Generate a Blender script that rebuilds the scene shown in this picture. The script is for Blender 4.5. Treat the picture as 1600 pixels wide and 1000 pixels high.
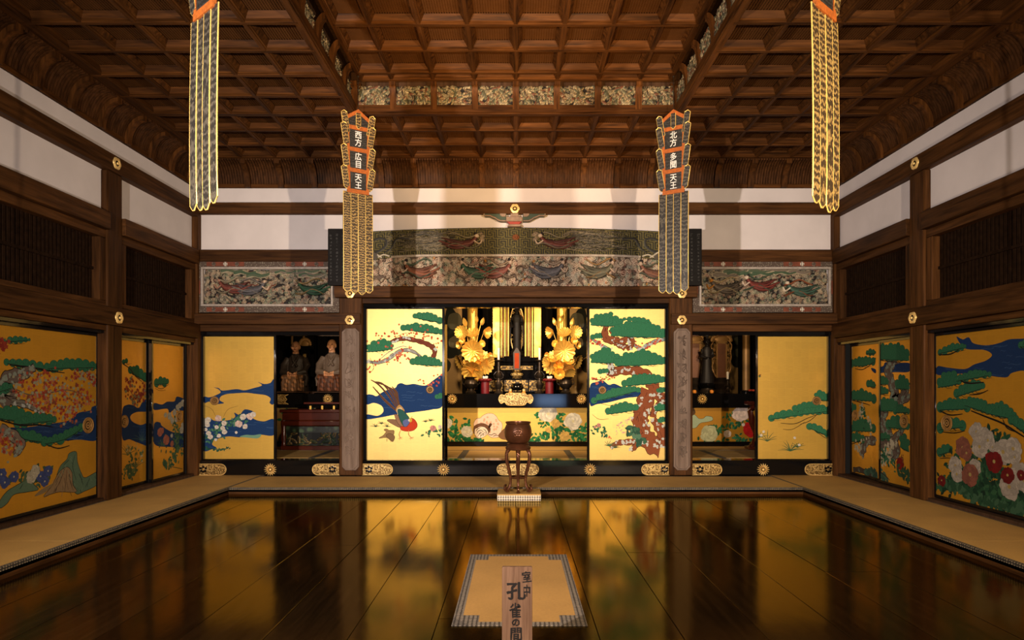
import bpy, bmesh, math, random
import numpy as np
from mathutils import Vector, Matrix

# ------------------------------------------------------------------ scene, camera, light, exposure
for o in list(bpy.data.objects):
    bpy.data.objects.remove(o)
scene = bpy.context.scene
COL = scene.collection
PI = math.pi
F = 1000.0        # focal length in pixels of the 1600 px wide frame
D = 8.93          # distance to the back wall
HC = 1.232        # eye height above the tatami
VX, VY = 806.0, 604.0   # vanishing point of the room's depth lines
XW = 4.473        # half width of the room

cam_data = bpy.data.cameras.new('camera')
cam = bpy.data.objects.new('camera', cam_data)
COL.objects.link(cam)
cam.location = (0, 0, HC)
cam.rotation_euler = (PI / 2, 0, 0)
cam_data.sensor_width = 36
cam_data.lens = 36 * F / 1600
cam_data.shift_x = (800 - VX) / 1600
cam_data.shift_y = (VY - 500) / 1600
cam_data.clip_start = 0.05
scene.camera = cam

world = bpy.data.worlds.new('world')
scene.world = world
world.use_nodes = True
world.node_tree.nodes['Background'].inputs[0].default_value = (0.9, 0.75, 0.6, 1)
world.node_tree.nodes['Background'].inputs[1].default_value = 0.012

scene.view_settings.view_transform = 'Standard'
scene.view_settings.look = 'None'
scene.view_settings.gamma = 1
scene.view_settings.use_curve_mapping = False
scene.view_settings.exposure = 0.0


def aim(o, target):
    d = Vector(target) - o.location
    o.rotation_euler = d.to_track_quat('-Z', 'Y').to_euler()


def lamp(name, kind, loc, target, power, color, size=0.1, cone=60, blend=0.5, size_y=None):
    l = bpy.data.lights.new(name, kind)
    l.energy = power
    l.color = color
    if kind == 'SPOT':
        l.spot_size = math.radians(cone)
        l.spot_blend = blend
        l.shadow_soft_size = size
    elif kind == 'AREA':
        l.size = size
        if size_y:
            l.shape = 'RECTANGLE'
            l.size_y = size_y
    else:
        l.shadow_soft_size = size
    o = bpy.data.objects.new(name, l)
    COL.objects.link(o)
    o.location = loc
    if target is not None:
        aim(o, target)
    return o


WARM = (1.0, 0.70, 0.40)
WARM2 = (1.0, 0.77, 0.55)
NEUT = (1.0, 0.86, 0.79)
# floodlamps on stands left and right of the visitors' entrance, pointed at the altar wall
lamp('flood_lamp', 'SPOT', (-2.5, 0.2, 2.0), (0.3, 8.9, 1.65), 2350, NEUT, 0.05, 104, 1.0)
lamp('flood_lamp', 'SPOT', (2.6, 0.2, 2.0), (-0.3, 8.9, 1.65), 1900, WARM2, 0.05, 104, 1.0)
# unseen spot added to brighten the raised ceiling with orange light
lamp('ceiling_wash', 'SPOT', (0.0, -0.6, 0.6), (0.0, 6.2, 4.3), 4200, (1.0, 0.58, 0.22), 0.2, 34, 1.0)
# lamps above the altars, behind the lintels
lamp('altar_lamp', 'SPOT', (-0.9, 9.5, 2.75), (0.0, 11.6, 1.4), 190, WARM, 0.05, 130, 0.8)
lamp('altar_lamp', 'SPOT', (0.9, 9.5, 2.75), (0.0, 11.6, 1.4), 190, WARM, 0.05, 130, 0.8)
lamp('altar_lamp', 'SPOT', (-3.1, 9.6, 2.1), (-3.2, 11.5, 1.3), 60, WARM, 0.05, 90, 0.6)
lamp('altar_lamp', 'SPOT', (3.1, 9.6, 2.1), (3.2, 11.5, 1.3), 70, WARM, 0.05, 90, 0.6)
# daylight through the open garden front behind the camera
lamp('garden_daylight', 'AREA', (1.25, -1.2, 0.74), (1.25, 5, 0.74), 13, (0.36, 0.58, 1.0), 1.0, size_y=0.40)

# ------------------------------------------------------------------ helpers


def lin(c):
    out = []
    for v in c[:3]:
        v = v / 255.0
        out.append(v / 12.92 if v <= 0.04045 else ((v + 0.055) / 1.055) ** 2.4)
    return tuple(out)


class MB:
    """collects faces of one mesh object"""

    def __init__(self):
        self.v = []
        self.f = []
        self.c = []

    def face(self, pts, col=None):
        n = len(self.v)
        self.v.extend([tuple(p) for p in pts])
        self.f.append(tuple(range(n, n + len(pts))))
        self.c.append(col)

    def add(self, verts, faces, col=None):
        n = len(self.v)
        self.v.extend([tuple(p) for p in verts])
        for f in faces:
            self.f.append(tuple(i + n for i in f))
            self.c.append(col)

    def box(self, x0, x1, y0, y1, z0, z1, col=None):
        v = [(x, y, z) for z in (z0, z1) for y in (y0, y1) for x in (x0, x1)]
        self.add(v, [(0, 2, 3, 1), (4, 5, 7, 6), (0, 1, 5, 4), (2, 6, 7, 3), (0, 4, 6, 2), (1, 3, 7, 5)], col)
        return self

    def prism(self, prof, axis, a0, a1, col=None):
        """profile of 2D points extruded along an axis; prof order is the two other axes in xyz order"""
        def p(q, a):
            if axis == 'x':
                return (a, q[0], q[1])
            if axis == 'y':
                return (q[0], a, q[1])
            return (q[0], q[1], a)
        n = len(prof)
        v = [p(q, a0) for q in prof] + [p(q, a1) for q in prof]
        f = [(i, (i + 1) % n, n + (i + 1) % n, n + i) for i in range(n)]
        f += [tuple(range(n))[::-1], tuple(range(n, 2 * n))]
        self.add(v, f, col)
        return self

    def lathe(self, prof, c=(0, 0, 0), seg=24, col=None, lobes=0, amp=0.0):
        v = []
        for r, z in prof:
            for i in range(seg):
                a = 2 * PI * i / seg
                rr = r * (1 + amp * math.cos(lobes * a)) if lobes else r
                v.append((c[0] + rr * math.cos(a), c[1] + rr * math.sin(a), c[2] + z))
        f = []
        for k in range(len(prof) - 1):
            for i in range(seg):
                j = (i + 1) % seg
                f.append((k * seg + i, k * seg + j, (k + 1) * seg + j, (k + 1) * seg + i))
        f.append(tuple(range(seg))[::-1])
        m = (len(prof) - 1) * seg
        f.append(tuple(range(m, m + seg)))
        self.add(v, f, col)
        return self

    def tube(self, path, rad, seg=8, col=None):
        pts = [Vector(p) for p in path]
        if not isinstance(rad, (list, tuple)):
            rad = [rad] * len(pts)
        v = []
        up = Vector((0.13, 0.21, 0.97))
        for i, p in enumerate(pts):
            t = (pts[min(i + 1, len(pts) - 1)] - pts[max(i - 1, 0)]).normalized()
            a = t.cross(up)
            if a.length < 1e-4:
                a = t.cross(Vector((1, 0, 0)))
            a.normalize()
            b = t.cross(a)
            for k in range(seg):
                w = 2 * PI * k / seg
                v.append(p + (a * math.cos(w) + b * math.sin(w)) * rad[i])
        f = []
        for i in range(len(pts) - 1):
            for k in range(seg):
                j = (k + 1) % seg
                f.append((i * seg + k, i * seg + j, (i + 1) * seg + j, (i + 1) * seg + k))
        f.append(tuple(range(seg))[::-1])
        m = (len(pts) - 1) * seg
        f.append(tuple(range(m, m + seg)))
        self.add(v, f, col)
        return self

    def ball(self, c, r, seg=12, rings=8, col=None, rot=None):
        if not isinstance(r, (list, tuple)):
            r = (r, r, r)
        v = []
        for i in range(rings + 1):
            th = PI * (0.02 + 0.96 * i / rings)
            for k in range(seg):
                w = 2 * PI * k / seg
                p = Vector((r[0] * math.sin(th) * math.cos(w), r[1] * math.sin(th) * math.sin(w), r[2] * math.cos(th)))
                if rot is not None:
                    p = rot @ p
                v.append((c[0] + p[0], c[1] + p[1], c[2] + p[2]))
        f = []
        for i in range(rings):
            for k in range(seg):
                j = (k + 1) % seg
                f.append((i * seg + k, (i + 1) * seg + k, (i + 1) * seg + j, i * seg + j))
        f.append(tuple(range(seg)))
        m = rings * seg
        f.append(tuple(range(m, m + seg))[::-1])
        self.add(v, f, col)
        return self

    def loft(self, secs, seg=20, col=None):
        """stacked ellipses (z, cx, cy, rx, ry)"""
        v = []
        for z, cx, cy, rx, ry in secs:
            for k in range(seg):
                w = 2 * PI * k / seg
                v.append((cx + rx * math.cos(w), cy + ry * math.sin(w), z))
        f = []
        for i in range(len(secs) - 1):
            for k in range(seg):
                j = (k + 1) % seg
                f.append((i * seg + k, i * seg + j, (i + 1) * seg + j, (i + 1) * seg + k))
        f.append(tuple(range(seg))[::-1])
        m = (len(secs) - 1) * seg
        f.append(tuple(range(m, m + seg)))
        self.add(v, f, col)
        return self

    def merge(self, other, M=None):
        vs = other.v if M is None else [tuple(M @ Vector(p)) for p in other.v]
        n = len(self.v)
        self.v.extend(vs)
        for f, c in zip(other.f, other.c):
            self.f.append(tuple(i + n for i in f))
            self.c.append(c)
        return self

    def mesh(self, name, mat, smooth=True, angle=0.6):
        me = bpy.data.meshes.new(name)
        me.from_pydata(self.v, [], self.f)
        if any(c is not None for c in self.c):
            ca = me.color_attributes.new('paint', 'FLOAT_COLOR', 'CORNER')
            data = []
            for f, c in zip(self.f, self.c):
                l = lin(c) if c is not None else (0.5, 0.5, 0.5)
                data.extend([l[0], l[1], l[2], 1.0] * len(f))
            ca.data.foreach_set('color', data)
        me.materials.append(mat)
        if smooth:
            me.polygons.foreach_set('use_smooth', [True] * len(me.polygons))
            me.set_sharp_from_angle(angle=angle)
        me.update()
        return me


def wloc(o):
    """world location of an unrotated chain of parents"""
    v = Vector((0, 0, 0))
    while o is not None:
        v += o.location
        o = o.parent
    return v


def put(name, mb, mat, parent=None, loc=(0, 0, 0), rot=(0, 0, 0), bevel=0.0, world_coords=False, smooth=True, angle=0.6):
    """link the collected faces as ONE mesh object; world_coords: faces were given in room coordinates"""
    if world_coords and parent is not None:
        w = wloc(parent)
        mb.v = [(p[0] - w[0], p[1] - w[1], p[2] - w[2]) for p in mb.v]
    me = mb if isinstance(mb, bpy.types.Mesh) else mb.mesh(name, mat, smooth, angle)
    o = bpy.data.objects.new(name, me)
    COL.objects.link(o)
    o.parent = parent
    o.location = loc
    o.rotation_euler = rot
    if bevel:
        m = o.modifiers.new('bevel', 'BEVEL')
        m.width = bevel
        m.segments = 1
        m.limit_method = 'ANGLE'
        m.angle_limit = 0.9
    return o


def tag(o, label, cat, group=None, kind=None):
    o['label'] = label
    o['category'] = cat
    if group:
        o['group'] = group
    o['kind'] = kind or 'thing'
    return o


def thing(name, label, cat, loc=(0, 0, 0), rotz=0.0, group=None):
    o = bpy.data.objects.new(name, None)
    o.empty_display_size = 0.1
    COL.objects.link(o)
    o.location = loc
    o.rotation_euler = (0, 0, rotz)
    return tag(o, label, cat, group)


def dup(root, loc, rotz=None, label=None, skip=()):
    r = root.copy()
    COL.objects.link(r)
    r.location = loc
    if rotz is not None:
        r.rotation_euler = (0, 0, rotz)
    if label:
        r['label'] = label
    for ch in list(root.children):
        if ch.name.split('.')[0] in skip:
            continue
        c = ch.copy()
        COL.objects.link(c)
        c.parent = r
        for g in list(ch.children):
            d = g.copy()
            COL.objects.link(d)
            d.parent = c
    return r


def bx(px, Y=D):
    return (px - VX) / F * Y


def bz(py, Y=D):
    return HC + (VY - py) / F * Y


# ------------------------------------------------------------------ materials
MATS = {}


def nodes(name):
    m = bpy.data.materials.new(name)
    m.use_nodes = True
    nt = m.node_tree
    b = nt.nodes['Principled BSDF']
    MATS[name] = m
    return m, nt, b


def N(nt, kind, **kw):
    n = nt.nodes.new(kind)
    for k, v in kw.items():
        if k.startswith('i_'):
            n.inputs[k[2:].replace('_', ' ')].default_value = v
        else:
            setattr(n, k, v)
    return n


def ramp(nt, fac, stops):
    r = nt.nodes.new('ShaderNodeValToRGB')
    while len(r.color_ramp.elements) < len(stops):
        r.color_ramp.elements.new(0.5)
    for e, (p, c) in zip(r.color_ramp.elements, stops):
        e.position = p
        e.color = (*c, 1)
    nt.links.new(fac, r.inputs[0])
    return r.outputs[0]


def coords(nt, scale=(1, 1, 1), kind='Object'):
    tc = nt.nodes.new('ShaderNodeTexCoord')
    mp = nt.nodes.new('ShaderNodeMapping')
    mp.inputs['Scale'].default_value = scale
    nt.links.new(tc.outputs[kind], mp.inputs[0])
    return mp.outputs[0]


def bump(nt, b, h, strength=0.2, dist=0.01):
    n = nt.nodes.new('ShaderNodeBump')
    n.inputs['Strength'].default_value = strength
    n.inputs['Distance'].default_value = dist
    nt.links.new(h, n.inputs['Height'])
    nt.links.new(n.outputs[0], b.inputs['Normal'])


def plain(name, c, rough=0.5, metal=0.0, var=0.15, scale=8, coat=0.0, bumpy=0.0):
    m, nt, b = nodes(name)
    nz = N(nt, 'ShaderNodeTexNoise', i_Scale=scale, i_Detail=4.0)
    nt.links.new(coords(nt), nz.inputs['Vector'])
    col = ramp(nt, nz.outputs['Fac'], [(0.3, tuple(v * (1 - var) for v in c)), (0.7, tuple(min(1, v * (1 + var)) for v in c))])
    nt.links.new(col, b.inputs['Base Color'])
    b.inputs['Roughness'].default_value = rough
    b.inputs['Metallic'].default_value = metal
    b.inputs['Coat Weight'].default_value = coat
    if bumpy:
        bump(nt, b, nz.outputs['Fac'], bumpy)
    return m


def wood(name, c1, c2, axis, rough=0.55, fine=26):
    m, nt, b = nodes(name)
    s = [fine, fine, fine]
    s['xyz'.index(axis)] = fine / 16.0
    info = N(nt, 'ShaderNodeObjectInfo')
    add = N(nt, 'ShaderNodeVectorMath', operation='ADD')
    nt.links.new(coords(nt, s), add.inputs[0])
    mul = N(nt, 'ShaderNodeMath', operation='MULTIPLY')
    mul.inputs[1].default_value = 50
    nt.links.new(info.outputs['Random'], mul.inputs[0])
    nt.links.new(mul.outputs[0], add.inputs[1])
    nz = N(nt, 'ShaderNodeTexNoise', i_Scale=1.0, i_Detail=6.0, i_Roughness=0.6, i_Distortion=0.3)
    nt.links.new(add.outputs[0], nz.inputs['Vector'])
    col = ramp(nt, nz.outputs['Fac'], [(0.32, c1), (0.68, c2)])
    hs = N(nt, 'ShaderNodeHueSaturation')
    mr = N(nt, 'ShaderNodeMapRange')
    mr.inputs['To Min'].default_value = 0.75
    mr.inputs['To Max'].default_value = 1.25
    nt.links.new(info.outputs['Random'], mr.inputs['Value'])
    nt.links.new(mr.outputs[0], hs.inputs['Value'])
    nt.links.new(col, hs.inputs['Color'])
    nt.links.new(hs.outputs[0], b.inputs['Base Color'])
    b.inputs['Roughness'].default_value = rough
    b.inputs['Specular IOR Level'].default_value = 0.09
    bump(nt, b, nz.outputs['Fac'], 0.25, 0.004)
    return m


W1, W2 = (0.024, 0.0092, 0.0025), (0.090, 0.0360, 0.0098)
wood_x = wood('wood_x', W1, W2, 'x')
wood_y = wood('wood_y', W1, W2, 'y')
wood_z = wood('wood_z', W1, W2, 'z')
C1, C2 = (0.020, 0.0068, 0.0013), (0.098, 0.0355, 0.0078)
ceil_x = wood('ceiling_wood_x', C1, C2, 'x')
ceil_y = wood('ceiling_wood_y', C1, C2, 'y')
ceil_z = wood('ceiling_wood_z', C1, C2, 'z')
sign_wood = wood('sign_wood', (0.085, 0.045, 0.026), (0.205, 0.118, 0.072), 'z', 0.6, 30)
grey_wood = wood('grey_wood', (0.11, 0.075, 0.055), (0.21, 0.155, 0.12), 'z', 0.7, 20)
dark_wood = wood('dark_wood', (0.03, 0.016, 0.009), (0.07, 0.037, 0.02), 'z', 0.5)
lattice_wood = plain('lattice_wood', (0.072, 0.028, 0.0075), 0.8)
near_black_wood = plain('near_black_wood', (0.014, 0.0065, 0.0028), 0.7, 0, 0.4, 20)  # near-black wood of the side transom lattices
cove_wood = wood('cove_slat_wood', (0.024, 0.0090, 0.0026), (0.080, 0.031, 0.0095), 'z')
for _m in (lattice_wood, near_black_wood):
    _m.node_tree.nodes['Principled BSDF'].inputs['Specular IOR Level'].default_value = 0.05
plaster = plain('plaster', (0.66, 0.60, 0.57), 0.9, 0, 0.05, 3, bumpy=0.05)
lacquer = plain('black_lacquer', (0.004, 0.0036, 0.0036), 0.09, 0, 0.1, 5)
lacquer.node_tree.nodes['Principled BSDF'].inputs['Specular IOR Level'].default_value = 0.36
altar_black = plain('altar_black', (0.005, 0.004, 0.003), 0.7, 0, 0.2, 4)
altar_black.node_tree.nodes['Principled BSDF'].inputs['Specular IOR Level'].default_value = 0.08
rust_field = plain('rust_field', (0.15, 0.034, 0.012), 0.7, 0, 0.3, 12)
tablet_red = plain('tablet_red', (0.42, 0.055, 0.014), 0.7, 0, 0.2, 8)
tablet_red.node_tree.nodes['Principled BSDF'].inputs['Specular IOR Level'].default_value = 0.1
red_lacquer = plain('red_lacquer', (0.065, 0.010, 0.0035), 0.25, 0, 0.25, 4, coat=0.4)
bronze = plain('dark_bronze', (0.045, 0.032, 0.022), 0.35, 0.6, 0.3, 9)
copper_brown = plain('brown_bronze', (0.115, 0.042, 0.018), 0.28, 0.55, 0.25, 7)
gilt = plain('gilt_metal', (0.92, 0.62, 0.22), 0.38, 0.38, 0.12, 20)
gilt_leaf = plain('gilt_leaf', (0.98, 0.56, 0.11), 0.34, 0.6, 0.15, 12)
gold_thread = plain('gold_thread', (0.95, 0.62, 0.16), 0.42, 0.45, 0.15, 60)
orange_band = plain('orange_band', (0.33, 0.080, 0.005), 0.7, 0, 0.25, 50)
white_wax = plain('white_wax', (0.85, 0.80, 0.70), 0.5, 0, 0.03)
red_cloth = plain('red_cloth', (0.13, 0.0025, 0.006), 0.5, 0, 0.2, 14)
white_ink = plain('white_lettering', (0.72, 0.70, 0.65), 0.6, 0, 0.05)
black_ink = plain('black_ink', (0.012, 0.010, 0.009), 0.6, 0, 0.05)
black_ink.node_tree.nodes['Principled BSDF'].inputs['Specular IOR Level'].default_value = 0.1
black_board = plain('black_board', (0.008, 0.007, 0.006), 0.6, 0, 0.3, 10)
black_board.node_tree.nodes['Principled BSDF'].inputs['Specular IOR Level'].default_value = 0.12
black_board_text = plain('black_board_text', (0.045, 0.042, 0.036), 0.5, 0, 0.2)
dim_gold = plain('dim_gold', (0.30, 0.16, 0.045), 0.5, 0.4, 0.4, 3)
orange_fruit = plain('orange_fruit', (0.75, 0.25, 0.02), 0.5, 0, 0.1)
dark_red = plain('dark_red', (0.33, 0.035, 0.015), 0.45, 0, 0.25, 6)


def painted(name, rough=0.55, spec=0.3):
    """pigment read from the mesh's colour attribute"""
    m, nt, b = nodes(name)
    a = N(nt, 'ShaderNodeVertexColor', layer_name='paint')
    nz = N(nt, 'ShaderNodeTexNoise', i_Scale=60.0, i_Detail=3.0)
    nt.links.new(coords(nt), nz.inputs['Vector'])
    mr = N(nt, 'ShaderNodeMapRange')
    mr.inputs['To Min'].default_value = 0.8
    mr.inputs['To Max'].default_value = 1.2
    nt.links.new(nz.outputs['Fac'], mr.inputs['Value'])
    hs = N(nt, 'ShaderNodeHueSaturation')
    nt.links.new(mr.outputs[0], hs.inputs['Value'])
    nt.links.new(a.outputs['Color'], hs.inputs['Color'])
    nt.links.new(hs.outputs[0], b.inputs['Base Color'])
    b.inputs['Roughness'].default_value = rough
    b.inputs['Specular IOR Level'].default_value = spec
    return m


pigment = painted('pigment', 0.75, 0.15)
carve_paint = painted('carved_paint', 0.6, 0.3)
robe_paint = painted('robe_paint', 0.55, 0.3)


def gold_panel(name, c, metal=0.45, rough=0.42):
    """gold leaf laid in squares on paper"""
    m, nt, b = nodes(name)
    co = coords(nt, (1, 1, 1))
    sep = N(nt, 'ShaderNodeSeparateXYZ')
    nt.links.new(co, sep.inputs[0])
    cmb = N(nt, 'ShaderNodeCombineXYZ')
    nt.links.new(sep.outputs[0], cmb.inputs[0])
    nt.links.new(sep.outputs[2], cmb.inputs[1])
    br = N(nt, 'ShaderNodeTexBrick', offset=0.0)
    br.inputs['Scale'].default_value = 1.0
    br.inputs['Brick Width'].default_value = 0.11
    br.inputs['Row Height'].default_value = 0.11
    br.inputs['Mortar Size'].default_value = 0.0015
    br.inputs['Color1'].default_value = (*c, 1)
    br.inputs['Color2'].default_value = (*[v * 0.94 for v in c], 1)
    br.inputs['Mortar'].default_value = (*[min(1, v * 1.06) for v in c], 1)
    nt.links.new(cmb.outputs[0], br.inputs['Vector'])
    nz = N(nt, 'ShaderNodeTexNoise', i_Scale=1.0, i_Detail=5.0)
    nt.links.new(coords(nt, (14, 14, 160)), nz.inputs['Vector'])
    mr = N(nt, 'ShaderNodeMapRange')
    mr.inputs['To Min'].default_value = 0.86
    mr.inputs['To Max'].default_value = 1.14
    nt.links.new(nz.outputs['Fac'], mr.inputs['Value'])
    hs = N(nt, 'ShaderNodeHueSaturation')
    nt.links.new(mr.outputs[0], hs.inputs['Value'])
    nt.links.new(br.outputs['Color'], hs.inputs['Color'])
    nt.links.new(hs.outputs[0], b.inputs['Base Color'])
    b.inputs['Metallic'].default_value = metal
    b.inputs['Roughness'].default_value = rough
    bump(nt, b, nz.outputs['Fac'], 0.10, 0.002)
    return m


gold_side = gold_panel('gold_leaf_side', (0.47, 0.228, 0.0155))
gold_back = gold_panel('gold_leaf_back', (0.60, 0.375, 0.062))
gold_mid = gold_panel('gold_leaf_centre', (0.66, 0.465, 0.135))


def tatami_mat(name, c, axis='x'):
    m, nt, b = nodes(name)
    s = (260, 60, 60) if axis == 'x' else (60, 260, 60)
    nz = N(nt, 'ShaderNodeTexNoise', i_Scale=1.0, i_Detail=2.0)
    nt.links.new(coords(nt, s), nz.inputs['Vector'])
    nz2 = N(nt, 'ShaderNodeTexNoise', i_Scale=2.0, i_Detail=3.0)
    nt.links.new(coords(nt), nz2.inputs['Vector'])
    mx = N(nt, 'ShaderNodeMath', operation='ADD')
    nt.links.new(nz.outputs['Fac'], mx.inputs[0])
    nt.links.new(nz2.outputs['Fac'], mx.inputs[1])
    hf = N(nt, 'ShaderNodeMath', operation='MULTIPLY')
    hf.inputs[1].default_value = 0.5
    nt.links.new(mx.outputs[0], hf.inputs[0])
    col = ramp(nt, hf.outputs[0], [(0.35, tuple(v * 0.78 for v in c)), (0.65, tuple(v * 1.15 for v in c))])
    nt.links.new(col, b.inputs['Base Color'])
    b.inputs['Roughness'].default_value = 0.6
    bump(nt, b, nz.outputs['Fac'], 0.3, 0.002)
    return m


tatami_a = tatami_mat('tatami_rush', (0.47, 0.272, 0.068), 'x')
tatami_b = tatami_mat('tatami_rush_cross', (0.47, 0.272, 0.068), 'y')
mat_rush = tatami_mat('mat_rush', (0.34, 0.185, 0.050), 'y')
pull_bronze = plain('pull_bronze', (0.26, 0.135, 0.035), 0.5, 0.25, 0.25, 30)


def dotted(name, c1, c2, scale, rough=0.7, metal=0.0, rnd=0.2, lo=0.28, hi=0.36):
    m, nt, b = nodes(name)
    vo = N(nt, 'ShaderNodeTexVoronoi', i_Scale=scale, i_Randomness=rnd)
    nt.links.new(coords(nt), vo.inputs['Vector'])
    col = ramp(nt, vo.outputs['Distance'], [(lo, c2), (hi, c1)])
    nt.links.new(col, b.inputs['Base Color'])
    b.inputs['Roughness'].default_value = rough
    b.inputs['Metallic'].default_value = metal
    bump(nt, b, vo.outputs['Distance'], 0.3, 0.004)
    return m


heri = dotted('tatami_border', (0.020, 0.016, 0.012), (0.22, 0.17, 0.10), 42)
mat_border = dotted('mat_border', (0.030, 0.023, 0.017), (0.185, 0.15, 0.11), 40, rnd=0.1, lo=0.36, hi=0.48)
white_border = dotted('white_border', (0.06, 0.045, 0.035), (0.62, 0.55, 0.44), 36, rnd=0.05, lo=0.44, hi=0.54)
fitting_gold = dotted('pierced_gilt', (0.16, 0.09, 0.02), (0.95, 0.68, 0.26), 55, 0.38, 0.5, 0.35, 0.36, 0.55)
brocade_frame = dotted('painted_border', (0.075, 0.05, 0.035), (0.20, 0.17, 0.12), 45, 0.8, 0, 1.0)
gold_floral = dotted('gold_floral', (0.035, 0.022, 0.010), (0.42, 0.26, 0.07), 26, 0.45, 0.5, 1.0, 0.30, 0.62)
dark_floral = dotted('dark_floral', (0.008, 0.012, 0.008), (0.05, 0.085, 0.04), 11, 0.4, 0.1, 1.0, 0.22, 0.5)


def brocade(name, c1, c2, scale=22):
    m, nt, b = nodes(name)
    co = coords(nt)
    info = N(nt, 'ShaderNodeObjectInfo')
    sh = N(nt, 'ShaderNodeVectorMath', operation='SCALE')
    sh.inputs[0].default_value = (3.1, 1.7, 2.3)
    nt.links.new(info.outputs['Random'], sh.inputs['Scale'])
    ad = N(nt, 'ShaderNodeVectorMath', operation='ADD')
    nt.links.new(coords(nt, (1.3, 1, 0.7)), ad.inputs[0])
    nt.links.new(sh.outputs[0], ad.inputs[1])
    nz = N(nt, 'ShaderNodeTexNoise', i_Scale=70.0, i_Detail=3.0)
    nt.links.new(co, nz.inputs['Vector'])
    w = N(nt, 'ShaderNodeTexWave', wave_type='RINGS', i_Scale=scale, i_Distortion=6.0, i_Detail=2.0)
    w.inputs['Detail Scale'].default_value = 2.0
    nt.links.new(ad.outputs[0], w.inputs['Vector'])
    mx = N(nt, 'ShaderNodeMath', operation='MULTIPLY')
    nt.links.new(w.outputs['Fac'], mx.inputs[0])
    nt.links.new(nz.outputs['Fac'], mx.inputs[1])
    col = ramp(nt, mx.outputs[0], [(0.22, c1), (0.46, c2)])
    nt.links.new(col, b.inputs['Base Color'])
    b.inputs['Roughness'].default_value = 0.5
    b.inputs['Metallic'].default_value = 0.3
    bump(nt, b, mx.outputs[0], 0.4, 0.004)
    return m


brocade_tail = brocade('brocade_tail', (0.050, 0.031, 0.014), (0.36, 0.23, 0.075), 17)
brocade_dark = brocade('brocade_dark', (0.028, 0.024, 0.019), (0.10, 0.085, 0.06), 14)
brocade_black = brocade('brocade_black', (0.022, 0.020, 0.017), (0.045, 0.042, 0.036), 20)


def floor_material():
    m, nt, b = nodes('polished_boards')
    info = N(nt, 'ShaderNodeObjectInfo')
    nz = N(nt, 'ShaderNodeTexNoise', i_Scale=1.0, i_Detail=6.0, i_Roughness=0.6)
    nt.links.new(coords(nt, (30, 1.6, 30)), nz.inputs['Vector'])
    col = ramp(nt, nz.outputs['Fac'], [(0.3, (0.004, 0.0022, 0.0009)), (0.7, (0.012, 0.006, 0.0022))])
    hs = N(nt, 'ShaderNodeHueSaturation')
    mr = N(nt, 'ShaderNodeMapRange')
    mr.inputs['To Min'].default_value = 0.7
    mr.inputs['To Max'].default_value = 1.3
    nt.links.new(info.outputs['Random'], mr.inputs['Value'])
    nt.links.new(mr.outputs[0], hs.inputs['Value'])
    nt.links.new(col, hs.inputs['Color'])
    nt.links.new(hs.outputs[0], b.inputs['Base Color'])
    n2 = N(nt, 'ShaderNodeTexNoise', i_Scale=1.0, i_Detail=4.0)
    nt.links.new(coords(nt, (5, 2, 5)), n2.inputs['Vector'])
    r = N(nt, 'ShaderNodeMapRange')
    r.inputs['To Min'].default_value = 0.07
    r.inputs['To Max'].default_value = 0.17
    nt.links.new(n2.outputs['Fac'], r.inputs['Value'])
    nt.links.new(r.outputs[0], b.inputs['Roughness'])
    b.inputs['Specular IOR Level'].default_value = 0.0
    # amber lacquer film: its mirror sheen carries the film's own golden brown
    gl = N(nt, 'ShaderNodeBsdfGlossy')
    gl.inputs['Color'].default_value = (0.95, 0.70, 0.25, 1)
    nt.links.new(r.outputs[0], gl.inputs['Roughness'])
    fr = N(nt, 'ShaderNodeFresnel')
    fr.inputs['IOR'].default_value = 1.53
    bp = N(nt, 'ShaderNodeBump')
    bp.inputs['Strength'].default_value = 0.05
    bp.inputs['Distance'].default_value = 0.02
    nt.links.new(n2.outputs['Fac'], bp.inputs['Height'])
    for sh in (b, gl, fr):
        nt.links.new(bp.outputs[0], sh.inputs['Normal'])
    mix = N(nt, 'ShaderNodeMixShader')
    nt.links.new(fr.outputs[0], mix.inputs[0])
    nt.links.new(b.outputs[0], mix.inputs[1])
    nt.links.new(gl.outputs[0], mix.inputs[2])
    nt.links.new(mix.outputs[0], nt.nodes['Material Output'].inputs['Surface'])
    return m


polished = floor_material()

# ------------------------------------------------------------------ carved relief builder


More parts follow.
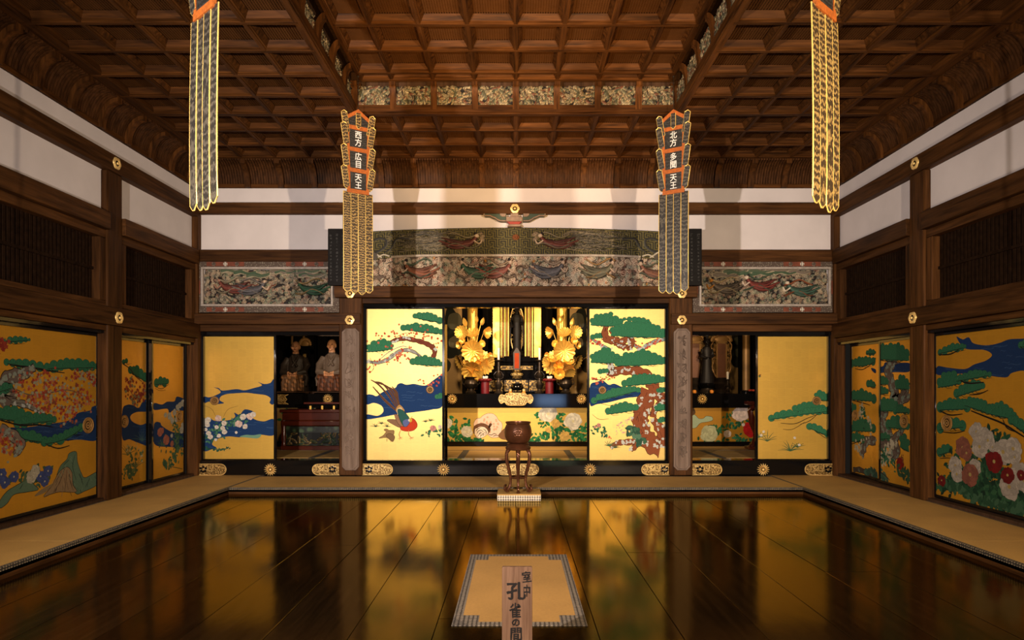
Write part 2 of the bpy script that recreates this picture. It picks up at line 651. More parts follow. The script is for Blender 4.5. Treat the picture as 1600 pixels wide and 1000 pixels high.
class Relief:
    """height field with painted pigment and painted groove shade, cut as a real displaced grid"""

    def __init__(self, w, h, nx, ny, ground=(60, 45, 35), seed=1):
        self.w, self.h, self.nx, self.ny = w, h, nx, ny
        self.H = np.zeros((ny, nx))
        self.C = np.zeros((ny, nx, 3)) + np.array(ground)
        self.X, self.Z = np.meshgrid(np.linspace(0, w, nx), np.linspace(0, h, ny))
        self.r = random.Random(seed)

    def _win(self, cx, cz, R):
        i0 = max(0, int((cx - R) / self.w * (self.nx - 1)))
        i1 = min(self.nx, int((cx + R) / self.w * (self.nx - 1)) + 2)
        j0 = max(0, int((cz - R) / self.h * (self.ny - 1)))
        j1 = min(self.ny, int((cz + R) / self.h * (self.ny - 1)) + 2)
        return slice(j0, j1), slice(i0, i1)

    def _write(self, s, hh, col, mask):
        old = self.H[s]
        m = mask & (hh > old)
        old[m] = hh[m]
        self.H[s] = old
        c = self.C[s]
        c[m] = (col[m] if isinstance(col, np.ndarray) and col.ndim == 3 else np.array(col))
        self.C[s] = c

    def curl(self, cx, cz, R, hgt, col, edge):
        s = self._win(cx, cz, R)
        dx, dz = self.X[s] - cx, self.Z[s] - cz
        if dx.size == 0:
            return
        d = np.sqrt(dx * dx + dz * dz) / R
        th = np.arctan2(dz, dx) / (2 * PI)
        sg = self.r.choice((-1, 1))
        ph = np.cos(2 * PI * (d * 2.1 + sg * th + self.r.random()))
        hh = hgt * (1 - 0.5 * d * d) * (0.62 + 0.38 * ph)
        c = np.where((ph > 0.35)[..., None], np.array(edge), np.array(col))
        c = np.where(((ph < -0.45) | (d > 0.9))[..., None], np.array(col) * 0.48, c)  # grooves and rim darkened: carving shade put into the colour
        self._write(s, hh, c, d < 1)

    def leaf(self, cx, cz, L, Wd, ang, hgt, col, edge):
        s = self._win(cx, cz, L)
        dx, dz = self.X[s] - cx, self.Z[s] - cz
        if dx.size == 0:
            return
        ca, sa = math.cos(ang), math.sin(ang)
        u, v = (dx * ca + dz * sa) / L, (-dx * sa + dz * ca) / Wd
        e = u * u + np.abs(v) ** 1.4
        hh = hgt * (1 - e) * (0.6 + 0.4 * np.abs(v)) + hgt * 0.35
        c = np.where((e > 0.55)[..., None], np.array(edge), np.array(col))
        self._write(s, hh, c, e < 1)

    def stroke(self, pts, w0, w1, hgt, col, edge=None):
        P = [Vector((p[0], p[1])) for p in pts]
        out = []
        for i in range(len(P) - 1):
            p0, p1, p2, p3 = P[max(0, i - 1)], P[i], P[i + 1], P[min(len(P) - 1, i + 2)]
            n = max(3, int((p2 - p1).length / (min(w0, w1) * 0.5 + 1e-4)))
            n = min(n, 60)
            for k in range(n):
                t = k / n
                out.append(0.5 * ((2 * p1) + (p2 - p0) * t + (2 * p0 - 5 * p1 + 4 * p2 - p3) * t * t + (3 * p1 - p0 - 3 * p2 + p3) * t ** 3))
        out.append(P[-1])
        m = len(out)
        for i, q in enumerate(out):
            R = w0 + (w1 - w0) * i / max(1, m - 1)
            s = self._win(q[0], q[1], R)
            dx, dz = self.X[s] - q[0], self.Z[s] - q[1]
            if dx.size == 0:
                continue
            d = np.sqrt(dx * dx + dz * dz) / R
            hh = hgt * np.sqrt(np.clip(1 - 0.7 * d * d, 0, 1))
            c = np.array(col)
            if edge is not None:
                c = np.where((d > 0.62)[..., None], np.array(edge), np.array(col))
            self._write(s, hh, c, d < 1)

    def figure(self, x, z, s, k, body, scarf, face, z0=0.05):
        """flying figure: flowing skirts trail towards s, k is its size"""
        r = self.r
        dk = lambda c, f: tuple(min(255, v * f) for v in c)
        for i in range(5):
            o = (i - 2) * 0.020 * k
            wv = 0.012 * k * math.sin(i * 2.1)
            self.stroke([(x, z + o * 0.5), (x + s * 0.11 * k, z - 0.035 * k + o), (x + s * 0.22 * k, z - 0.03 * k + o * 1.2 + wv), (x + s * (0.30 + 0.04 * (i % 3)) * k, z + 0.015 * k + o * 1.5 - wv)],
                        0.028 * k, 0.012 * k, z0 + 0.004 * (i % 3), dk(body, (1.0, 0.8, 1.15)[i % 3]), dk(body, 0.6))
        for i in range(2):
            a = r.uniform(0, 6)
            P = [(x + s * (j * 0.075 - 0.10) * k, z + (0.10 - 0.15 * i) * k + 0.035 * k * math.sin(a + j * 1.3)) for j in range(6)]
            self.stroke(P, 0.014 * k, 0.009 * k, z0 + 0.010, dk(scarf, (1.0, 0.8)[i % 2]), dk(scarf, 0.6))
        self.stroke([(x - s * 0.05 * k, z + 0.05 * k), (x + s * 0.01 * k, z - 0.01 * k), (x + s * 0.07 * k, z - 0.02 * k)], 0.030 * k, 0.034 * k, z0 + 0.012, dk(body, 1.1), dk(body, 0.6))
        self.stroke([(x - s * 0.04 * k, z + 0.02 * k), (x - s * 0.10 * k, z - 0.02 * k), (x - s * 0.13 * k, z + 0.03 * k)], 0.012 * k, 0.009 * k, z0 + 0.016, face)
        self.stroke([(x - s * 0.07 * k, z + 0.09 * k), (x - s * 0.068 * k, z + 0.093 * k)], 0.026 * k, 0.026 * k, z0 + 0.022, face)
        self.stroke([(x - s * 0.055 * k, z + 0.115 * k), (x - s * 0.05 * k, z + 0.125 * k)], 0.022 * k, 0.016 * k, z0 + 0.023, (34, 27, 24))

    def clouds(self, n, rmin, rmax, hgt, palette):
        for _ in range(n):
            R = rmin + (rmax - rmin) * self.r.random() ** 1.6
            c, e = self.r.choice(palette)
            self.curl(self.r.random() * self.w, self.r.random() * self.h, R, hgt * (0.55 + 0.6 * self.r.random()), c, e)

    def foliage(self, n, L, hgt, palette):
        for _ in range(n):
            c, e = self.r.choice(palette)
            l = L * (0.6 + 0.7 * self.r.random())
            self.leaf(self.r.random() * self.w, self.r.random() * self.h, l, l * 0.34, self.r.random() * PI, hgt * (0.5 + 0.6 * self.r.random()), c, e)

    def mesh(self, name, mat, warp=None, keep=None):
        nx, ny = self.nx, self.ny
        x = self.X - self.w / 2
        z = self.Z.copy()
        if warp is not None:
            z = warp(self.X, self.Z)
        v = np.stack([x, -self.H, z], -1).reshape(-1, 3)
        idx = np.arange(nx * ny).reshape(ny, nx)
        q = np.stack([idx[:-1, :-1], idx[:-1, 1:], idx[1:, 1:], idx[1:, :-1]], -1).reshape(-1, 4)
        me = bpy.data.meshes.new(name)
        me.vertices.add(len(v))
        me.vertices.foreach_set('co', v.ravel())
        me.loops.add(q.size)
        me.loops.foreach_set('vertex_index', q.ravel().astype(np.int32))
        me.polygons.add(len(q))
        me.polygons.foreach_set('loop_start', np.arange(0, q.size, 4, dtype=np.int32))
        me.polygons.foreach_set('loop_total', np.full(len(q), 4, dtype=np.int32))
        me.update(calc_edges=True)
        c = self.C / 255.0
        c = np.where(c <= 0.04045, c / 12.92, ((c + 0.055) / 1.055) ** 2.4)
        rgba = np.concatenate([c, np.ones((ny, nx, 1))], -1).reshape(-1, 4)
        ca = me.color_attributes.new('paint', 'FLOAT_COLOR', 'POINT')
        ca.data.foreach_set('color', rgba.ravel())
        me.materials.append(mat)
        me.polygons.foreach_set('use_smooth', np.ones(len(q), dtype=bool))
        me.validate()
        return me


# ------------------------------------------------------------------ floor
TI = 3.5            # inner edge of the side mats
YB = 7.80           # front edge of the back mats
ZF = -0.08          # polished boards lie below the mats


def structure(name, mb, mat, bevel=0.0, parent=None):
    o = put(name, mb, mat, parent, bevel=bevel)
    if parent is None:
        o['kind'] = 'structure'
    return o


floor = structure('floor', MB().box(-5.0, 5.0, -0.6, 12.9, ZF - 0.12, ZF - 0.025), dark_wood)
rnd = random.Random(4)
npl = 16
pw = 2 * TI / npl
for i in range(npl):
    x0 = -TI + i * pw
    cuts = [-0.5, 7.53]
    if i % 3 == 1:
        cuts = [-0.5, 2.9 + rnd.random() * 2.6, 7.53]
    for a, b in zip(cuts[:-1], cuts[1:]):
        dz = rnd.uniform(-0.0012, 0.0012)
        put('plank', MB().box(x0 + 0.002, x0 + pw - 0.002, a + 0.002, b - 0.002, ZF - 0.02, ZF + dz), polished, floor, bevel=0.001)
for i, (a, b) in enumerate(((-3.5, -1.3), (-1.3, 0.9), (0.9, 3.5))):
    put('plank', MB().box(a + 0.002, b - 0.002, 7.534, YB, ZF - 0.02, ZF), polished, floor, bevel=0.001)
# wooden step edging under the mats
put('step_edge', MB().box(-TI - 0.08, TI + 0.08, YB, YB + 0.10, ZF - 0.02, -0.022), wood_x, floor, bevel=0.004)
put('step_edge', MB().box(-TI - 0.10, -TI, -0.5, YB, ZF - 0.02, -0.022), wood_y, floor, bevel=0.004)
put('step_edge', MB().box(TI, TI + 0.10, -0.5, YB, ZF - 0.02, -0.022), wood_y, floor, bevel=0.004)
put('mat_bed', MB().box(-4.5, -TI - 0.10, -0.5, 8.93, ZF - 0.02, -0.052), dark_wood, floor)
put('mat_bed', MB().box(TI + 0.10, 4.5, -0.5, 8.93, ZF - 0.02, -0.052), dark_wood, floor)
put('mat_bed', MB().box(-TI - 0.10, TI + 0.10, YB + 0.10, 8.93, ZF - 0.02, -0.052), dark_wood, floor)


def tatami(x0, x1, y0, y1, z, borders, label, along, th=0.05, bw=0.035):
    cx, cy = (x0 + x1) / 2, (y0 + y1) / 2
    t = thing('tatami_mat', label, 'tatami mat', (cx, cy, z - th), 0, 'tatami mats of the hall floor')
    g = 0.0006
    put('rush_cover', MB().box(x0 - cx + g, x1 - cx - g, y0 - cy + g, y1 - cy - g, 0, th), tatami_a if along == 'x' else tatami_b, t, bevel=0.0012)
    e = 0.0012
    for s in borders:
        m = MB()
        if s == 'l':
            m.box(x0 - cx, x0 - cx + bw, y0 - cy + g, y1 - cy - g, 0, th + e)
        if s == 'r':
            m.box(x1 - cx - bw, x1 - cx, y0 - cy + g, y1 - cy - g, 0, th + e)
        if s == 'f':
            m.box(x0 - cx + g, x1 - cx - g, y0 - cy, y0 - cy + bw, 0, th + e)
        if s == 'b':
            m.box(x0 - cx + g, x1 - cx - g, y1 - cy - bw, y1 - cy, 0, th + e)
        put('cloth_border', m, heri, t)
    return t


XM = XW - 0.02
names = ['at the far end', 'second from the back corner', 'nearest the visitors', 'beside the visitors']
for i, (a, b) in enumerate(((7.02, 8.915), (5.11, 7.02), (3.2, 5.11), (1.29, 3.2))):
    tatami(-XM, -TI, a, b, 0, 'lr', 'rush mat along the left painted wall, ' + names[i], 'y')
    tatami(TI, XM, a, b, 0, 'lr', 'rush mat along the right painted wall, ' + names[i], 'y')
for i in range(4):
    lab = ['leftmost', 'second from the left', 'third from the left', 'rightmost'][i]
    tatami(-TI + i * 1.75, -TI + (i + 1) * 1.75, YB, 8.80, 0, 'fb', 'rush mat below the altar threshold, ' + lab + ' of the back row', 'x')

# ------------------------------------------------------------------ walls
PT = 2.60 + HC - 1.232


def Z(h):
    return HC + h


wall_back = structure('wall_back', MB().box(-XW - 0.1, XW + 0.1, D, D + 0.06, Z(1.22), Z(2.80)), plaster)
wall_left = structure('wall_left', MB().box(-XW - 0.08, -XW, 0.2, D + 0.05, Z(1.80), Z(2.80)), plaster)
wall_right = structure('wall_right', MB().box(XW, XW + 0.08, 0.2, D + 0.05, Z(1.80), Z(2.80)), plaster)

# back wall timbers
B = 0.006
put('tie_beam', MB().box(-XW, XW, D - 0.07, D + 0.05, Z(2.393), Z(2.553)), wood_x, wall_back, bevel=B)
for s in (-1, 1):
    put('post', MB().box(s * 2.446 if s < 0 else 2.125, s * 2.125 if s < 0 else 2.446, D - 0.08, D + 0.22, 0.0, Z(1.23)), wood_z, wall_back, bevel=0.012)
    put('post', MB().box(min(s * 2.25, s * 2.42), max(s * 2.25, s * 2.42), D - 0.0015, D + 0.2, Z(1.37), Z(2.395)), wood_z, wall_back, bevel=B)
    x0, x1 = sorted((s * 2.30, s * XW))
    put('upper_rail', MB().box(x0, x1, D - 0.06, D + 0.06, Z(1.73), Z(1.90)), wood_x, wall_back, bevel=B)
    x0, x1 = sorted((s * 2.14, s * (XW - 0.0)))
    put('lintel', MB().box(x0, x1, D - 0.13, D + 0.10, Z(0.857), Z(1.009)), wood_x, wall_back, bevel=B)
    x0, x1 = sorted((s * 2.40, s * (XW - 0.05)))
    put('door_head', MB().box(x0, x1, D - 0.05, D + 0.12, Z(0.765), Z(0.856)), wood_x, wall_back, bevel=0.004)
    put('lacquer_head', MB().box(x0, x1, D - 0.02, D + 0.14, Z(0.715), Z(0.764)), lacquer, wall_back, bevel=0.003)
    # corner post of the room
    x0, x1 = sorted((s * 4.39, s * 4.55))
    put('corner_post', MB().box(x0, x1, D - 0.10, D + 0.1, 0.0, Z(2.395)), wood_z, wall_back, bevel=0.008)
    # lacquered jambs
    x0, x1 = sorted((s * 4.39, s * 4.36))
    put('lacquer_jamb', MB().box(x0, x1, D - 0.0, D + 0.14, 0.21, Z(0.714)), lacquer, wall_back)
    x0, x1 = sorted((s * 2.085, s * 2.125))
    put('lacquer_jamb', MB().box(x0, x1, D + 0.0, D + 0.14, 0.21, Z(1.10)), lacquer, wall_back)
put('lintel', MB().box(-2.49, 2.49, D - 0.16, D + 0.1, Z(1.224), Z(1.378)), wood_x, wall_back, bevel=B)
put('door_head', MB().box(-2.20, 2.20, D - 0.06, D + 0.12, Z(1.153), Z(1.223)), wood_x, wall_back, bevel=0.004)
put('lacquer_head', MB().box(-2.12, 2.12, D - 0.02, D + 0.14, Z(1.105), Z(1.152)), lacquer, wall_back, bevel=0.003)
# lacquered threshold
for x0, x1 in ((-4.39, -2.446), (-2.125, 2.125), (2.446, 4.39)):
    put('threshold', MB().box(x0, x1, D - 0.04, D + 0.24, 0.0, 0.207), lacquer, wall_back, bevel=0.006)


# side walls
def side(s, wall):
    def bxs(a, b, y0, y1, z0, z1):
        x0, x1 = sorted((s * a, s * b))
        return MB().box(x0, x1, y0, y1, z0, z1)
    put('post', bxs(4.40, 4.60, 6.90, 7.16, 0.0, Z(2.345)), wood_z, wall, bevel=0.012)
    put('post', bxs(4.40, 4.60, 3.00, 3.26, 0.0, Z(2.345)), wood_z, wall, bevel=0.012)
    put('tie_beam', bxs(4.385, 4.55, 0.2, D - 0.07, Z(2.345), Z(2.535)), wood_y, wall, bevel=B)
    put('lintel', bxs(4.36, 4.60, 0.2, D - 0.13, Z(0.665), Z(0.862)), wood_y, wall, bevel=B)
    for y0, y1 in ((7.16, 8.82), (3.26, 6.90)):
        put('upper_rail', bxs(4.365, 4.60, y0, y1, Z(1.69), Z(1.88)), wood_y, wall, bevel=B)
        put('door_head', bxs(4.42, 4.60, y0, y1, Z(0.605), Z(0.664)), wood_y, wall, bevel=0.004)
        put('lacquer_head', bxs(4.44, 4.60, y0, y1, Z(0.575), Z(0.604)), lacquer, wall)
        put('sill', bxs(4.44, 4.60, y0, y1, -0.03, 0.035), dark_wood, wall, bevel=0.004)
        # transom frame and lattice
        put('transom_frame', bxs(4.42, 4.56, y0, y1, Z(1.60), Z(1.689)), wood_y, wall, bevel=0.004)
        put('transom_frame', bxs(4.42, 4.56, y0, y1, Z(0.863), Z(0.925)), wood_y, wall, bevel=0.004)
        put('transom_frame', bxs(4.42, 4.56, y0, y0 + 0.10, Z(0.926), Z(1.599)), wood_z, wall, bevel=0.004)
        put('transom_frame', bxs(4.42, 4.56, y1 - 0.10, y1, Z(0.926), Z(1.599)), wood_z, wall, bevel=0.004)
        put('transom_board', bxs(4.545, 4.57, y0 + 0.1, y1 - 0.1, Z(0.92), Z(1.605)), altar_black, wall)
        m = MB()
        n = int((y1 - y0 - 0.2) / 0.052)
        for k in range(n):
            yy = y0 + 0.1 + (k + 0.5) * (y1 - y0 - 0.2) / n
            x0, x1 = sorted((s * 4.50, s * 4.53))
            m.box(x0, x1, yy - 0.014, yy + 0.014, Z(0.92), Z(1.605))
        o = put('lattice_slats', m, near_black_wood, wall)
        o['kind'] = 'stuff'
        put('lattice_rail', bxs(4.485, 4.535, y0 + 0.1, y1 - 0.1, Z(1.245), Z(1.275)), near_black_wood, wall)


side(-1, wall_left)
side(1, wall_right)

# ------------------------------------------------------------------ ceiling
ZL = Z(3.10)
ZU = Z(3.44)
PX, PY = 0.465, 0.461
YC = 8.695
NR = 14
WX, WK = 4, (3, 11)           # raised well: 4 cells each way, rows 3..11
Y_W1, Y_W0 = YC - 3 * PY, YC - 11 * PY
YE = YC - NR * PY

ceiling = structure('ceiling', MB().box(-4.7, 4.7, YE, 9.1, ZU + 0.2, ZU + 0.26), dark_wood)
RW, RH = 0.062, 0.10


def rib_prof(w=RW, h=RH):
    return [(-w / 2 + 0.012, 0), (w / 2 - 0.012, 0), (w / 2 - 0.012, 0.012), (w / 2, 0.018), (w / 2, h), (-w / 2, h), (-w / 2, 0.018), (-w / 2 + 0.012, 0.012)]


def rib_x(x0, x1, y, z, w=RW, h=RH, name='ceiling_rib'):
    put(name, MB().prism(rib_prof(w, h), 'x', x0, x1), ceil_x, ceiling, loc=(0, y, z))


def rib_y(x, y0, y1, z, w=RW, h=RH, name='ceiling_rib'):
    put(name, MB().prism(rib_prof(w, h), 'y', y0, y1), ceil_y, ceiling, loc=(x, 0, z + 0.0015))


XE = 9 * PX + 0.05
for k in range(NR + 1):
    y = YC - k * PY
    if WK[0] < k < WK[1]:
        rib_x(-XE, -WX * PX, y, ZL)
        rib_x(WX * PX, XE, y, ZL)
    else:
        rib_x(-XE, XE, y, ZL, 0.11 if k == 0 else (0.085 if k in (3, 11) else RW), RH)
for k in range(-9, 10):
    if abs(k) < WX:
        rib_y(k * PX, Y_W1, YC, ZL)
        rib_y(k * PX, YE, Y_W0, ZL)
    else:
        rib_y(k * PX, YE, YC, ZL, 0.09 if abs(k) == 4 else (0.14 if abs(k) == 9 else RW))


def coffer_mesh(cx, cy, name):
    """sloping inner frame and a fine crossed lattice before a dark board; origin at rib level"""
    ax, ay = (cx - RW) / 2, (cy - RW) / 2
    bx_, by_ = ax - 0.034, ay - 0.034
    m = MB()
    z0, z1 = 0.030, 0.078
    o = [(-ax, -ay, z0), (ax, -ay, z0), (ax, ay, z0), (-ax, ay, z0)]
    i = [(-bx_, -by_, z1), (bx_, -by_, z1), (bx_, by_, z1), (-bx_, by_, z1)]
    for k in range(4):
        j = (k + 1) % 4
        m.face([o[k], i[k], i[j], o[j]])
    fr = m.mesh(name + '_frame', ceil_x, smooth=False)
    m = MB()
    n = 14
    for k in range(n):
        t = -bx_ + (k + 0.5) * 2 * bx_ / n
        m.face([(t - 0.007, -by_, 0.080), (t - 0.007, by_, 0.080), (t + 0.007, by_, 0.080), (t + 0.007, -by_, 0.080)])
        m.face([(t - 0.007, -by_, 0.080), (t - 0.007, by_, 0.080), (t - 0.007, by_, 0.092), (t - 0.007, -by_, 0.092)])
        m.face([(t + 0.007, -by_, 0.080), (t + 0.007, by_, 0.080), (t + 0.007, by_, 0.092), (t + 0.007, -by_, 0.092)])
        t = -by_ + (k + 0.5) * 2 * by_ / n
        m.face([(-bx_, t - 0.007, 0.086), (-bx_, t + 0.007, 0.086), (bx_, t + 0.007, 0.086), (bx_, t - 0.007, 0.086)])
        m.face([(-bx_, t + 0.007, 0.086), (bx_, t + 0.007, 0.086), (bx_, t + 0.007, 0.098), (-bx_, t + 0.007, 0.098)])
        m.face([(-bx_, t - 0.007, 0.086), (bx_, t - 0.007, 0.086), (bx_, t - 0.007, 0.098), (-bx_, t - 0.007, 0.098)])
    la = m.mesh(name + '_lattice', lattice_wood, smooth=False)
    m = MB()
    m.box(-ax - 0.01, ax + 0.01, -ay - 0.01, ay + 0.01, 0.104, 0.112)
    m.v += []
    bd = m.mesh(name + '_board', altar_black, smooth=False)
    return fr, la, bd


def coffer(meshes, x, y, z):
    fr, la, bd = meshes
    c = put('coffer', fr, None, ceiling, loc=(x, y, z))
    put('coffer_lattice', la, None, c)
    put('coffer_board', bd, None, c)


cm = coffer_mesh(PX, PY, 'coffer')
for k in range(NR):
    for j in range(-9, 9):
        if WK[0] <= k < WK[1] and -WX <= j < WX:
            continue
        coffer(cm, (j + 0.5) * PX, YC - (k + 0.5) * PY, ZL)

# raised well
yU = [7.03 - k * PX for k in range(8)]
yU = [y for y in yU if y > Y_W0 + 0.15]
XU = WX * PX - 0.12
YU1, YU0 = Y_W1 - 0.12, Y_W0 + 0.12
for y in yU:
    rib_x(-XU, XU, y, ZU)
for k in (-3, -2, -1, 0, 1, 2, 3):
    rib_y(k * PX, YU0, YU1, ZU)
rib_x(-XU, XU, YU1, ZU, 0.07)
rib_x(-XU, XU, YU0, ZU, 0.07)
rib_y(-XU, YU0, YU1, ZU, 0.07)
rib_y(XU, YU0, YU1, ZU, 0.07)
ys = [YU1] + yU + [YU0]
xs = [-XU] + [k * PX for k in range(-3, 4)] + [XU]
cache = {}
for a, b in zip(ys[:-1], ys[1:]):
    for x0, x1 in zip(xs[:-1], xs[1:]):
        key = (round(x1 - x0, 3), round(a - b, 3))
        if key[1] < 0.15:
            continue
        if key not in cache:
            cache[key] = coffer_mesh(key[0], key[1], 'raised_coffer')
        coffer(cache[key], (x0 + x1) / 2, (a + b) / 2, ZU)

# carved peony friezes round the well
pal = [((112, 102, 78), (168, 152, 116)), ((70, 70, 52), (128, 120, 88)), ((96, 80, 58), (158, 138, 100)), ((86, 48, 30), (130, 106, 76)), ((58, 62, 46), (110, 104, 78)), ((44, 36, 26), (116, 98, 70))]
fmesh = []
for sd in range(3):
    R = Relief(PX - 0.06, 0.225, 66, 34, (18, 14, 11), 10 + sd)
    R.foliage(120, 0.040, 0.03, pal)
    for _ in range(2):
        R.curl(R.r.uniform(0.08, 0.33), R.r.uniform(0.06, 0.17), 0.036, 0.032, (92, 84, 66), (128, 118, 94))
    fmesh.append(R.mesh('carved_frieze', carve_paint))


def bracket_mesh(dep, hgt, w, th, name, mat, flare=0.0):
    """curved upright: follows a cove from wall (0,0) up to (dep, hgt); normal = -y, origin on the wall"""
    m = MB()
    n = 8
    out, inn = [], []
    for i in range(n + 1):
        a = PI / 2 * i / n
        y = -dep * (1 - math.cos(a))
        z = hgt * math.sin(a)
        out.append((y, z))
        inn.append((y - th * math.cos(a) * (1 + flare * (1 - i / n)), z - th * math.sin(a)))
    prof = out + inn[::-1]
    m.prism(prof, 'x', -w / 2, w / 2)
    return m.mesh(name, mat, angle=0.8)


br_mesh = bracket_mesh(0.12, 0.30, 0.07, 0.05, 'frieze_bracket', ceil_z, 0.3)
ft = [0]


def frieze(x, y, rot, wdt):
    me = fmesh[ft[0] % 3]
    ft[0] += 1
    put('carved_frieze', me, None, ceiling, loc=(x, y, 0), rot=(0, 0, rot)).location.z = ZL + 0.095
for k in range(-4, 4):
    frieze((k + 0.5) * PX, Y_W1 - 0.012, 0, PX)
for k in range(-4, 5):
    put('frieze_bracket', br_mesh, None, ceiling, loc=(k * PX if abs(k) < 4 else (k * PX * 0.985), Y_W1 + 0.02, ZL + 0.05))
put('frieze_board', MB().box(-1.9, 1.9, Y_W1 + 0.022, Y_W1 + 0.05, ZL + 0.08, ZU + 0.16), dark_wood, ceiling)
put('frieze_board', MB().box(-1.9, 1.9, Y_W0 - 0.05, Y_W0 - 0.022, ZL + 0.08, ZU + 0.16), dark_wood, ceiling)
for s in (-1, 1):
    for k in range(8):
        frieze(s * (WX * PX - 0.012), Y_W1 - (k + 0.5) * PY, -s * PI / 2 * -1 if s < 0 else -PI / 2, PY)
    for k in range(9):
        put('frieze_bracket', br_mesh, None, ceiling, loc=(s * (WX * PX + 0.02), Y_W1 - k * PY, ZL + 0.05), rot=(0, 0, PI / 2 if s < 0 else -PI / 2))
    x0, x1 = sorted((s * (WX * PX + 0.022), s * (WX * PX + 0.05)))
    put('frieze_board', MB().box(x0, x1, Y_W0, Y_W1, ZL + 0.08, ZU + 0.16), dark_wood, ceiling)

# coved edge along the walls
CD, CH = 0.235, 0.335
cv_post = bracket_mesh(CD, CH, 0.075, 0.062, 'cove_rib', ceil_z)


def cove_slats(w):
    m = MB()
    n = 11
    for k in range(n):
        x = -w / 2 + (k + 0.5) * w / n
        hw = w / n / 2 - 0.0065
        prof = []
        for th in (0.0, 0.020):
            row = []
            for i in range(9):
                a = PI / 2 * i / 8
                row.append((-CD * (1 - math.cos(a)) - th * math.cos(a), CH * math.sin(a) - th * math.sin(a)))
            prof.append(row)
        m.prism(prof[0] + prof[1][::-1], 'x', x - hw, x + hw)
    o = []
    for i in range(9):
        a = PI / 2 * i / 8
        o.append((-CD * (1 - math.cos(a)) - 0.002, CH * math.sin(a)))
    for i in range(8):
        m.face([(-w / 2, *o[i]), (w / 2, *o[i]), (w / 2, *o[i + 1]), (-w / 2, *o[i + 1])])
    return m.mesh('cove_panel', cove_wood, angle=0.8)


cs_x, cs_y = cove_slats(PX - 0.07), cove_slats(PY - 0.07)
ZC = Z(2.765)
for k in range(-9, 10):
    put('cove_rib', cv_post, None, ceiling, loc=(k * PX, D, ZC))
for k in range(-9, 9):
    put('cove_panel', cs_x, None, ceiling, loc=((k + 0.5) * PX, D, ZC)).data
put('cove_board', MB().box(-XW, XW, D - 0.03, D + 0.04, ZC, ZC + 0.055), ceil_x, ceiling, bevel=0.004)
for s in (-1, 1):
    r = PI / 2 if s < 0 else -PI / 2
    x = s * XW
    for k in range(NR + 1):
        put('cove_rib', cv_post, None, ceiling, loc=(x, YC - k * PY, ZC), rot=(0, 0, r))
    for k in range(NR):
        put('cove_panel', cs_y, None, ceiling, loc=(x, YC - (k + 0.5) * PY, ZC), rot=(0, 0, r))
    x0, x1 = sorted((x, x - s * 0.03))
    put('cove_board', MB().box(x0, x1, YE, D, ZC, ZC + 0.055), ceil_y, ceiling, bevel=0.004)
    put('cove_rib', cv_post, None, ceiling, loc=(s * (XW - 0.03), D - 0.03, ZC), rot=(0, 0, s * -PI / 4 if s > 0 else PI / 4))

# ------------------------------------------------------------------ painted sliding screens
GREEN, GREEN_D, GREEN_L = (46, 120, 80), (26, 84, 56), (66, 142, 98)
GREEN_S = (18, 60, 44)
NAVY, NAVY_L = (20, 56, 108), (66, 104, 150)
INK = (24, 18, 15)
RUST, RUST_D = (146, 76, 40), (92, 42, 22)
GREYB = (116, 98, 84)
LICHEN = (196, 200, 186)
CORAL, CORAL_D = (216, 96, 64), (192, 66, 46)
WHITE_P, CREAM, PINK = (232, 224, 206), (220, 208, 180), (214, 142, 122)


def clip_rect(P, w, h):
    def cut(P, ins, inter):
        out = []
        for i in range(len(P)):
            a, b = P[i - 1], P[i]
            ia, ib = ins(a), ins(b)
            if ib:
                if not ia:
                    out.append(inter(a, b))
                out.append(b)
            elif ia:
                out.append(inter(a, b))
        return out

    def ix(a, b, x):
        t = (x - a[0]) / (b[0] - a[0])
        return (x, a[1] + t * (b[1] - a[1]))

    def iy(a, b, y):
        t = (y - a[1]) / (b[1] - a[1])
        return (a[0] + t * (b[0] - a[0]), y)
    x0, x1 = -w / 2, w / 2
    for ins, inter in ((lambda p: p[0] >= x0, lambda a, b: ix(a, b, x0)), (lambda p: p[0] <= x1, lambda a, b: ix(a, b, x1)),
                       (lambda p: p[1] >= 0, lambda a, b: iy(a, b, 0)), (lambda p: p[1] <= h, lambda a, b: iy(a, b, h))):
        if not P:
            return P
        P = cut(P, ins, inter)
    return P


def smooth(P, closed=True, n=6):
    out = []
    m = len(P)
    rng = range(m) if closed else range(m - 1)
    for i in rng:
        p0, p1, p2, p3 = (P[(i - 1) % m], P[i], P[(i + 1) % m], P[(i + 2) % m]) if closed else (P[max(0, i - 1)], P[i], P[i + 1], P[min(m - 1, i + 2)])
        for k in range(n):
            t = k / n
            out.append(tuple(0.5 * (2 * p1[j] + (p2[j] - p0[j]) * t + (2 * p0[j] - 5 * p1[j] + 4 * p2[j] - p3[j]) * t * t + (3 * p1[j] - p0[j] - 3 * p2[j] + p3[j]) * t ** 3) for j in (0, 1)))
    if not closed:
        out.append(P[-1])
    return out


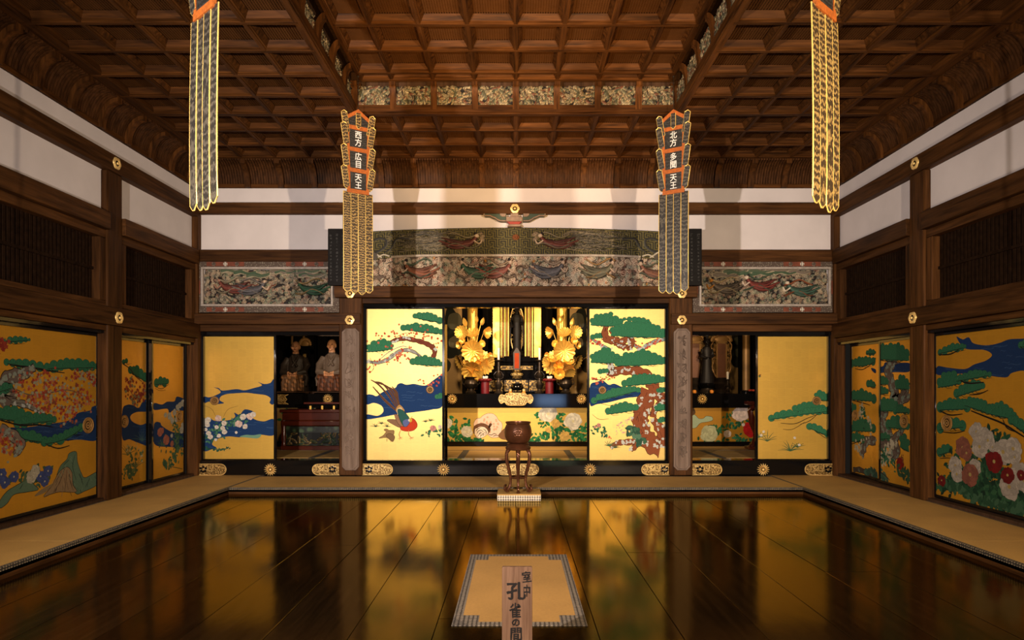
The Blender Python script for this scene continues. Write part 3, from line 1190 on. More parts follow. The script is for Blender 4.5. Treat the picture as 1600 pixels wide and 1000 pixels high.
class Screen:
    """a painted field of width w and height h; draw() takes points read on one crop of the photograph and lays them on the field"""

    def __init__(self, w, h, to_local, seed=1):
        self.w, self.h, self.loc = w, h, to_local
        self.depth = 0.0006
        self.cell = 0.006
        self.tone = 1.0
        self.gw, self.gh = int(w / self.cell) + 3, int(h / self.cell) + 3
        self.top = np.full((self.gh, self.gw), 0.0006)
        self.r = random.Random(seed)
        self.parts = {}
        self.cur = None

    def layer(self, name):
        self.cur = self.parts.setdefault(name, MB())

    def crop(self, x0, y0, s):
        self.cx0, self.cy0, self.cs = x0, y0, s

    def L(self, p):
        return self.loc(self.cx0 + p[0] / self.cs, self.cy0 + p[1] / self.cs)

    def up(self, d=0):
        pass

    def group(self, polys, col):
        """polygons that do not overlap each other: laid as one coat over whatever lies below"""
        Qs, wins = [], []
        d = 0.0
        for P in polys:
            P = clip_rect(P, self.w, self.h)
            Q = []
            for p in P:
                if not Q or abs(p[0] - Q[-1][0]) + abs(p[1] - Q[-1][1]) > 1e-5:
                    Q.append(p)
            if len(Q) < 3:
                continue
            xs = [p[0] + self.w / 2 for p in Q]
            ys = [p[1] for p in Q]
            win = (slice(max(0, int(min(ys) / self.cell)), int(max(ys) / self.cell) + 1), slice(max(0, int(min(xs) / self.cell)), int(max(xs) / self.cell) + 1))
            d = max(d, float(self.top[win].max()))
            Qs.append(Q)
            wins.append(win)
        if not Qs:
            return
        d += 0.000022
        for Q, win in zip(Qs, wins):
            self.top[win] = d
            g = sum(col) / 3.0
            k = self.tone
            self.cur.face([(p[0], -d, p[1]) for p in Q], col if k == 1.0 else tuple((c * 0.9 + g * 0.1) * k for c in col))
        self.depth = max(self.depth, d)

    def poly(self, P, col):
        self.group([P], col)

    def disc(self, c, r, col, n=10, sq=1.0, ph=0.0):
        self.poly([(c[0] + r * math.cos(2 * PI * k / n + ph), c[1] + r * sq * math.sin(2 * PI * k / n + ph)) for k in range(n)], col)

    def ribbon(self, P, w, col, taper=None):
        """P local points, w width(s)"""
        m = len(P)
        W = w if isinstance(w, (list, tuple)) else [w] * m
        l, r = [], []
        for i, p in enumerate(P):
            a, b = P[max(0, i - 1)], P[min(m - 1, i + 1)]
            dx, dy = b[0] - a[0], b[1] - a[1]
            d = math.hypot(dx, dy) + 1e-9
            nx, ny = -dy / d * W[i] / 2, dx / d * W[i] / 2
            l.append((p[0] + nx, p[1] + ny))
            r.append((p[0] - nx, p[1] - ny))
        self.group([[l[i], l[i + 1], r[i + 1], r[i]] for i in range(m - 1)], col)

    # --- motifs (pts in crop coordinates)
    def blob(self, pts, col, edge=None, n=6):
        P = smooth([self.L(p) for p in pts], True, n)
        self.up()
        if edge:
            self.ribbon(P + [P[0]], 0.010, edge)
            self.up()
        self.poly(P, col)
        self.up()

    def line(self, pts, w, col):
        P = smooth([self.L(p) for p in pts], False, 6)
        m = len(P)
        self.up()
        self.ribbon(P, [w * (0.35 + 0.65 * math.sin(PI * (0.12 + 0.85 * i / m))) for i in range(m)], col)
        self.up()

    def river(self, pts, ripples=10):
        self.layer('painted_river')
        self.blob(pts, NAVY)
        Q = [self.L(p) for p in pts]
        x0, x1 = min(p[0] for p in Q), max(p[0] for p in Q)
        y0, y1 = min(p[1] for p in Q), max(p[1] for p in Q)
        P = smooth(Q)
        for _ in range(ripples * 3):
            x, y, l = self.r.uniform(x0, x1), self.r.uniform(y0, y1), self.r.uniform(0.06, 0.2)
            pts_ = [(x + l * k / 4, y + 0.006 * math.sin(k * 1.7)) for k in range(5)]
            if all(inside(q, P) for q in pts_):
                self.ribbon(pts_, 0.003, NAVY_L)
        self.up()

    def pine(self, x0, y0, x1, y1, h, lobes=None, twigs=True, droop=0.0, base=GREEN):
        """a cushion of needles from (x0,y0) to (x1,y1) along its underside, h crop units high"""
        self.layer('painted_pine')
        a, b = self.L((x0, y0)), self.L((x1, y1))
        top = self.L(((x0 + x1) / 2, (y0 + y1) / 2 - h))
        mid = ((a[0] + b[0]) / 2, (a[1] + b[1]) / 2)
        hh = max(0.03, math.hypot(top[0] - mid[0], top[1] - mid[1]))
        Ln = math.hypot(b[0] - a[0], b[1] - a[1])
        ux, uy = (b[0] - a[0]) / Ln, (b[1] - a[1]) / Ln
        n = lobes or max(4, int(Ln / 0.062))
        at = lambda t, v: (a[0] + ux * Ln * t, a[1] + uy * Ln * t + v - droop * math.sin(PI * t))
        self.up()
        env = lambda t: hh * (0.30 + 0.70 * max(0.0, math.sin(PI * t)) ** 0.6)
        lob = []
        x = 0.0
        while x < 0.995:
            wd = (1.0 / n) * self.r.uniform(0.75, 1.3)
            wd = min(wd, 1.0 - x + 0.02)
            t = x + wd / 2
            e = env(min(0.99, t)) * self.r.uniform(0.88, 1.10)
            lob.append((min(0.985, t), e, min(Ln * wd * 0.66, e * 0.8)))
            x += wd
        for t, e, rr in lob:
            self.disc(at(t, e - rr), rr + 0.0022, GREEN_S, 16)
        self.up()
        body = [at(0, 0)] + [at(t, max(0.01, e - rr * 0.75)) for t, e, rr in lob] + [at(1, 0)]
        und = [at(1 - k / 14, -0.010 * math.sin(PI * k / 14) - 0.008 * (k % 2)) for k in range(1, 14)]
        self.poly(body + und, base)
        self.up()
        for t, e, rr in lob:
            self.disc(at(t, e - rr), rr, base, 16)
        self.up()
        # needles
        for t, e, rr in lob:
            for k in range(5):
                an = PI * (0.12 + 0.19 * k)
                c = at(t, e - rr)
                p = (c[0] + rr * 0.82 * math.cos(an), c[1] + rr * 0.82 * math.sin(an))
                self.ribbon([(c[0] + rr * 0.3 * math.cos(an), c[1] + rr * 0.2 * math.sin(an)), p], 0.0022, GREEN_L if k % 2 else GREEN_D)
        for _ in range(int(n * 2)):
            t = self.r.uniform(0.08, 0.92)
            v = env(t) * self.r.uniform(0.08, 0.55)
            c = at(t, v)
            for an in (0.5, 1.1, 1.7, 2.4):
                self.ribbon([c, (c[0] + 0.02 * math.cos(an), c[1] + 0.02 * math.sin(an))], 0.0022, GREEN_D if an < 1.5 else GREEN_L)
        self.up()
        if twigs:
            for k in range(max(2, n // 2)):
                t = self.r.uniform(0.1, 0.8)
                p = at(t, 0.004)
                q = [(p[0] + ux * s * 0.12 + 0.004 * self.r.uniform(-1, 1), p[1] - 0.012 - 0.02 * s - 0.012 * math.sin(s * 5)) for s in (0, 0.3, 0.6, 1.0)]
                self.ribbon(q, [0.006, 0.005, 0.004, 0.002], INK)
            self.ribbon([at(0.06 + 0.88 * k / 8, -0.006 + 0.004 * (k % 2)) for k in range(9)], 0.006, INK)
            self.up()

    def trunk(self, pts, widths, col=RUST, dark=RUST_D, spots=14, spot=LICHEN):
        """pts crop points, widths in metres"""
        self.layer('painted_trunk')
        P = smooth([self.L(p) for p in pts], False, 6)
        m = len(P)
        W = [widths[min(len(widths) - 1, int(i / (m - 1) * (len(widths) - 1)))] + (widths[min(len(widths) - 1, int(i / (m - 1) * (len(widths) - 1)) + 1)] - widths[min(len(widths) - 1, int(i / (m - 1) * (len(widths) - 1)))]) * ((i / (m - 1) * (len(widths) - 1)) % 1) for i in range(m)]
        W = [w * (1 + 0.16 * math.sin(i * 1.3) + self.r.uniform(-0.07, 0.07)) for i, w in enumerate(W)]
        self.up()
        self.ribbon(P, [w + 0.014 for w in W], INK)
        self.up()
        self.ribbon(P, W, col)
        self.up()
        for k in range(m // 2):
            i = self.r.randrange(m - 1)
            o = self.r.uniform(-0.35, 0.35) * W[i]
            a, b = P[i], P[min(m - 1, i + 2)]
            self.ribbon([(a[0] + o, a[1] + o * 0.3), (b[0] + o, b[1] + o * 0.3)], 0.006, dark)
        self.up()
        for k in range(spots):
            i = self.r.randrange(m)
            sd = self.r.choice((-1, 1))
            o = W[i] * sd * self.r.uniform(0.15, 0.5)
            c = (P[i][0] + o, P[i][1] + self.r.uniform(-0.02, 0.02))
            for _ in range(4):
                self.disc((c[0] + self.r.uniform(-0.016, 0.016), c[1] + self.r.uniform(-0.02, 0.02)), self.r.uniform(0.008, 0.016), spot, 7)
        self.up()

    def branch(self, pts, w, col=INK):
        self.layer('painted_trunk')
        self.line(pts, w, col)

    def blossoms(self, pts, n, spread, r=0.014, cols=(CORAL, CORAL_D), name='painted_blossom', leaves=None):
        """scattered along a crop polyline"""
        self.layer(name)
        P = smooth([self.L(p) for p in pts], False, 8)
        self.up()
        for k in range(n):
            p = self.r.choice(P)
            c = (p[0] + self.r.gauss(0, spread), p[1] + self.r.gauss(0, spread * 0.7))
            col = self.r.choice(cols)
            rr = r * self.r.uniform(0.7, 1.2)
            if leaves and k % 3 == 0:
                self.disc(c, rr * 0.9, leaves, 5, 0.8)
                continue
            ph = self.r.random() * 6
            pts5 = []
            for q in range(10):
                ra = rr if q % 2 == 0 else rr * 0.55
                pts5.append((c[0] + ra * math.cos(ph + q * PI / 5), c[1] + ra * math.sin(ph + q * PI / 5)))
            self.poly(pts5, col)
        self.up()

    def flower(self, x, y, r, col, edge=None, petals=9, name='painted_flowers', core=None):
        """r in metres"""
        self.layer(name)
        c = self.L((x, y))
        self.up()
        ph = self.r.random() * 6
        if edge:
            edge = tuple(0.62 * v + 0.38 * e for v, e in zip(col, edge))
        for ring, (k, s) in enumerate(((petals, 1.0), (petals - 2, 0.72), (max(4, petals - 5), 0.42))):
            if r < 0.03 and ring == 2:
                continue
            for i in range(k):
                a = ph + 2 * PI * i / k + ring * 0.5 + self.r.uniform(-0.12, 0.12)
                q = r * s * self.r.uniform(0.50, 0.68)
                p = (c[0] + q * math.cos(a), c[1] + q * 0.9 * math.sin(a))
                pr = r * s * self.r.uniform(0.36, 0.46)
                n = 9
                ang = self.r.uniform(0, 6)
                shp = lambda R_: [(p[0] + R_ * (1 + 0.13 * (j % 2)) * math.cos(ang + 2 * PI * j / n), p[1] + R_ * (1 + 0.13 * (j % 2)) * math.sin(ang + 2 * PI * j / n)) for j in range(n)]
                if edge and r > 0.03:
                    self.poly(shp(pr + 0.0022), edge)
                f = 1.0 - 0.07 * ((i + ring) % 3)
                self.poly(shp(pr), tuple(v * f for v in col))
        self.disc(c, r * 0.17, core or tuple(v * 0.9 for v in col), 8)
        self.up()

    def leafy(self, pts, n, spread, size=0.04, cols=(GREEN, GREEN_D, (52, 118, 78)), name='painted_leaves', vein=True):
        """leaf sprays scattered along a crop polyline; size in metres"""
        self.layer(name)
        P = smooth([self.L(p) for p in pts], False, 8)
        self.up()
        for k in range(n):
            if k % 25 == 24:
                self.up()
            p = self.r.choice(P)
            c = (p[0] + self.r.gauss(0, spread), p[1] + self.r.gauss(0, spread * 0.7))
            self.leaf(c, self.r.uniform(0, 2 * PI), size * self.r.uniform(0.7, 1.25), self.r.choice(cols), vein)
        self.up()

    def leaf(self, c, an, L, col, vein=True):
        ca, sa = math.cos(an), math.sin(an)
        P = [(-0.5, 0), (-0.2, 0.23), (0.15, 0.24), (0.5, 0), (0.15, -0.24), (-0.2, -0.23)]
        self.poly([(c[0] + L * (u * ca - v * sa), c[1] + L * (u * sa + v * ca)) for u, v in P], col)

    def grass(self, x, y, n, hgt, col=(60, 110, 70), name='painted_leaves'):
        self.layer(name)
        c = self.L((x, y))
        self.up()
        for k in range(n):
            an = PI * (0.12 + 0.76 * (k + 0.5) / n) + self.r.uniform(-0.1, 0.1)
            l = hgt * self.r.uniform(0.6, 1.1)
            q = [(c[0] + l * s * math.cos(an) * (1 + 0.4 * s), c[1] + l * (s * math.sin(an) - 0.35 * s * s * abs(math.cos(an)))) for s in (0, 0.35, 0.7, 1)]
            self.ribbon(q, [0.008, 0.009, 0.007, 0.002], col)
        self.up()

    def pull(self, x, y, r=0.05):
        self.pulls = getattr(self, 'pulls', [])
        self.pulls.append((self.L((x, y)), r))


def inside(q, P):
    c = False
    for i in range(len(P)):
        a, b = P[i - 1], P[i]
        if (a[1] > q[1]) != (b[1] > q[1]) and q[0] < (b[0] - a[0]) * (q[1] - a[1]) / (b[1] - a[1] + 1e-12) + a[0]:
            c = not c
    return c


LAYERLABEL = {}


def screen(label, w, h, loc, rotz, gold, to_local, draw, seed=1, fr=0.035, th=0.03, crop=(0, 0, 1)):
    """w, h of the gold field; the lacquer frame goes round it; origin at the middle of the field's lower edge"""
    t = thing('sliding_screen', label, 'sliding screen', loc, rotz)
    put('gold_field', MB().box(-w / 2, w / 2, 0, th - 0.006, 0, h), gold, t)
    f = MB()
    f.box(-w / 2 - fr, -w / 2, -0.010, th, -fr, h + fr)
    f.box(w / 2, w / 2 + fr, -0.010, th, -fr, h + fr)
    f.box(-w / 2, w / 2, -0.010, th, h, h + fr)
    f.box(-w / 2, w / 2, -0.010, th, -fr, 0)
    put('lacquer_frame', f, lacquer, t, bevel=0.003)
    S = Screen(w, h, to_local, seed)
    S.crop(*crop)
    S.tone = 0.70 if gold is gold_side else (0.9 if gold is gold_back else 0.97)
    draw(S)
    for k, mb in S.parts.items():
        if mb.f:
            put(k, mb, pigment, t, smooth=False)
    for c, r in getattr(S, 'pulls', []):
        y = -S.depth
        m = MB().lathe([(r * 0.55, 0), (r * 0.6, 0.004), (r * 0.86, 0.003), (r * 0.95, 0.008), (r, 0.006), (r, 0)], seg=24)
        p = put('door_pull', m, pull_bronze, t, loc=(c[0], y, c[1]), rot=(PI / 2, 0, 0))
        q = MB()
        for i in range(12):
            a = 2 * PI * i / 12
            q.ball((r * 0.34 * math.cos(a), r * 0.34 * math.sin(a), 0.004), (r * 0.13, r * 0.13, 0.004), 6, 4)
        q.ball((0, 0, 0.004), (r * 0.15, r * 0.15, 0.005), 8, 4)
        put('pull_rosette', q, dim_gold, p)
    return t


def back_local(cx, z0, Y):
    return lambda px, py: (bx(px, Y) - cx, bz(py, Y) - z0)


def left_local(X, cy, z0):
    def f(px, py):
        Y = X * F / (VX - px)
        return (Y - cy, bz(py, Y) - z0)
    return f


def right_local(X, cy, z0):
    def f(px, py):
        Y = X * F / (px - VX)
        return (cy - Y, bz(py, Y) - z0)
    return f


def back_screen(label, px0, px1, py0, py1, Y, gold, draw, crop, seed):
    x0, x1, z1, z0 = bx(px0, Y), bx(px1, Y), bz(py0, Y), bz(py1, Y)
    cx = (x0 + x1) / 2
    return screen(label, x1 - x0, z1 - z0, (cx, Y, z0), 0, gold, back_local(cx, z0, Y), draw, seed, crop=crop)


def side_screen(label, s, y0, y1, z0, z1, X, draw, crop, seed):
    cy = (y0 + y1) / 2
    loc = (s * X, cy, z0)
    to = left_local(X, cy, z0) if s < 0 else right_local(X, cy, z0)
    return screen(label, y1 - y0, z1 - z0, loc, PI / 2 if s < 0 else -PI / 2, gold_side, to, draw, seed, crop=crop)


# ---- the pheasant screen (left of the main altar)
def draw_pheasant(S):
    S.river([(45, 525), (70, 522), (95, 530), (120, 512), (150, 498), (190, 488), (205, 468), (225, 462), (250, 470), (290, 466), (330, 474), (360, 470), (400, 440), (440, 428), (440, 575), (380, 600), (300, 612), (200, 625), (120, 640), (45, 650), (45, 625), (100, 632), (130, 610), (120, 580), (80, 565), (45, 572)])
    S.pine(285, 120, 440, 148, 42, 7)
    S.pine(222, 182, 440, 205, 45, 10)
    S.trunk([(150, 258), (190, 240), (240, 230), (300, 240), (350, 255), (385, 275), (398, 300), (388, 330)], [0.035, 0.05, 0.055, 0.06, 0.05], (128, 62, 40), RUST_D, 10)
    S.trunk([(45, 350), (100, 355), (150, 340), (190, 310), (240, 290), (290, 300), (330, 330)], [0.02, 0.04, 0.045, 0.04, 0.02], (160, 160, 148), (100, 96, 90), 6)
    S.branch([(100, 350), (160, 300), (230, 270), (280, 285)], 0.012, (150, 150, 140))
    S.branch([(180, 235), (230, 205), (280, 200)], 0.007)
    S.branch([(60, 330), (80, 380), (60, 410)], 0.007)
    S.pine(45, 300, 180, 285, 60, 5)
    S.pine(270, 362, 440, 372, 48, 8)
    S.blossoms([(80, 230), (150, 205), (210, 190), (290, 215), (330, 200), (400, 235), (430, 245)], 55, 0.055, 0.019)
    S.blossoms([(110, 300), (170, 290), (250, 280), (240, 310), (200, 330), (250, 335), (130, 350), (70, 380), (50, 400)], 55, 0.05, 0.019)
    S.blossoms([(320, 455), (370, 465), (420, 440), (430, 425)], 22, 0.035, 0.018)
    S.pine(400, 540, 450, 535, 26, 3, False)
    # rocks of grass
    for x, y in ((90, 690), (120, 675), (150, 690), (350, 665), (375, 660)):
        S.grass(x, y, 6, 0.06, (60, 84, 58))
    S.leafy([(360, 740), (390, 715), (420, 710), (430, 735)], 22, 0.03, 0.05)
    S.flower(388, 697, 0.045, PINK, None, 8)
    S.flower(425, 690, 0.03, CREAM, None, 7)
    # pheasant
    S.layer('painted_pheasant')
    br = (112, 74, 48)
    tail = [((205, 600), (150, 520), (105, 470), (65, 445)), ((208, 595), (170, 520), (125, 465), (80, 455)), ((212, 590), (190, 530), (150, 480), (95, 460)),
            ((215, 585), (200, 540), (185, 500), (150, 480)), ((205, 608), (150, 560), (110, 520), (75, 480)), ((204, 612), (160, 575), (125, 540), (95, 500)), ((214, 580), (205, 540), (200, 510), (175, 480))]
    for q in tail:
        S.line(q, 0.024, br)
        S.line(q, 0.006, (60, 34, 22))
    S.blob([(195, 600), (212, 575), (232, 590), (240, 610), (225, 630), (205, 620)], (186, 140, 70))
    S.blob([(200, 600), (222, 588), (232, 612), (226, 630), (206, 626)], (210, 190, 150))
    S.blob([(150, 655), (185, 652), (215, 660), (235, 680), (215, 692), (180, 676)], (138, 104, 74), (70, 48, 34))
    S.blob([(190, 625), (220, 640), (235, 670), (245, 690), (225, 690), (200, 660)], (150, 112, 82), (70, 48, 34))
    S.blob([(206, 600), (232, 606), (262, 640), (268, 668), (250, 690), (232, 680), (212, 640)], (40, 92, 84), (20, 40, 40))
    S.blob([(232, 660), (262, 650), (276, 672), (262, 690), (240, 690)], (92, 104, 158))
    S.blob([(222, 688), (250, 690), (268, 668), (270, 648), (286, 648), (303, 668), (304, 690), (284, 708), (250, 712), (222, 704)], (206, 58, 26), (90, 24, 14))
    S.blob([(262, 650), (272, 644), (280, 652), (276, 664), (266, 664)], (214, 170, 50))
    S.blob([(259, 655), (265, 648), (268, 658), (264, 662)], (230, 214, 180))
    S.line([(272, 648), (278, 638), (282, 634)], 0.008, (214, 150, 60))
    S.line([(222, 704), (212, 730), (220, 748)], 0.012, (200, 140, 80))
    S.line([(262, 708), (262, 730), (276, 748)], 0.012, (200, 140, 80))
    for x in (218, 276):
        for dx, dy in ((-12, 4), (10, 6), (-4, 10), (12, -4)):
            S.line([(x, 746), (x + dx, 748 + dy)], 0.007, (190, 130, 80))
    # chick
    S.blob([(108, 748), (130, 735), (150, 712), (170, 708), (186, 712), (180, 735), (165, 745), (135, 745)], (150, 118, 72), (80, 60, 40))
    S.blob([(145, 735), (165, 725), (188, 740), (180, 765), (165, 758)], (128, 98, 62), (80, 60, 40))
    S.blob([(132, 704), (145, 698), (158, 706), (150, 716), (138, 712)], (150, 118, 72))
    S.line([(150, 745), (148, 766)], 0.008, (120, 90, 60))
    S.line([(172, 760), (168, 768)], 0.008, (120, 90, 60))
    S.pull(373, 496, 0.055)


def draw_bigpine(S):
    S.river([(73, 475), (110, 455), (140, 448), (170, 470), (200, 465), (235, 480), (270, 488), (330, 500), (330, 530), (260, 540), (180, 560), (110, 572), (73, 576)], 6)
    S.trunk([(75, 225), (110, 250), (180, 290)], [0.018, 0.03, 0.03], (150, 164, 156), (100, 110, 104), 4)
    S.trunk([(300, 260), (340, 285), (380, 260), (430, 240), (465, 235)], [0.03, 0.05, 0.045, 0.03], (150, 164, 156), (100, 110, 104), 6)
    S.blossoms([(75, 240), (100, 250), (130, 245)], 22, 0.04, 0.018)
    S.blossoms([(290, 250), (340, 270), (390, 250), (440, 235), (350, 300)], 30, 0.035, 0.018)
    S.blossoms([(85, 445), (130, 440), (170, 430), (190, 420), (100, 465)], 30, 0.035, 0.018)
    S.branch([(75, 440), (130, 445), (190, 420)], 0.009)
    S.pine(75, 225, 150, 225, 25, 4, False)
    S.trunk([(160, 155), (150, 200), (165, 235), (200, 240), (225, 255), (260, 280)], [0.05, 0.09, 0.10, 0.11, 0.08], spots=12)
    S.trunk([(175, 200), (200, 180), (210, 160)], [0.05, 0.05, 0.03], spots=3)
    S.trunk([(200, 235), (240, 245), (280, 225), (290, 260), (262, 285)], [0.06, 0.08, 0.07, 0.07], spots=6)
    S.pine(75, 160, 240, 165, 70, 7)
    S.pine(180, 215, 465, 225, 88, 12)
    S.pine(240, 130, 385, 140, 20, 6, False)
    S.trunk([(165, 350), (185, 380), (180, 410), (230, 395), (300, 400), (360, 420), (400, 470), (410, 520)], [0.05, 0.08, 0.10, 0.12, 0.15, 0.17, 0.18], spots=26)
    S.pine(75, 355, 230, 355, 75, 7)
    S.pine(200, 372, 465, 362, 78, 10)
    S.pine(115, 408, 170, 405, 24, 3, False)
    S.trunk([(385, 500), (360, 560), (340, 620), (335, 680), (360, 740), (400, 780), (440, 790)], [0.24, 0.22, 0.21, 0.22, 0.26, 0.30], spots=34)
    S.trunk([(415, 520), (440, 540), (465, 520)], [0.12, 0.10, 0.09], spots=5)
    S.trunk([(400, 640), (410, 600), (440, 570), (465, 560)], [0.07, 0.08, 0.08, 0.07], spots=8)
    S.trunk([(400, 650), (430, 690), (455, 740), (460, 790)], [0.07, 0.12, 0.14, 0.14], spots=10)
    S.trunk([(360, 745), (310, 765), (260, 770), (215, 775), (180, 800)], [0.13, 0.09, 0.07, 0.06, 0.05], spots=10)
    S.trunk([(330, 770), (300, 800), (285, 812)], [0.09, 0.06, 0.04], spots=4)
    S.pine(240, 478, 465, 455, 55, 10)
    S.pine(80, 560, 330, 500, 42, 10)
    S.pine(155, 625, 320, 600, 52, 7)
    S.pine(420, 508, 465, 505, 26, 3, False)
    S.pine(410, 605, 465, 600, 36, 3)
    S.pine(425, 665, 465, 660, 25, 3, False)
    S.branch([(85, 625), (120, 650), (170, 648)], 0.006)
    S.branch([(120, 565), (180, 578), (220, 560)], 0.006)
    S.leafy([(85, 710), (110, 690), (140, 710), (160, 720), (130, 725)], 22, 0.025, 0.06)
    S.flower(118, 680, 0.03, PINK, None, 8)
    S.flower(100, 690, 0.02, PINK, None, 7)
    S.blossoms([(210, 730), (215, 690), (240, 660), (285, 650), (250, 680), (245, 720)], 40, 0.016, 0.011, ((214, 170, 160), (200, 140, 140)))
    S.grass(170, 790, 8, 0.09)
    S.leafy([(265, 720), (300, 710), (320, 740), (330, 780), (290, 690), (350, 770)], 46, 0.03, 0.085, ((84, 128, 96), (58, 106, 76), (44, 84, 64)))
    S.blossoms([(165, 745), (180, 755)], 6, 0.02, 0.012)
    S.grass(205, 800, 7, 0.06, (70, 92, 60))
    S.pull(137, 498, 0.055)


def draw_chrys(S):
    S.river([(68, 455), (110, 462), (150, 450), (186, 430), (170, 408), (142, 398), (175, 402), (200, 418), (290, 408), (340, 416), (400, 402), (455, 384), (430, 362), (470, 375), (510, 368), (534, 350), (534, 498), (505, 498), (512, 470), (480, 448), (420, 440), (350, 432), (290, 435), (230, 440), (190, 455), (180, 480), (208, 500), (150, 505), (110, 490), (68, 505)])
    S.river([(68, 612), (90, 600), (118, 596), (150, 614), (240, 610), (280, 590), (276, 562), (310, 575), (345, 540), (405, 558), (390, 590), (420, 610), (470, 618), (534, 606), (534, 706), (440, 704), (380, 715), (310, 722), (240, 716), (180, 728), (140, 742), (132, 770), (160, 790), (130, 800), (68, 800)], 16)
    S.layer('painted_leaves')
    S.blob([(310, 718), (350, 706), (400, 708), (450, 702), (430, 728), (360, 724)], (110, 160, 130))
    S.leafy([(90, 790), (140, 800), (200, 800), (235, 790)], 40, 0.018, 0.035, ((40, 96, 70), (30, 78, 58)))
    S.leafy([(110, 740), (140, 690), (170, 650), (220, 640), (280, 615), (320, 605), (180, 690), (200, 700)], 110, 0.045, 0.05, ((60, 120, 92), (44, 96, 74), (84, 138, 104)))
    S.branch([(160, 600), (130, 540), (80, 515)], 0.005, (120, 92, 40))
    S.branch([(205, 590), (235, 540), (300, 518)], 0.005, (120, 92, 40))
    for x, y, r, c in ((104, 608, .04, WHITE_P), (98, 640, .038, WHITE_P), (90, 672, .026, WHITE_P), (108, 695, .032, WHITE_P), (120, 720, .036, WHITE_P), (172, 598, .045, (232, 200, 182)), (210, 630, .036, WHITE_P), (160, 655, .03, WHITE_P),
                       (200, 662, .032, WHITE_P), (212, 686, .036, WHITE_P), (175, 712, .03, WHITE_P), (332, 590, .045, WHITE_P), (378, 585, .05, (236, 206, 190)), (398, 575, .04, WHITE_P), (305, 635, .05, (236, 206, 190)), (345, 652, .036, WHITE_P), (288, 690, .02, WHITE_P), (155, 738, .022, WHITE_P), (84, 622, .022, WHITE_P)):
        S.flower(x, y, r, c, (120, 110, 96), 8, core=(220, 150, 120))
    S.pull(148, 484, 0.062)


def draw_pine_right(S):
    S.pine(560, 640, 620, 648, 38, 4)
    S.pine(470, 690, 620, 695, 42, 8)
    S.pine(370, 725, 500, 705, 28, 6)
    S.pine(490, 705, 620, 690, 26, 6)
    S.pine(530, 755, 620, 795, 28, 5)
    S.branch([(420, 740), (480, 742), (530, 720), (570, 706)], 0.010)
    S.branch([(430, 765), (470, 765), (520, 735)], 0.007)
    S.branch([(500, 745), (540, 730), (580, 695)], 0.008)
    S.branch([(560, 770), (600, 798), (620, 805)], 0.008)
    S.grass(365, 815, 7, 0.16, (70, 100, 60))
    S.grass(330, 800, 6, 0.12, (80, 110, 70))
    S.grass(460, 855, 12, 0.17, (52, 96, 60))
    S.grass(490, 840, 6, 0.10, (52, 96, 60))
    for x, y in ((350, 775), (478, 800), (497, 830), (340, 790)):
        S.flower(x, y, 0.020, WHITE_P, None, 6)
    S.blossoms([(332, 543), (338, 546)], 6, 0.008, 0.012, ((120, 40, 30),))
    S.leafy([(335, 548)], 4, 0.01, 0.03)
    S.pull(568, 648, 0.062)


def draw_left_far(S):     # right leaf of the pair in the left wall
    S.river([(218, 428), (260, 436), (290, 420), (330, 418), (345, 392), (392, 412), (392, 465), (355, 470), (320, 470), (300, 492), (290, 460), (218, 466)], 6)
    S.river([(218, 545), (250, 536), (262, 556), (320, 590), (392, 600), (392, 670), (300, 672), (218, 655)], 8)
    S.pine(218, 322, 296, 318, 44, 4)
    S.branch([(222, 335), (260, 348), (300, 322)], 0.008)
    S.branch([(222, 345), (250, 358), (282, 356)], 0.006)
    S.leafy([(330, 520), (340, 600), (350, 660), (330, 720), (310, 770), (350, 700)], 130, 0.06, 0.06, ((70, 116, 76), (50, 96, 64), (92, 130, 84)))
    S.leafy([(270, 750), (285, 780)], 14, 0.02, 0.07, ((70, 116, 76), (50, 96, 64)))
    S.leafy([(250, 650), (290, 620), (270, 700)], 24, 0.04, 0.05, ((80, 116, 90), (60, 100, 80)))
    S.branch([(300, 780), (350, 790), (375, 795)], 0.01, (50, 80, 50))
    for x, y, r in ((377, 428, .05), (360, 440, .045), (347, 452, .04), (355, 475, .03), (330, 480, .045), (303, 500, .05), (318, 525, .045), (340, 520, .04), (376, 552, .04), (370, 578, .05), (280, 495, .035), (315, 610, .03)):
        S.flower(x, y, r, (214, 210, 186), (110, 110, 90), 8)
    for x, y, r in ((250, 590, .06), (285, 632, .07), (317, 654, .04), (262, 583, .04)):
        S.flower(x, y, r, (210, 120, 92), (140, 60, 50), 8)
    S.pull(356, 502, 0.075)


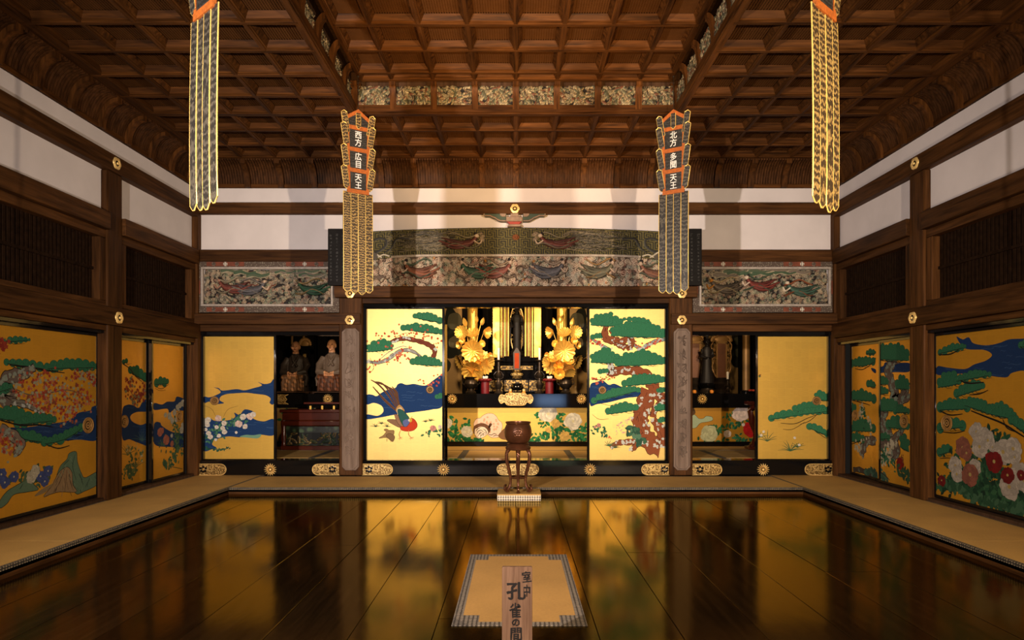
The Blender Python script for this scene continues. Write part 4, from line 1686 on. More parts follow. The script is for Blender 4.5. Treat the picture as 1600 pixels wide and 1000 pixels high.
def draw_left_near(S):    # left leaf of the pair in the left wall
    S.river([(40, 470), (65, 438), (100, 440), (130, 455), (150, 425), (175, 404), (192, 410), (192, 470), (120, 478), (85, 500), (95, 530), (140, 550), (192, 545), (192, 660), (130, 650), (80, 630), (40, 625)], 8)
    S.pine(75, 250, 192, 318, 58, 6)
    S.pine(38, 205, 68, 195, 22, 2)
    S.branch([(42, 210), (80, 235), (110, 275), (150, 310)], 0.014, (60, 46, 40))
    S.branch([(60, 330), (90, 370), (110, 420), (130, 460)], 0.010, (80, 64, 54))
    S.blossoms([(60, 330), (90, 300), (80, 360), (100, 400), (130, 390), (160, 370), (110, 440), (170, 345), (70, 390)], 110, 0.055, 0.026, ((176, 60, 36), (150, 44, 34), (196, 84, 50)), leaves=(150, 150, 110))
    S.leafy([(70, 780), (90, 820), (60, 830), (110, 800), (80, 750)], 70, 0.05, 0.06, ((120, 134, 74), (84, 110, 66), (66, 96, 60)))
    S.leafy([(60, 690), (120, 690), (140, 720)], 18, 0.05, 0.05, ((120, 134, 74), (96, 120, 74)))
    S.grass(70, 720, 7, 0.18, (110, 124, 70))
    S.grass(150, 640, 8, 0.2, (70, 110, 110))
    S.grass(115, 790, 7, 0.16, (110, 124, 70))
    S.blossoms([(80, 650), (75, 690), (130, 660), (150, 760)], 14, 0.03, 0.016, ((210, 200, 150),))
    S.pull(50, 530, 0.075)


def draw_left_front(S):
    S.river([(235, 510), (300, 490), (340, 458), (390, 448), (400, 432), (425, 440), (425, 570), (340, 574), (260, 580), (235, 560)], 8)
    S.river([(20, 525), (120, 520), (300, 500), (300, 560), (20, 560)], 6)
    S.pine(0, 150, 130, 142, 20, 5)
    S.pine(15, 240, 250, 275, 30, 9)
    S.pine(190, 265, 422, 260, 42, 9)
    S.branch([(40, 250), (160, 268), (280, 285)], 0.014)
    S.trunk([(0, 420), (30, 380), (20, 330), (50, 300), (100, 290), (150, 260)], [0.20, 0.18, 0.15, 0.13, 0.10, 0.06], GREYB, (70, 58, 50), 24, (150, 160, 140))
    S.trunk([(50, 410), (100, 420), (150, 440), (200, 470)], [0.05, 0.06, 0.04, 0.02], (130, 124, 106), (80, 72, 62), 6)
    S.branch([(60, 350), (130, 380), (220, 370), (300, 360), (380, 390)], 0.012, (110, 100, 84))
    S.blossoms([(60, 360), (130, 330), (200, 320), (260, 340), (330, 360), (370, 400), (240, 390), (160, 400), (210, 440), (290, 450), (330, 440), (130, 380), (300, 490)], 420, 0.075, 0.021, ((196, 72, 42), (176, 56, 36), (206, 112, 74), (150, 76, 44)), leaves=(172, 166, 128))
    S.blossoms([(330, 290), (380, 300), (410, 320), (420, 290)], 110, 0.05, 0.021, ((178, 58, 34), (158, 44, 30), (196, 96, 60)), leaves=(168, 160, 120))
    S.blossoms([(0, 170), (20, 150)], 30, 0.05, 0.024, ((178, 58, 34), (158, 44, 30)))
    S.pine(-20, 370, 50, 350, 34, 3)
    S.pine(-20, 480, 140, 500, 66, 5)
    S.pine(60, 510, 240, 490, 40, 7)
    S.pine(40, 560, 210, 590, 44, 7)
    S.pine(180, 592, 370, 510, 36, 8, droop=0.05)
    S.branch([(0, 490), (90, 512), (160, 510), (230, 520)], 0.016)
    S.trunk([(0, 520), (60, 560), (90, 600), (60, 640)], [0.06, 0.10, 0.09, 0.04], (134, 116, 98), (80, 66, 56), 8, (150, 160, 140))
    S.branch([(200, 595), (250, 612), (300, 600)], 0.012)
    S.blossoms([(0, 580), (30, 570), (60, 600), (20, 630)], 60, 0.05, 0.021, ((178, 58, 34), (196, 96, 60)), leaves=(168, 160, 120))
    S.layer('painted_rocks')
    tq = (98, 128, 96)
    S.blob([(0, 840), (30, 800), (60, 780), (95, 760), (125, 742), (145, 768), (165, 790), (120, 800), (60, 812), (30, 850), (0, 870)], tq, INK)
    S.blob([(245, 740), (262, 690), (290, 660), (300, 635), (330, 628), (335, 670), (352, 720), (370, 740), (425, 715), (425, 765), (360, 800), (330, 808), (310, 770), (295, 720), (270, 720)], tq, INK)
    S.blob([(190, 820), (225, 775), (250, 725), (275, 700), (295, 695), (312, 720), (315, 770), (330, 800), (260, 800), (220, 810)], (160, 128, 84), INK)
    S.blob([(150, 820), (180, 790), (230, 765), (200, 800)], (150, 124, 80))
    for q in (((280, 700), (262, 750), (235, 800)), ((290, 705), (285, 760), (280, 800)), ((268, 710), (240, 760)), ((300, 720), (305, 760), (318, 795))):
        S.line(q, 0.008, (96, 70, 44))
    for q in (((325, 640), (315, 690), (330, 750)), ((275, 685), (300, 660)), ((345, 720), (360, 770)), ((100, 765), (85, 790)), ((390, 740), (370, 780))):
        S.line(q, 0.009, (50, 76, 58))
    for k in range(46):
        x, y = S.r.uniform(250, 420), S.r.uniform(640, 790)
        if inside(S.L((x, y)), smooth([S.L(p) for p in [(245, 740), (262, 690), (300, 640), (330, 640), (335, 670), (352, 720), (370, 745), (425, 725), (425, 765), (360, 795), (330, 800), (300, 740), (290, 700), (260, 735)]])):
            S.line([(x, y), (x + S.r.uniform(-4, 6), y + 8), (x + S.r.uniform(-6, 10), y + 18)], 0.006, S.r.choice([(60, 88, 66), (128, 152, 116), (46, 66, 52)]))
    for k in range(24):
        x, y = S.r.uniform(205, 320), S.r.uniform(720, 800)
        if abs(x - 270) < (y - 690) * 0.7:
            S.line([(x, y), (x + (x - 275) * 0.12, y + 12), (x + (x - 275) * 0.3, y + 24)], 0.006, S.r.choice([(110, 82, 52), (184, 152, 104), (84, 62, 42)]))
    S.leafy([(10, 760), (60, 740), (140, 735), (200, 720), (170, 750), (120, 720)], 60, 0.05, 0.06, ((66, 96, 60), (84, 110, 72), (50, 80, 54)))
    for x, y in ((5, 725), (60, 735), (208, 710), (175, 733), (20, 760), (193, 755)):
        S.flower(x, y, 0.055, (72, 88, 150), (30, 40, 80), 8, core=(200, 190, 150))
    for x, y in ((152, 710), (134, 738)):
        S.flower(x, y, 0.06, (212, 202, 168), (120, 110, 80), 8)
    S.pull(380, 512, 0.085)


def draw_right_far(S):    # left leaf of the pair in the right wall
    S.river([(165, 232), (190, 240), (190, 262), (172, 250)], 1)
    S.pine(50, 210, 190, 195, 50, 8, droop=0.04)
    S.pine(135, 150, 190, 150, 26, 4)
    S.branch([(75, 235), (120, 240), (180, 200)], 0.012)
    S.pine(140, 330, 190, 340, 40, 3)
    S.trunk([(110, 720), (120, 680), (140, 640), (190, 640)], [0.10, 0.14, 0.12, 0.10], GREYB, (70, 56, 48), 14, (150, 160, 140))
    S.pine(42, 405, 190, 418, 62, 7)
    S.pine(42, 480, 80, 470, 46, 3)
    S.pine(42, 580, 190, 585, 74, 8)
    S.pine(42, 640, 130, 640, 50, 5)
    S.branch([(50, 410), (110, 425), (160, 440)], 0.012)
    S.branch([(50, 660), (100, 640), (160, 620)], 0.012)
    S.blossoms([(110, 440), (120, 470), (100, 500), (135, 500), (155, 600), (80, 660), (100, 680), (85, 690)], 60, 0.03, 0.026, ((214, 204, 170), (190, 184, 150)))
    S.leafy([(110, 450), (125, 480), (110, 510), (90, 670)], 30, 0.04, 0.05)
    S.trunk([(65, 800), (100, 800), (150, 820), (190, 830)], [0.05, 0.06, 0.06, 0.05], (84, 70, 56), (50, 40, 34), 6, (110, 130, 110))
    S.leafy([(140, 820), (170, 800), (185, 830)], 24, 0.03, 0.10, ((74, 116, 92), (54, 92, 72)))
    S.pull(77, 497, 0.075)


def draw_right_near(S):   # right leaf of the pair in the right wall
    S.river([(190, 232), (230, 222), (245, 200), (290, 205), (378, 205), (378, 252), (300, 256), (240, 258), (190, 262)], 5)
    S.trunk([(300, 175), (275, 210), (260, 260), (275, 310), (295, 360), (290, 400), (330, 410), (378, 380)], [0.13, 0.15, 0.16, 0.15, 0.16, 0.14, 0.13, 0.10], GREYB, (70, 56, 48), 40, (140, 156, 136))
    S.trunk([(325, 420), (350, 350), (378, 350)], [0.06, 0.08, 0.06], GREYB, (70, 56, 48), 5, (140, 156, 136))
    S.pine(188, 180, 378, 190, 100, 9)
    S.branch([(200, 185), (260, 195), (330, 200)], 0.012)
    S.pine(190, 320, 262, 322, 52, 4)
    S.pine(300, 345, 378, 350, 82, 5)
    S.pine(200, 378, 260, 372, 40, 4)
    S.trunk([(240, 460), (225, 520), (240, 570), (270, 620), (300, 680), (280, 740)], [0.16, 0.18, 0.16, 0.16, 0.18, 0.12], GREYB, (70, 56, 48), 34, (140, 156, 136))
    S.trunk([(190, 690), (220, 660), (280, 640), (320, 600), (345, 570)], [0.14, 0.14, 0.10, 0.08, 0.05], GREYB, (70, 56, 48), 14, (140, 156, 136))
    S.pine(188, 470, 330, 470, 75, 7)
    S.pine(290, 480, 378, 478, 40, 5)
    S.pine(250, 560, 378, 575, 72, 6)
    S.pine(200, 628, 270, 625, 38, 4)
    S.pine(325, 670, 378, 700, 90, 3)
    S.blossoms([(240, 690), (215, 740), (250, 760), (265, 690), (290, 650), (200, 720)], 80, 0.035, 0.028, ((214, 204, 170), (190, 184, 150)))
    S.leafy([(240, 700), (260, 750), (290, 775), (210, 690)], 36, 0.05, 0.06)
    S.leafy([(205, 790), (215, 830), (240, 850)], 24, 0.04, 0.10, ((74, 116, 92), (54, 92, 72)))
    S.branch([(200, 800), (240, 830), (268, 858)], 0.016, (60, 56, 44))
    S.flower(326, 766, 0.07, (170, 26, 20), (90, 14, 12), 9)
    S.leafy([(320, 810), (350, 800), (370, 850), (345, 840)], 30, 0.04, 0.08, ((52, 96, 62), (40, 78, 52)))
    S.leafy([(340, 730)], 8, 0.03, 0.04, ((150, 84, 40),))
    S.pull(350, 530, 0.08)


def draw_right_front(S):
    S.river([(120, 110), (150, 122), (178, 112), (200, 140), (260, 150), (320, 140), (370, 122), (439, 118), (480, 110), (480, 270), (430, 270), (380, 282), (355, 302), (280, 295), (220, 285), (120, 285), (30, 290), (30, 250), (80, 256), (160, 262), (205, 240), (260, 222), (288, 195), (250, 172), (160, 165)], 22)
    S.pine(415, 155, 470, 158, 34, 3)
    S.pine(30, 190, 162, 158, 32, 6)
    S.branch([(35, 195), (90, 192), (130, 172)], 0.014)
    S.pine(30, 350, 140, 330, 70, 5)
    S.pine(110, 320, 285, 290, 36, 8)
    S.pine(110, 395, 250, 350, 54, 7)
    S.branch([(140, 318), (180, 330), (250, 325)], 0.016)
    S.branch([(180, 385), (230, 380), (270, 362)], 0.012)
    S.pine(30, 455, 180, 450, 56, 7)
    S.branch([(40, 460), (90, 480), (150, 475)], 0.014)
    S.pine(150, 430, 300, 480, 60, 7)
    S.pine(260, 470, 400, 500, 68, 7)
    S.pine(370, 510, 480, 590, 60, 6)
    S.branch([(190, 460), (260, 488), (340, 520), (420, 570), (470, 600)], 0.018)
    S.branch([(340, 500), (360, 540), (400, 560)], 0.012)
    S.pine(30, 550, 160, 535, 54, 6)
    S.branch([(50, 560), (110, 565), (160, 555)], 0.012)
    S.pine(30, 670, 98, 650, 40, 3)
    S.branch([(40, 685), (70, 684), (90, 684)], 0.010)
    S.layer('painted_leaves')
    S.blob([(35, 830), (60, 790), (100, 780), (160, 800), (220, 790), (300, 800), (380, 830), (470, 850), (470, 940), (400, 935), (340, 900), (290, 895), (230, 895), (180, 862), (110, 840)], (24, 72, 46))
    S.leafy([(120, 690), (180, 720), (240, 700), (300, 740), (260, 780), (340, 800), (400, 850), (300, 850), (220, 830), (140, 800), (80, 810), (440, 880), (350, 880), (320, 600), (260, 640), (350, 690), (230, 870)], 520, 0.10, 0.085, ((38, 92, 56), (26, 70, 44), (56, 110, 66), (18, 54, 36)))
    S.leafy([(60, 800), (110, 820), (170, 850), (260, 890), (360, 910), (450, 930)], 90, 0.03, 0.10, ((70, 116, 78), (46, 92, 58)))
    wh = (214, 200, 176)
    for x, y, r, c in ((215, 560, .10, wh), (250, 590, .12, wh), (230, 630, .11, wh), (270, 600, .09, wh), (342, 655, .12, wh), (390, 640, .11, wh), (398, 680, .07, wh), (115, 720, .10, wh), (122, 760, .09, wh), (208, 725, .08, wh), (370, 820, .12, wh), (420, 775, .13, wh), (445, 790, .12, wh), (292, 632, .05, wh),
                       (150, 635, .11, (170, 96, 72)), (168, 660, .08, (170, 96, 72)), (185, 762, .12, (170, 96, 72)), (300, 700, .11, (150, 20, 20)), (365, 765, .08, (140, 18, 18)), (50, 790, .06, (140, 18, 18)), (430, 765, .05, (140, 18, 18))):
        S.flower(x, y, r, c, (90, 70, 56), 9, core=(200, 170, 90))
    S.pull(78, 518, 0.085)


def draw_plain(S):
    S.river([(0, 500), (60, 470), (160, 480), (160, 560), (60, 570), (0, 560)], 4)


YS = D + 0.05
Cph, Cpi = (560, 460, 3.333), (900, 460, 3.333)
back_screen('gold sliding screen painted with a red-breasted pheasant beside a river', 573, 691, 483, 718, YS, gold_mid, draw_pheasant, Cph, 11)
back_screen('gold sliding screen painted with a rust-trunked giant pine', 921, 1040, 483, 718, YS, gold_mid, draw_bigpine, Cpi, 12)
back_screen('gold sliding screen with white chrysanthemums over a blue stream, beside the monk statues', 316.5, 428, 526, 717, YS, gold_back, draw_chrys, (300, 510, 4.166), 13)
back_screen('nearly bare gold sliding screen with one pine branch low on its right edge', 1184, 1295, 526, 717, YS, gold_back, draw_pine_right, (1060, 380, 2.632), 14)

XS = 4.52
ZT, ZB = Z(0.575), 0.075
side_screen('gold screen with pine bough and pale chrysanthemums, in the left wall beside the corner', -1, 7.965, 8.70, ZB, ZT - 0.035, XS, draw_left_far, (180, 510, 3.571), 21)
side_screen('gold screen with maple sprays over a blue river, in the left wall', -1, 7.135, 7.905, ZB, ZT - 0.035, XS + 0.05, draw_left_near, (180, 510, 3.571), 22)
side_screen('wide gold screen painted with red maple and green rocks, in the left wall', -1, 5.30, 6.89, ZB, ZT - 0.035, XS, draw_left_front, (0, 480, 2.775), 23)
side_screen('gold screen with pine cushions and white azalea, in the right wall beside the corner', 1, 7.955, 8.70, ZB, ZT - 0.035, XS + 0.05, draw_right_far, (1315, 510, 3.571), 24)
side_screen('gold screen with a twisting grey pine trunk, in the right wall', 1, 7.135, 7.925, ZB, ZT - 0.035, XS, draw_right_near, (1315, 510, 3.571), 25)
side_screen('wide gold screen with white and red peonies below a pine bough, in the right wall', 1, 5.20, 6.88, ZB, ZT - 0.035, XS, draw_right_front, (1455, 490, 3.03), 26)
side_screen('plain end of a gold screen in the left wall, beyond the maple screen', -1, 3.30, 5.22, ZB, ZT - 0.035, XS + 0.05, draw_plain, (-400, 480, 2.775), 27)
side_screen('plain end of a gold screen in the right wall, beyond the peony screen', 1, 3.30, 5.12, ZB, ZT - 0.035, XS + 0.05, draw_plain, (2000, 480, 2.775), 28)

# ------------------------------------------------------------------ carved transoms in the side bays
PALC = [((84, 74, 62), (150, 138, 116)), ((96, 72, 54), (168, 150, 122)), ((62, 62, 54), (132, 126, 108)), ((98, 46, 32), (158, 132, 108)),
        ((52, 66, 50), (120, 126, 100)), ((110, 90, 62), (178, 160, 130)), ((44, 38, 34), (110, 100, 86))]


def transom(px0, px1, label, seed, figs):
    py0, py1 = 409, 489
    x0, x1, z1, z0 = bx(px0), bx(px1), bz(py0), bz(py1)
    w, h = x1 - x0, z1 - z0
    t = thing('carved_transom', label, 'carved transom', ((x0 + x1) / 2, D - 0.02, z0), 0)
    e = 0.085
    f = MB()
    put('painted_frame', MB().box(-w / 2, w / 2, -0.035, 0.015, 0, e), brocade_frame, t, bevel=0.003)
    put('painted_frame', MB().box(-w / 2, w / 2, -0.035, 0.015, h - e, h), brocade_frame, t, bevel=0.003)
    put('painted_frame', MB().box(-w / 2, -w / 2 + e, -0.035, 0.015, e, h - e), brocade_frame, t, bevel=0.003)
    put('painted_frame', MB().box(w / 2 - e, w / 2, -0.035, 0.015, e, h - e), brocade_frame, t, bevel=0.003)
    for fx in (-0.29, 0.26):
        for zz in (0.012, h - e + 0.012):
            a, b = fx * w - 0.13 * w, fx * w + 0.13 * w
            o = put('red_field', MB().box(a, b, -0.039, -0.034, zz, zz + e - 0.024), rust_field, t)
            for k in (-1, 0, 1):
                q = MB()
                cx = (a + b) / 2 + k * (b - a) * 0.31
                q.lathe([(0.030, 0), (0.028, 0.004), (0.014, 0.006), (0.010, 0.003)], seg=14)
                put('crest', q, brocade_frame if k else white_border, o, loc=(cx, -0.039, zz + (e - 0.024) / 2), rot=(PI / 2, 0, 0))
    for sx in (-1, 1):
        put('red_field', MB().box(sx * (w / 2 - e / 2) - 0.03, sx * (w / 2 - e / 2) + 0.03, -0.039, -0.034, h * 0.36, h * 0.62), rust_field, t)
    # white moulding
    m = MB()
    ww, i = 0.03, e
    for a, b, c, d in ((-w / 2 + i, w / 2 - i, i, i + ww), (-w / 2 + i, w / 2 - i, h - i - ww, h - i), (-w / 2 + i, -w / 2 + i + ww, i + ww, h - i - ww), (w / 2 - i - ww, w / 2 - i, i + ww, h - i - ww)):
        m.box(a, b, -0.055, -0.02, c, d)
    put('white_moulding', m, plain('moulding_' + str(seed), (0.36, 0.31, 0.26), 0.7, 0, 0.2, 20), t, bevel=0.004)
    W, Hh = w - 2 * (e + ww), h - 2 * (e + ww)
    R = Relief(W, Hh, 430, 112, (24, 18, 14), seed)
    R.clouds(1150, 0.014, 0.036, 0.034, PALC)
    for k in range(10):     # drifting cloud bands along the top
        y = Hh * R.r.uniform(0.80, 0.97)
        x = R.r.uniform(0.1, W - 0.2)
        c = R.r.choice([(74, 86, 64), (104, 94, 80), (112, 100, 86), (60, 80, 56)])
        R.stroke([(x, y), (x + 0.08, y + 0.015), (x + 0.18, y - 0.01), (x + 0.28, y + 0.01)], 0.036, 0.02, 0.042, c, (160, 148, 122))
    for k in range(14):      # stray ribbons and drapery
        c = R.r.choice(PALC)
        x, z, an = R.r.uniform(0.05, W - 0.05), R.r.uniform(0.04, Hh * 0.8), R.r.uniform(0, 6)
        R.stroke([(x + 0.04 * j * math.cos(an), z + 0.03 * j * math.sin(an) + 0.014 * math.sin(2 * j + an)) for j in range(5)], 0.011, 0.006, 0.045, c[0], c[1])
    for fx, fz, cols, flip in figs:
        body, wing, face = cols
        R.figure(fx * W, fz * Hh, flip, 1.0, body, wing, face)
    me = R.mesh('relief', carve_paint)
    o = put('relief', me, None, t, loc=(0, 0.012, e + ww))
    put('relief_back', MB().box(-W / 2, W / 2, 0.013, 0.02, e + ww, h - e - ww), dark_wood, t)
    return t


skin = (196, 170, 142)
transom(308, 532, 'carved and painted cloud transom in the left bay, over the chrysanthemum screen', 31, [
    (0.16, 0.50, ((98, 50, 40), (150, 136, 110), (150, 110, 90)), 1), (0.44, 0.46, ((78, 76, 78), (120, 112, 104), skin), -1), (0.78, 0.46, ((34, 66, 44), (140, 116, 74), (90, 80, 60)), 1)])
transom(1081, 1304, 'carved and painted cloud transom in the right bay, over the bare gold screen', 32, [
    (0.40, 0.58, ((104, 46, 38), (70, 90, 70), (210, 190, 166)), 1), (0.72, 0.42, ((56, 80, 66), (140, 78, 48), (214, 198, 172)), 1), (0.12, 0.5, ((84, 74, 62), (170, 150, 110), (176, 116, 40)), 1)])

# ------------------------------------------------------------------ great carved beam over the altar opening
XK = 2.43
t = thing('carved_beam', 'long arched beam with key-fret ground and flying celestial maidens above the altar', 'carved beam', (0, D - 0.033, Z(1.752)), 0)
wk, hk = 2 * XK, 0.46
R = Relief(wk, hk, 860, 92, (34, 32, 20), 41)
FR = ["1111111010", "1000001010", "1011101010", "1010001010", "1010111010", "1010000010", "1011111110", "1000000000", "1111101111", "0000101000"]
FA = np.array([[int(c) for c in r] for r in FR])
ji = (np.floor(R.X / 0.0155).astype(int) % 10)
jj = (np.floor(R.Z / 0.0155).astype(int) % 10)
fr = FA[jj, ji].astype(float)
R.H += fr * 0.007
R.C = np.where(fr[..., None] > 0, np.array((96, 86, 42)), np.array((36, 34, 21)))
for s in (-1, 1):
    mid = wk / 2
    # curling tendrils and the bevelled ends
    R.stroke([(mid + s * 2.0, 0.28), (mid + s * 1.90, 0.33), (mid + s * 1.80, 0.30), (mid + s * 1.80, 0.20), (mid + s * 1.90, 0.12), (mid + s * 2.02, 0.10)], 0.020, 0.026, 0.030, (40, 38, 34), (96, 92, 72))
    R.stroke([(mid + s * 1.48, 0.30), (mid + s * 1.58, 0.31), (mid + s * 1.66, 0.29), (mid + s * 1.72, 0.16), (mid + s * 1.80, 0.10)], 0.024, 0.014, 0.030, (40, 38, 34), (90, 86, 66))
    m = (np.abs(R.X - mid) > 1.92) & (R.Z < (np.abs(R.X - mid) - 1.80) * 0.75)
    R.H[m] = 0.012
    R.C[m] = (74, 66, 54)
    R.stroke([(mid + s * 1.86, 0.02), (mid + s * 1.94, 0.09), (mid + s * 2.06, 0.19), (mid + s * 2.16, 0.26), (mid + s * 2.3, 0.36)], 0.012, 0.012, 0.028, (186, 174, 150))
    R.stroke([(mid + s * 1.76, 0.03), (mid + s * 1.83, 0.06), (mid + s * 1.9, 0.03)], 0.014, 0.012, 0.028, (186, 174, 150))
    # maiden with streaming plumes
    hx = 0.42 if s > 0 else 0.62
    for k in range(60):
        z0 = 0.10 + 0.0052 * k
        a0 = R.r.uniform(0, 6)
        x0 = hx + R.r.uniform(0.18, 0.5)
        R.stroke([(mid + s * (x0 + 0.10 * j), z0 + 0.022 * math.sin(a0 + j * 1.1) + (0.22 - z0) * (0.25 if j == 0 else 0)) for j in range(5 + k % 4)], 0.0085, 0.005, 0.020 + 0.014 * R.r.random(), R.r.choice([(74, 66, 50), (96, 86, 64), (52, 46, 36), (110, 98, 76), (60, 58, 44)]), R.r.choice([(134, 120, 92), (40, 36, 28)]))
    R.figure(mid + s * hx, 0.22, s, 1.15, (84, 42, 32), (122, 110, 84), (190, 166, 138), 0.034)
    for k in range(6):
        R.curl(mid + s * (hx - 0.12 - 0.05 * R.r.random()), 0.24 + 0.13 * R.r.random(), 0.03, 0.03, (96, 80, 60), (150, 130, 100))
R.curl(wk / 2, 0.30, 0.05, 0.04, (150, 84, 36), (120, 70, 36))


def warp(X, Zz):
    u = (X - wk / 2) / (wk / 2)
    bot = 0.055 * (1 - np.clip(np.abs(u) * 1.22, 0, 1) ** 6)
    top = 0.375 + 0.075 * (1 - u * u)
    return bot + (top - bot) * Zz / hk


put('carved_face', R.mesh('carved_face', carve_paint, warp), None, t, loc=(0, -0.03, 0))
m, mk = MB(), MB()
for k in range(40):
    u0, u1 = -1 + 2 * k / 40, -1 + 2 * (k + 1) / 40
    tp = [0.375 + 0.075 * (1 - u * u) for u in (u0, u1)]
    bt = [0.055 * (1 - min(1, abs(u) * 1.22) ** 6) for u in (u0, u1)]
    x0, x1 = u0 * XK, u1 * XK
    m.face([(x0, -0.03, tp[0]), (x1, -0.03, tp[1]), (x1, 0.03, tp[1]), (x0, 0.03, tp[0])])
    mk.face([(x0, -0.03, bt[0]), (x0, 0.03, bt[0]), (x1, 0.03, bt[1]), (x1, -0.03, bt[1])])
put('beam_top', m, dark_wood, t)
put('beam_soffit', mk, dark_wood, t)
m = MB()
m.tube([(x, -0.055, 0.055 * (1 - min(1, abs(x / XK) * 1.22) ** 6) + 0.006) for x in [(-1.72 + 3.44 * k / 30) for k in range(31)]], 0.018, 8)
put('pale_moulding', m, white_border if False else plain('pale_moulding', (0.42, 0.34, 0.25), 0.6, 0, 0.2, 20), t)

t = thing('carved_frieze_board', 'carved cloud board with small painted figures, between arched beam and altar lintel', 'carved board', (0, D - 0.023, Z(1.379)), 0)
wb, hb = 2 * XK, 0.37
R = Relief(wb, hb, 900, 90, (92, 74, 58), 43)
PALF = [((134, 110, 88), (190, 168, 142)), ((120, 94, 74), (180, 156, 130)), ((108, 104, 90), (164, 156, 136)), ((126, 62, 46), (184, 152, 126)), ((146, 122, 98), (200, 178, 150)), ((84, 92, 74), (146, 146, 120)), ((112, 88, 66), (172, 148, 120))]
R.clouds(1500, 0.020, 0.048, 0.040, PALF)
for fx, c1, c2, s in ((0.20, (122, 74, 50), (84, 96, 74), 1), (0.36, (60, 84, 62), (150, 130, 110), 1), (0.47, (116, 66, 52), (150, 126, 100), -1), (0.62, (88, 84, 84), (150, 132, 112), -1), (0.76, (98, 92, 70), (156, 118, 72), -1), (0.87, (110, 72, 54), (96, 98, 78), 1)):
    R.figure(fx * wb, 0.20, s, 1.05, c1, c2, (190, 162, 136), 0.05)
for k in range(18):
    c = R.r.choice(PALF)
    x, z, an = R.r.uniform(0.05, wb - 0.05), R.r.uniform(0.04, hb - 0.04), R.r.uniform(0, 6)
    R.stroke([(x + 0.045 * j * math.cos(an), z + 0.025 * j * math.sin(an) + 0.016 * math.sin(2 * j + an)) for j in range(5)], 0.011, 0.006, 0.05, c[0], tuple(v * 0.5 for v in c[0]))
for k in range(26):
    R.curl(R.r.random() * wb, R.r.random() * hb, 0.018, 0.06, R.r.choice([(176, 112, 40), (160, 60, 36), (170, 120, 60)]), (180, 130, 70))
arch = lambda X: 0.055 * (1 - np.clip(np.abs((X - wb / 2) / (wb / 2)) * 1.22, 0, 1) ** 6)
put('carved_face', R.mesh('carved_face', carve_paint, lambda X, Zz: Zz * (hb + arch(X)) / hb), None, t, loc=(0, -0.02, 0))
put('board', MB().box(-XK, XK, -0.018, 0.02, 0, hb), dark_wood, t)
put('filler_board', MB().box(-1.95, 1.95, -0.001, 0.02, hb + 0.001, hb + 0.07), dark_wood, t)

# bracket on top of the great beam
t = thing('bracket_arm', 'painted stepped bracket block standing on the arched carved beam', 'bracket', (bx(804), D - 0.09, bz(358.5) + 0.014), 0)


def outline(pts, y0, y1, nm, mat, bev=0.003):
    m = MB()
    m.prism([(p[0], p[1]) for p in pts], 'y', y0, y1)
    return put(nm, m, mat, t, bevel=bev)


stone = plain('bracket_tan', (0.26, 0.17, 0.11), 0.7, 0, 0.25, 20)
s_ = 1 / 112 / 12.3
q = lambda x, y: ((x - 795) * s_, (470 - y) * s_)
outline([q(660, 470), q(680, 430), q(910, 430), q(925, 470)][::-1], -0.03, 0.06, 'block_foot', stone)
outline([q(690, 430), q(680, 400), q(640, 378), q(940, 378), q(900, 400), q(895, 430)][::-1], -0.025, 0.06, 'block_neck', dark_red)
outline([q(635, 380), q(635, 292), q(940, 292), q(940, 380)][::-1], -0.05, 0.06, 'bearing_block', stone)
green_p = plain('bracket_green', (0.035, 0.06, 0.032), 0.6, 0, 0.2)
for sx in (1, -1):
    f = lambda x, y: (sx * q(x, y)[0], q(x, y)[1])
    arm = [f(210, 225), f(215, 255), f(240, 278), f(330, 278), f(380, 305), f(430, 320), f(470, 350), f(520, 372), f(640, 375), f(640, 225)]
    outline(arm if sx > 0 else arm[::-1], -0.015, 0.05, 'arm', green_p)
    ed = [f(210, 230), f(225, 262), f(330, 262), f(385, 290), f(430, 305), f(475, 340), f(530, 362), f(630, 362)]
    m = MB().tube([(p[0], -0.018, p[1]) for p in ed], 0.011, 6)
    put('arm_edge', m, white_border if False else stone, t)
    up = [f(515, 225), f(520, 260), f(560, 285), f(630, 285), f(630, 225)]
    outline(up if sx > 0 else up[::-1], -0.03, 0.05, 'upper_arm', stone)
    m = MB().box(sx * 0.03, sx * 0.085, -0.04, 0.05, q(0, 290)[1], q(0, 226)[1])
outline([q(715, 290), q(720, 228), q(870, 228), q(870, 290)][::-1], -0.045, 0.05, 'small_block', stone)

# ------------------------------------------------------------------ inscribed boards


def text_mesh(body, size, mat, name, offset=0.0, extrude=0.0015, sx=1.0, space=1.0):
    cu = bpy.data.curves.new(name, 'FONT')
    cu.body = body
    cu.size = size
    cu.align_x = 'CENTER'
    cu.align_y = 'TOP'
    cu.offset = offset
    cu.extrude = extrude
    cu.space_line = space
    cu.resolution_u = 3
    ob = bpy.data.objects.new(name, cu)
    COL.objects.link(ob)
    dg = bpy.context.evaluated_depsgraph_get()
    me = bpy.data.meshes.new_from_object(ob.evaluated_get(dg))
    me.name = name
    bpy.data.objects.remove(ob)
    bpy.data.curves.remove(cu)
    for v in me.vertices:
        v.co.x *= sx
    me.materials.clear()
    me.materials.append(mat)
    return me


def scribble(m, cx, cz, s, r, y, w=0.0035):
    """one brush-like unreadable character of about s metres"""
    for k in range(r.randint(3, 5)):
        if r.random() < 0.5:
            z = cz + r.uniform(-0.4, 0.4) * s
            a, b = cx - s * r.uniform(0.2, 0.45), cx + s * r.uniform(0.2, 0.45)
            m.box(a, b, y - 0.002, y, z - w / 2, z + w / 2)
        else:
            x = cx + r.uniform(-0.35, 0.35) * s
            a, b = cz - s * r.uniform(0.1, 0.45), cz + s * r.uniform(0.1, 0.45)
            m.box(x - w / 2, x + w / 2, y - 0.002, y, a, b)


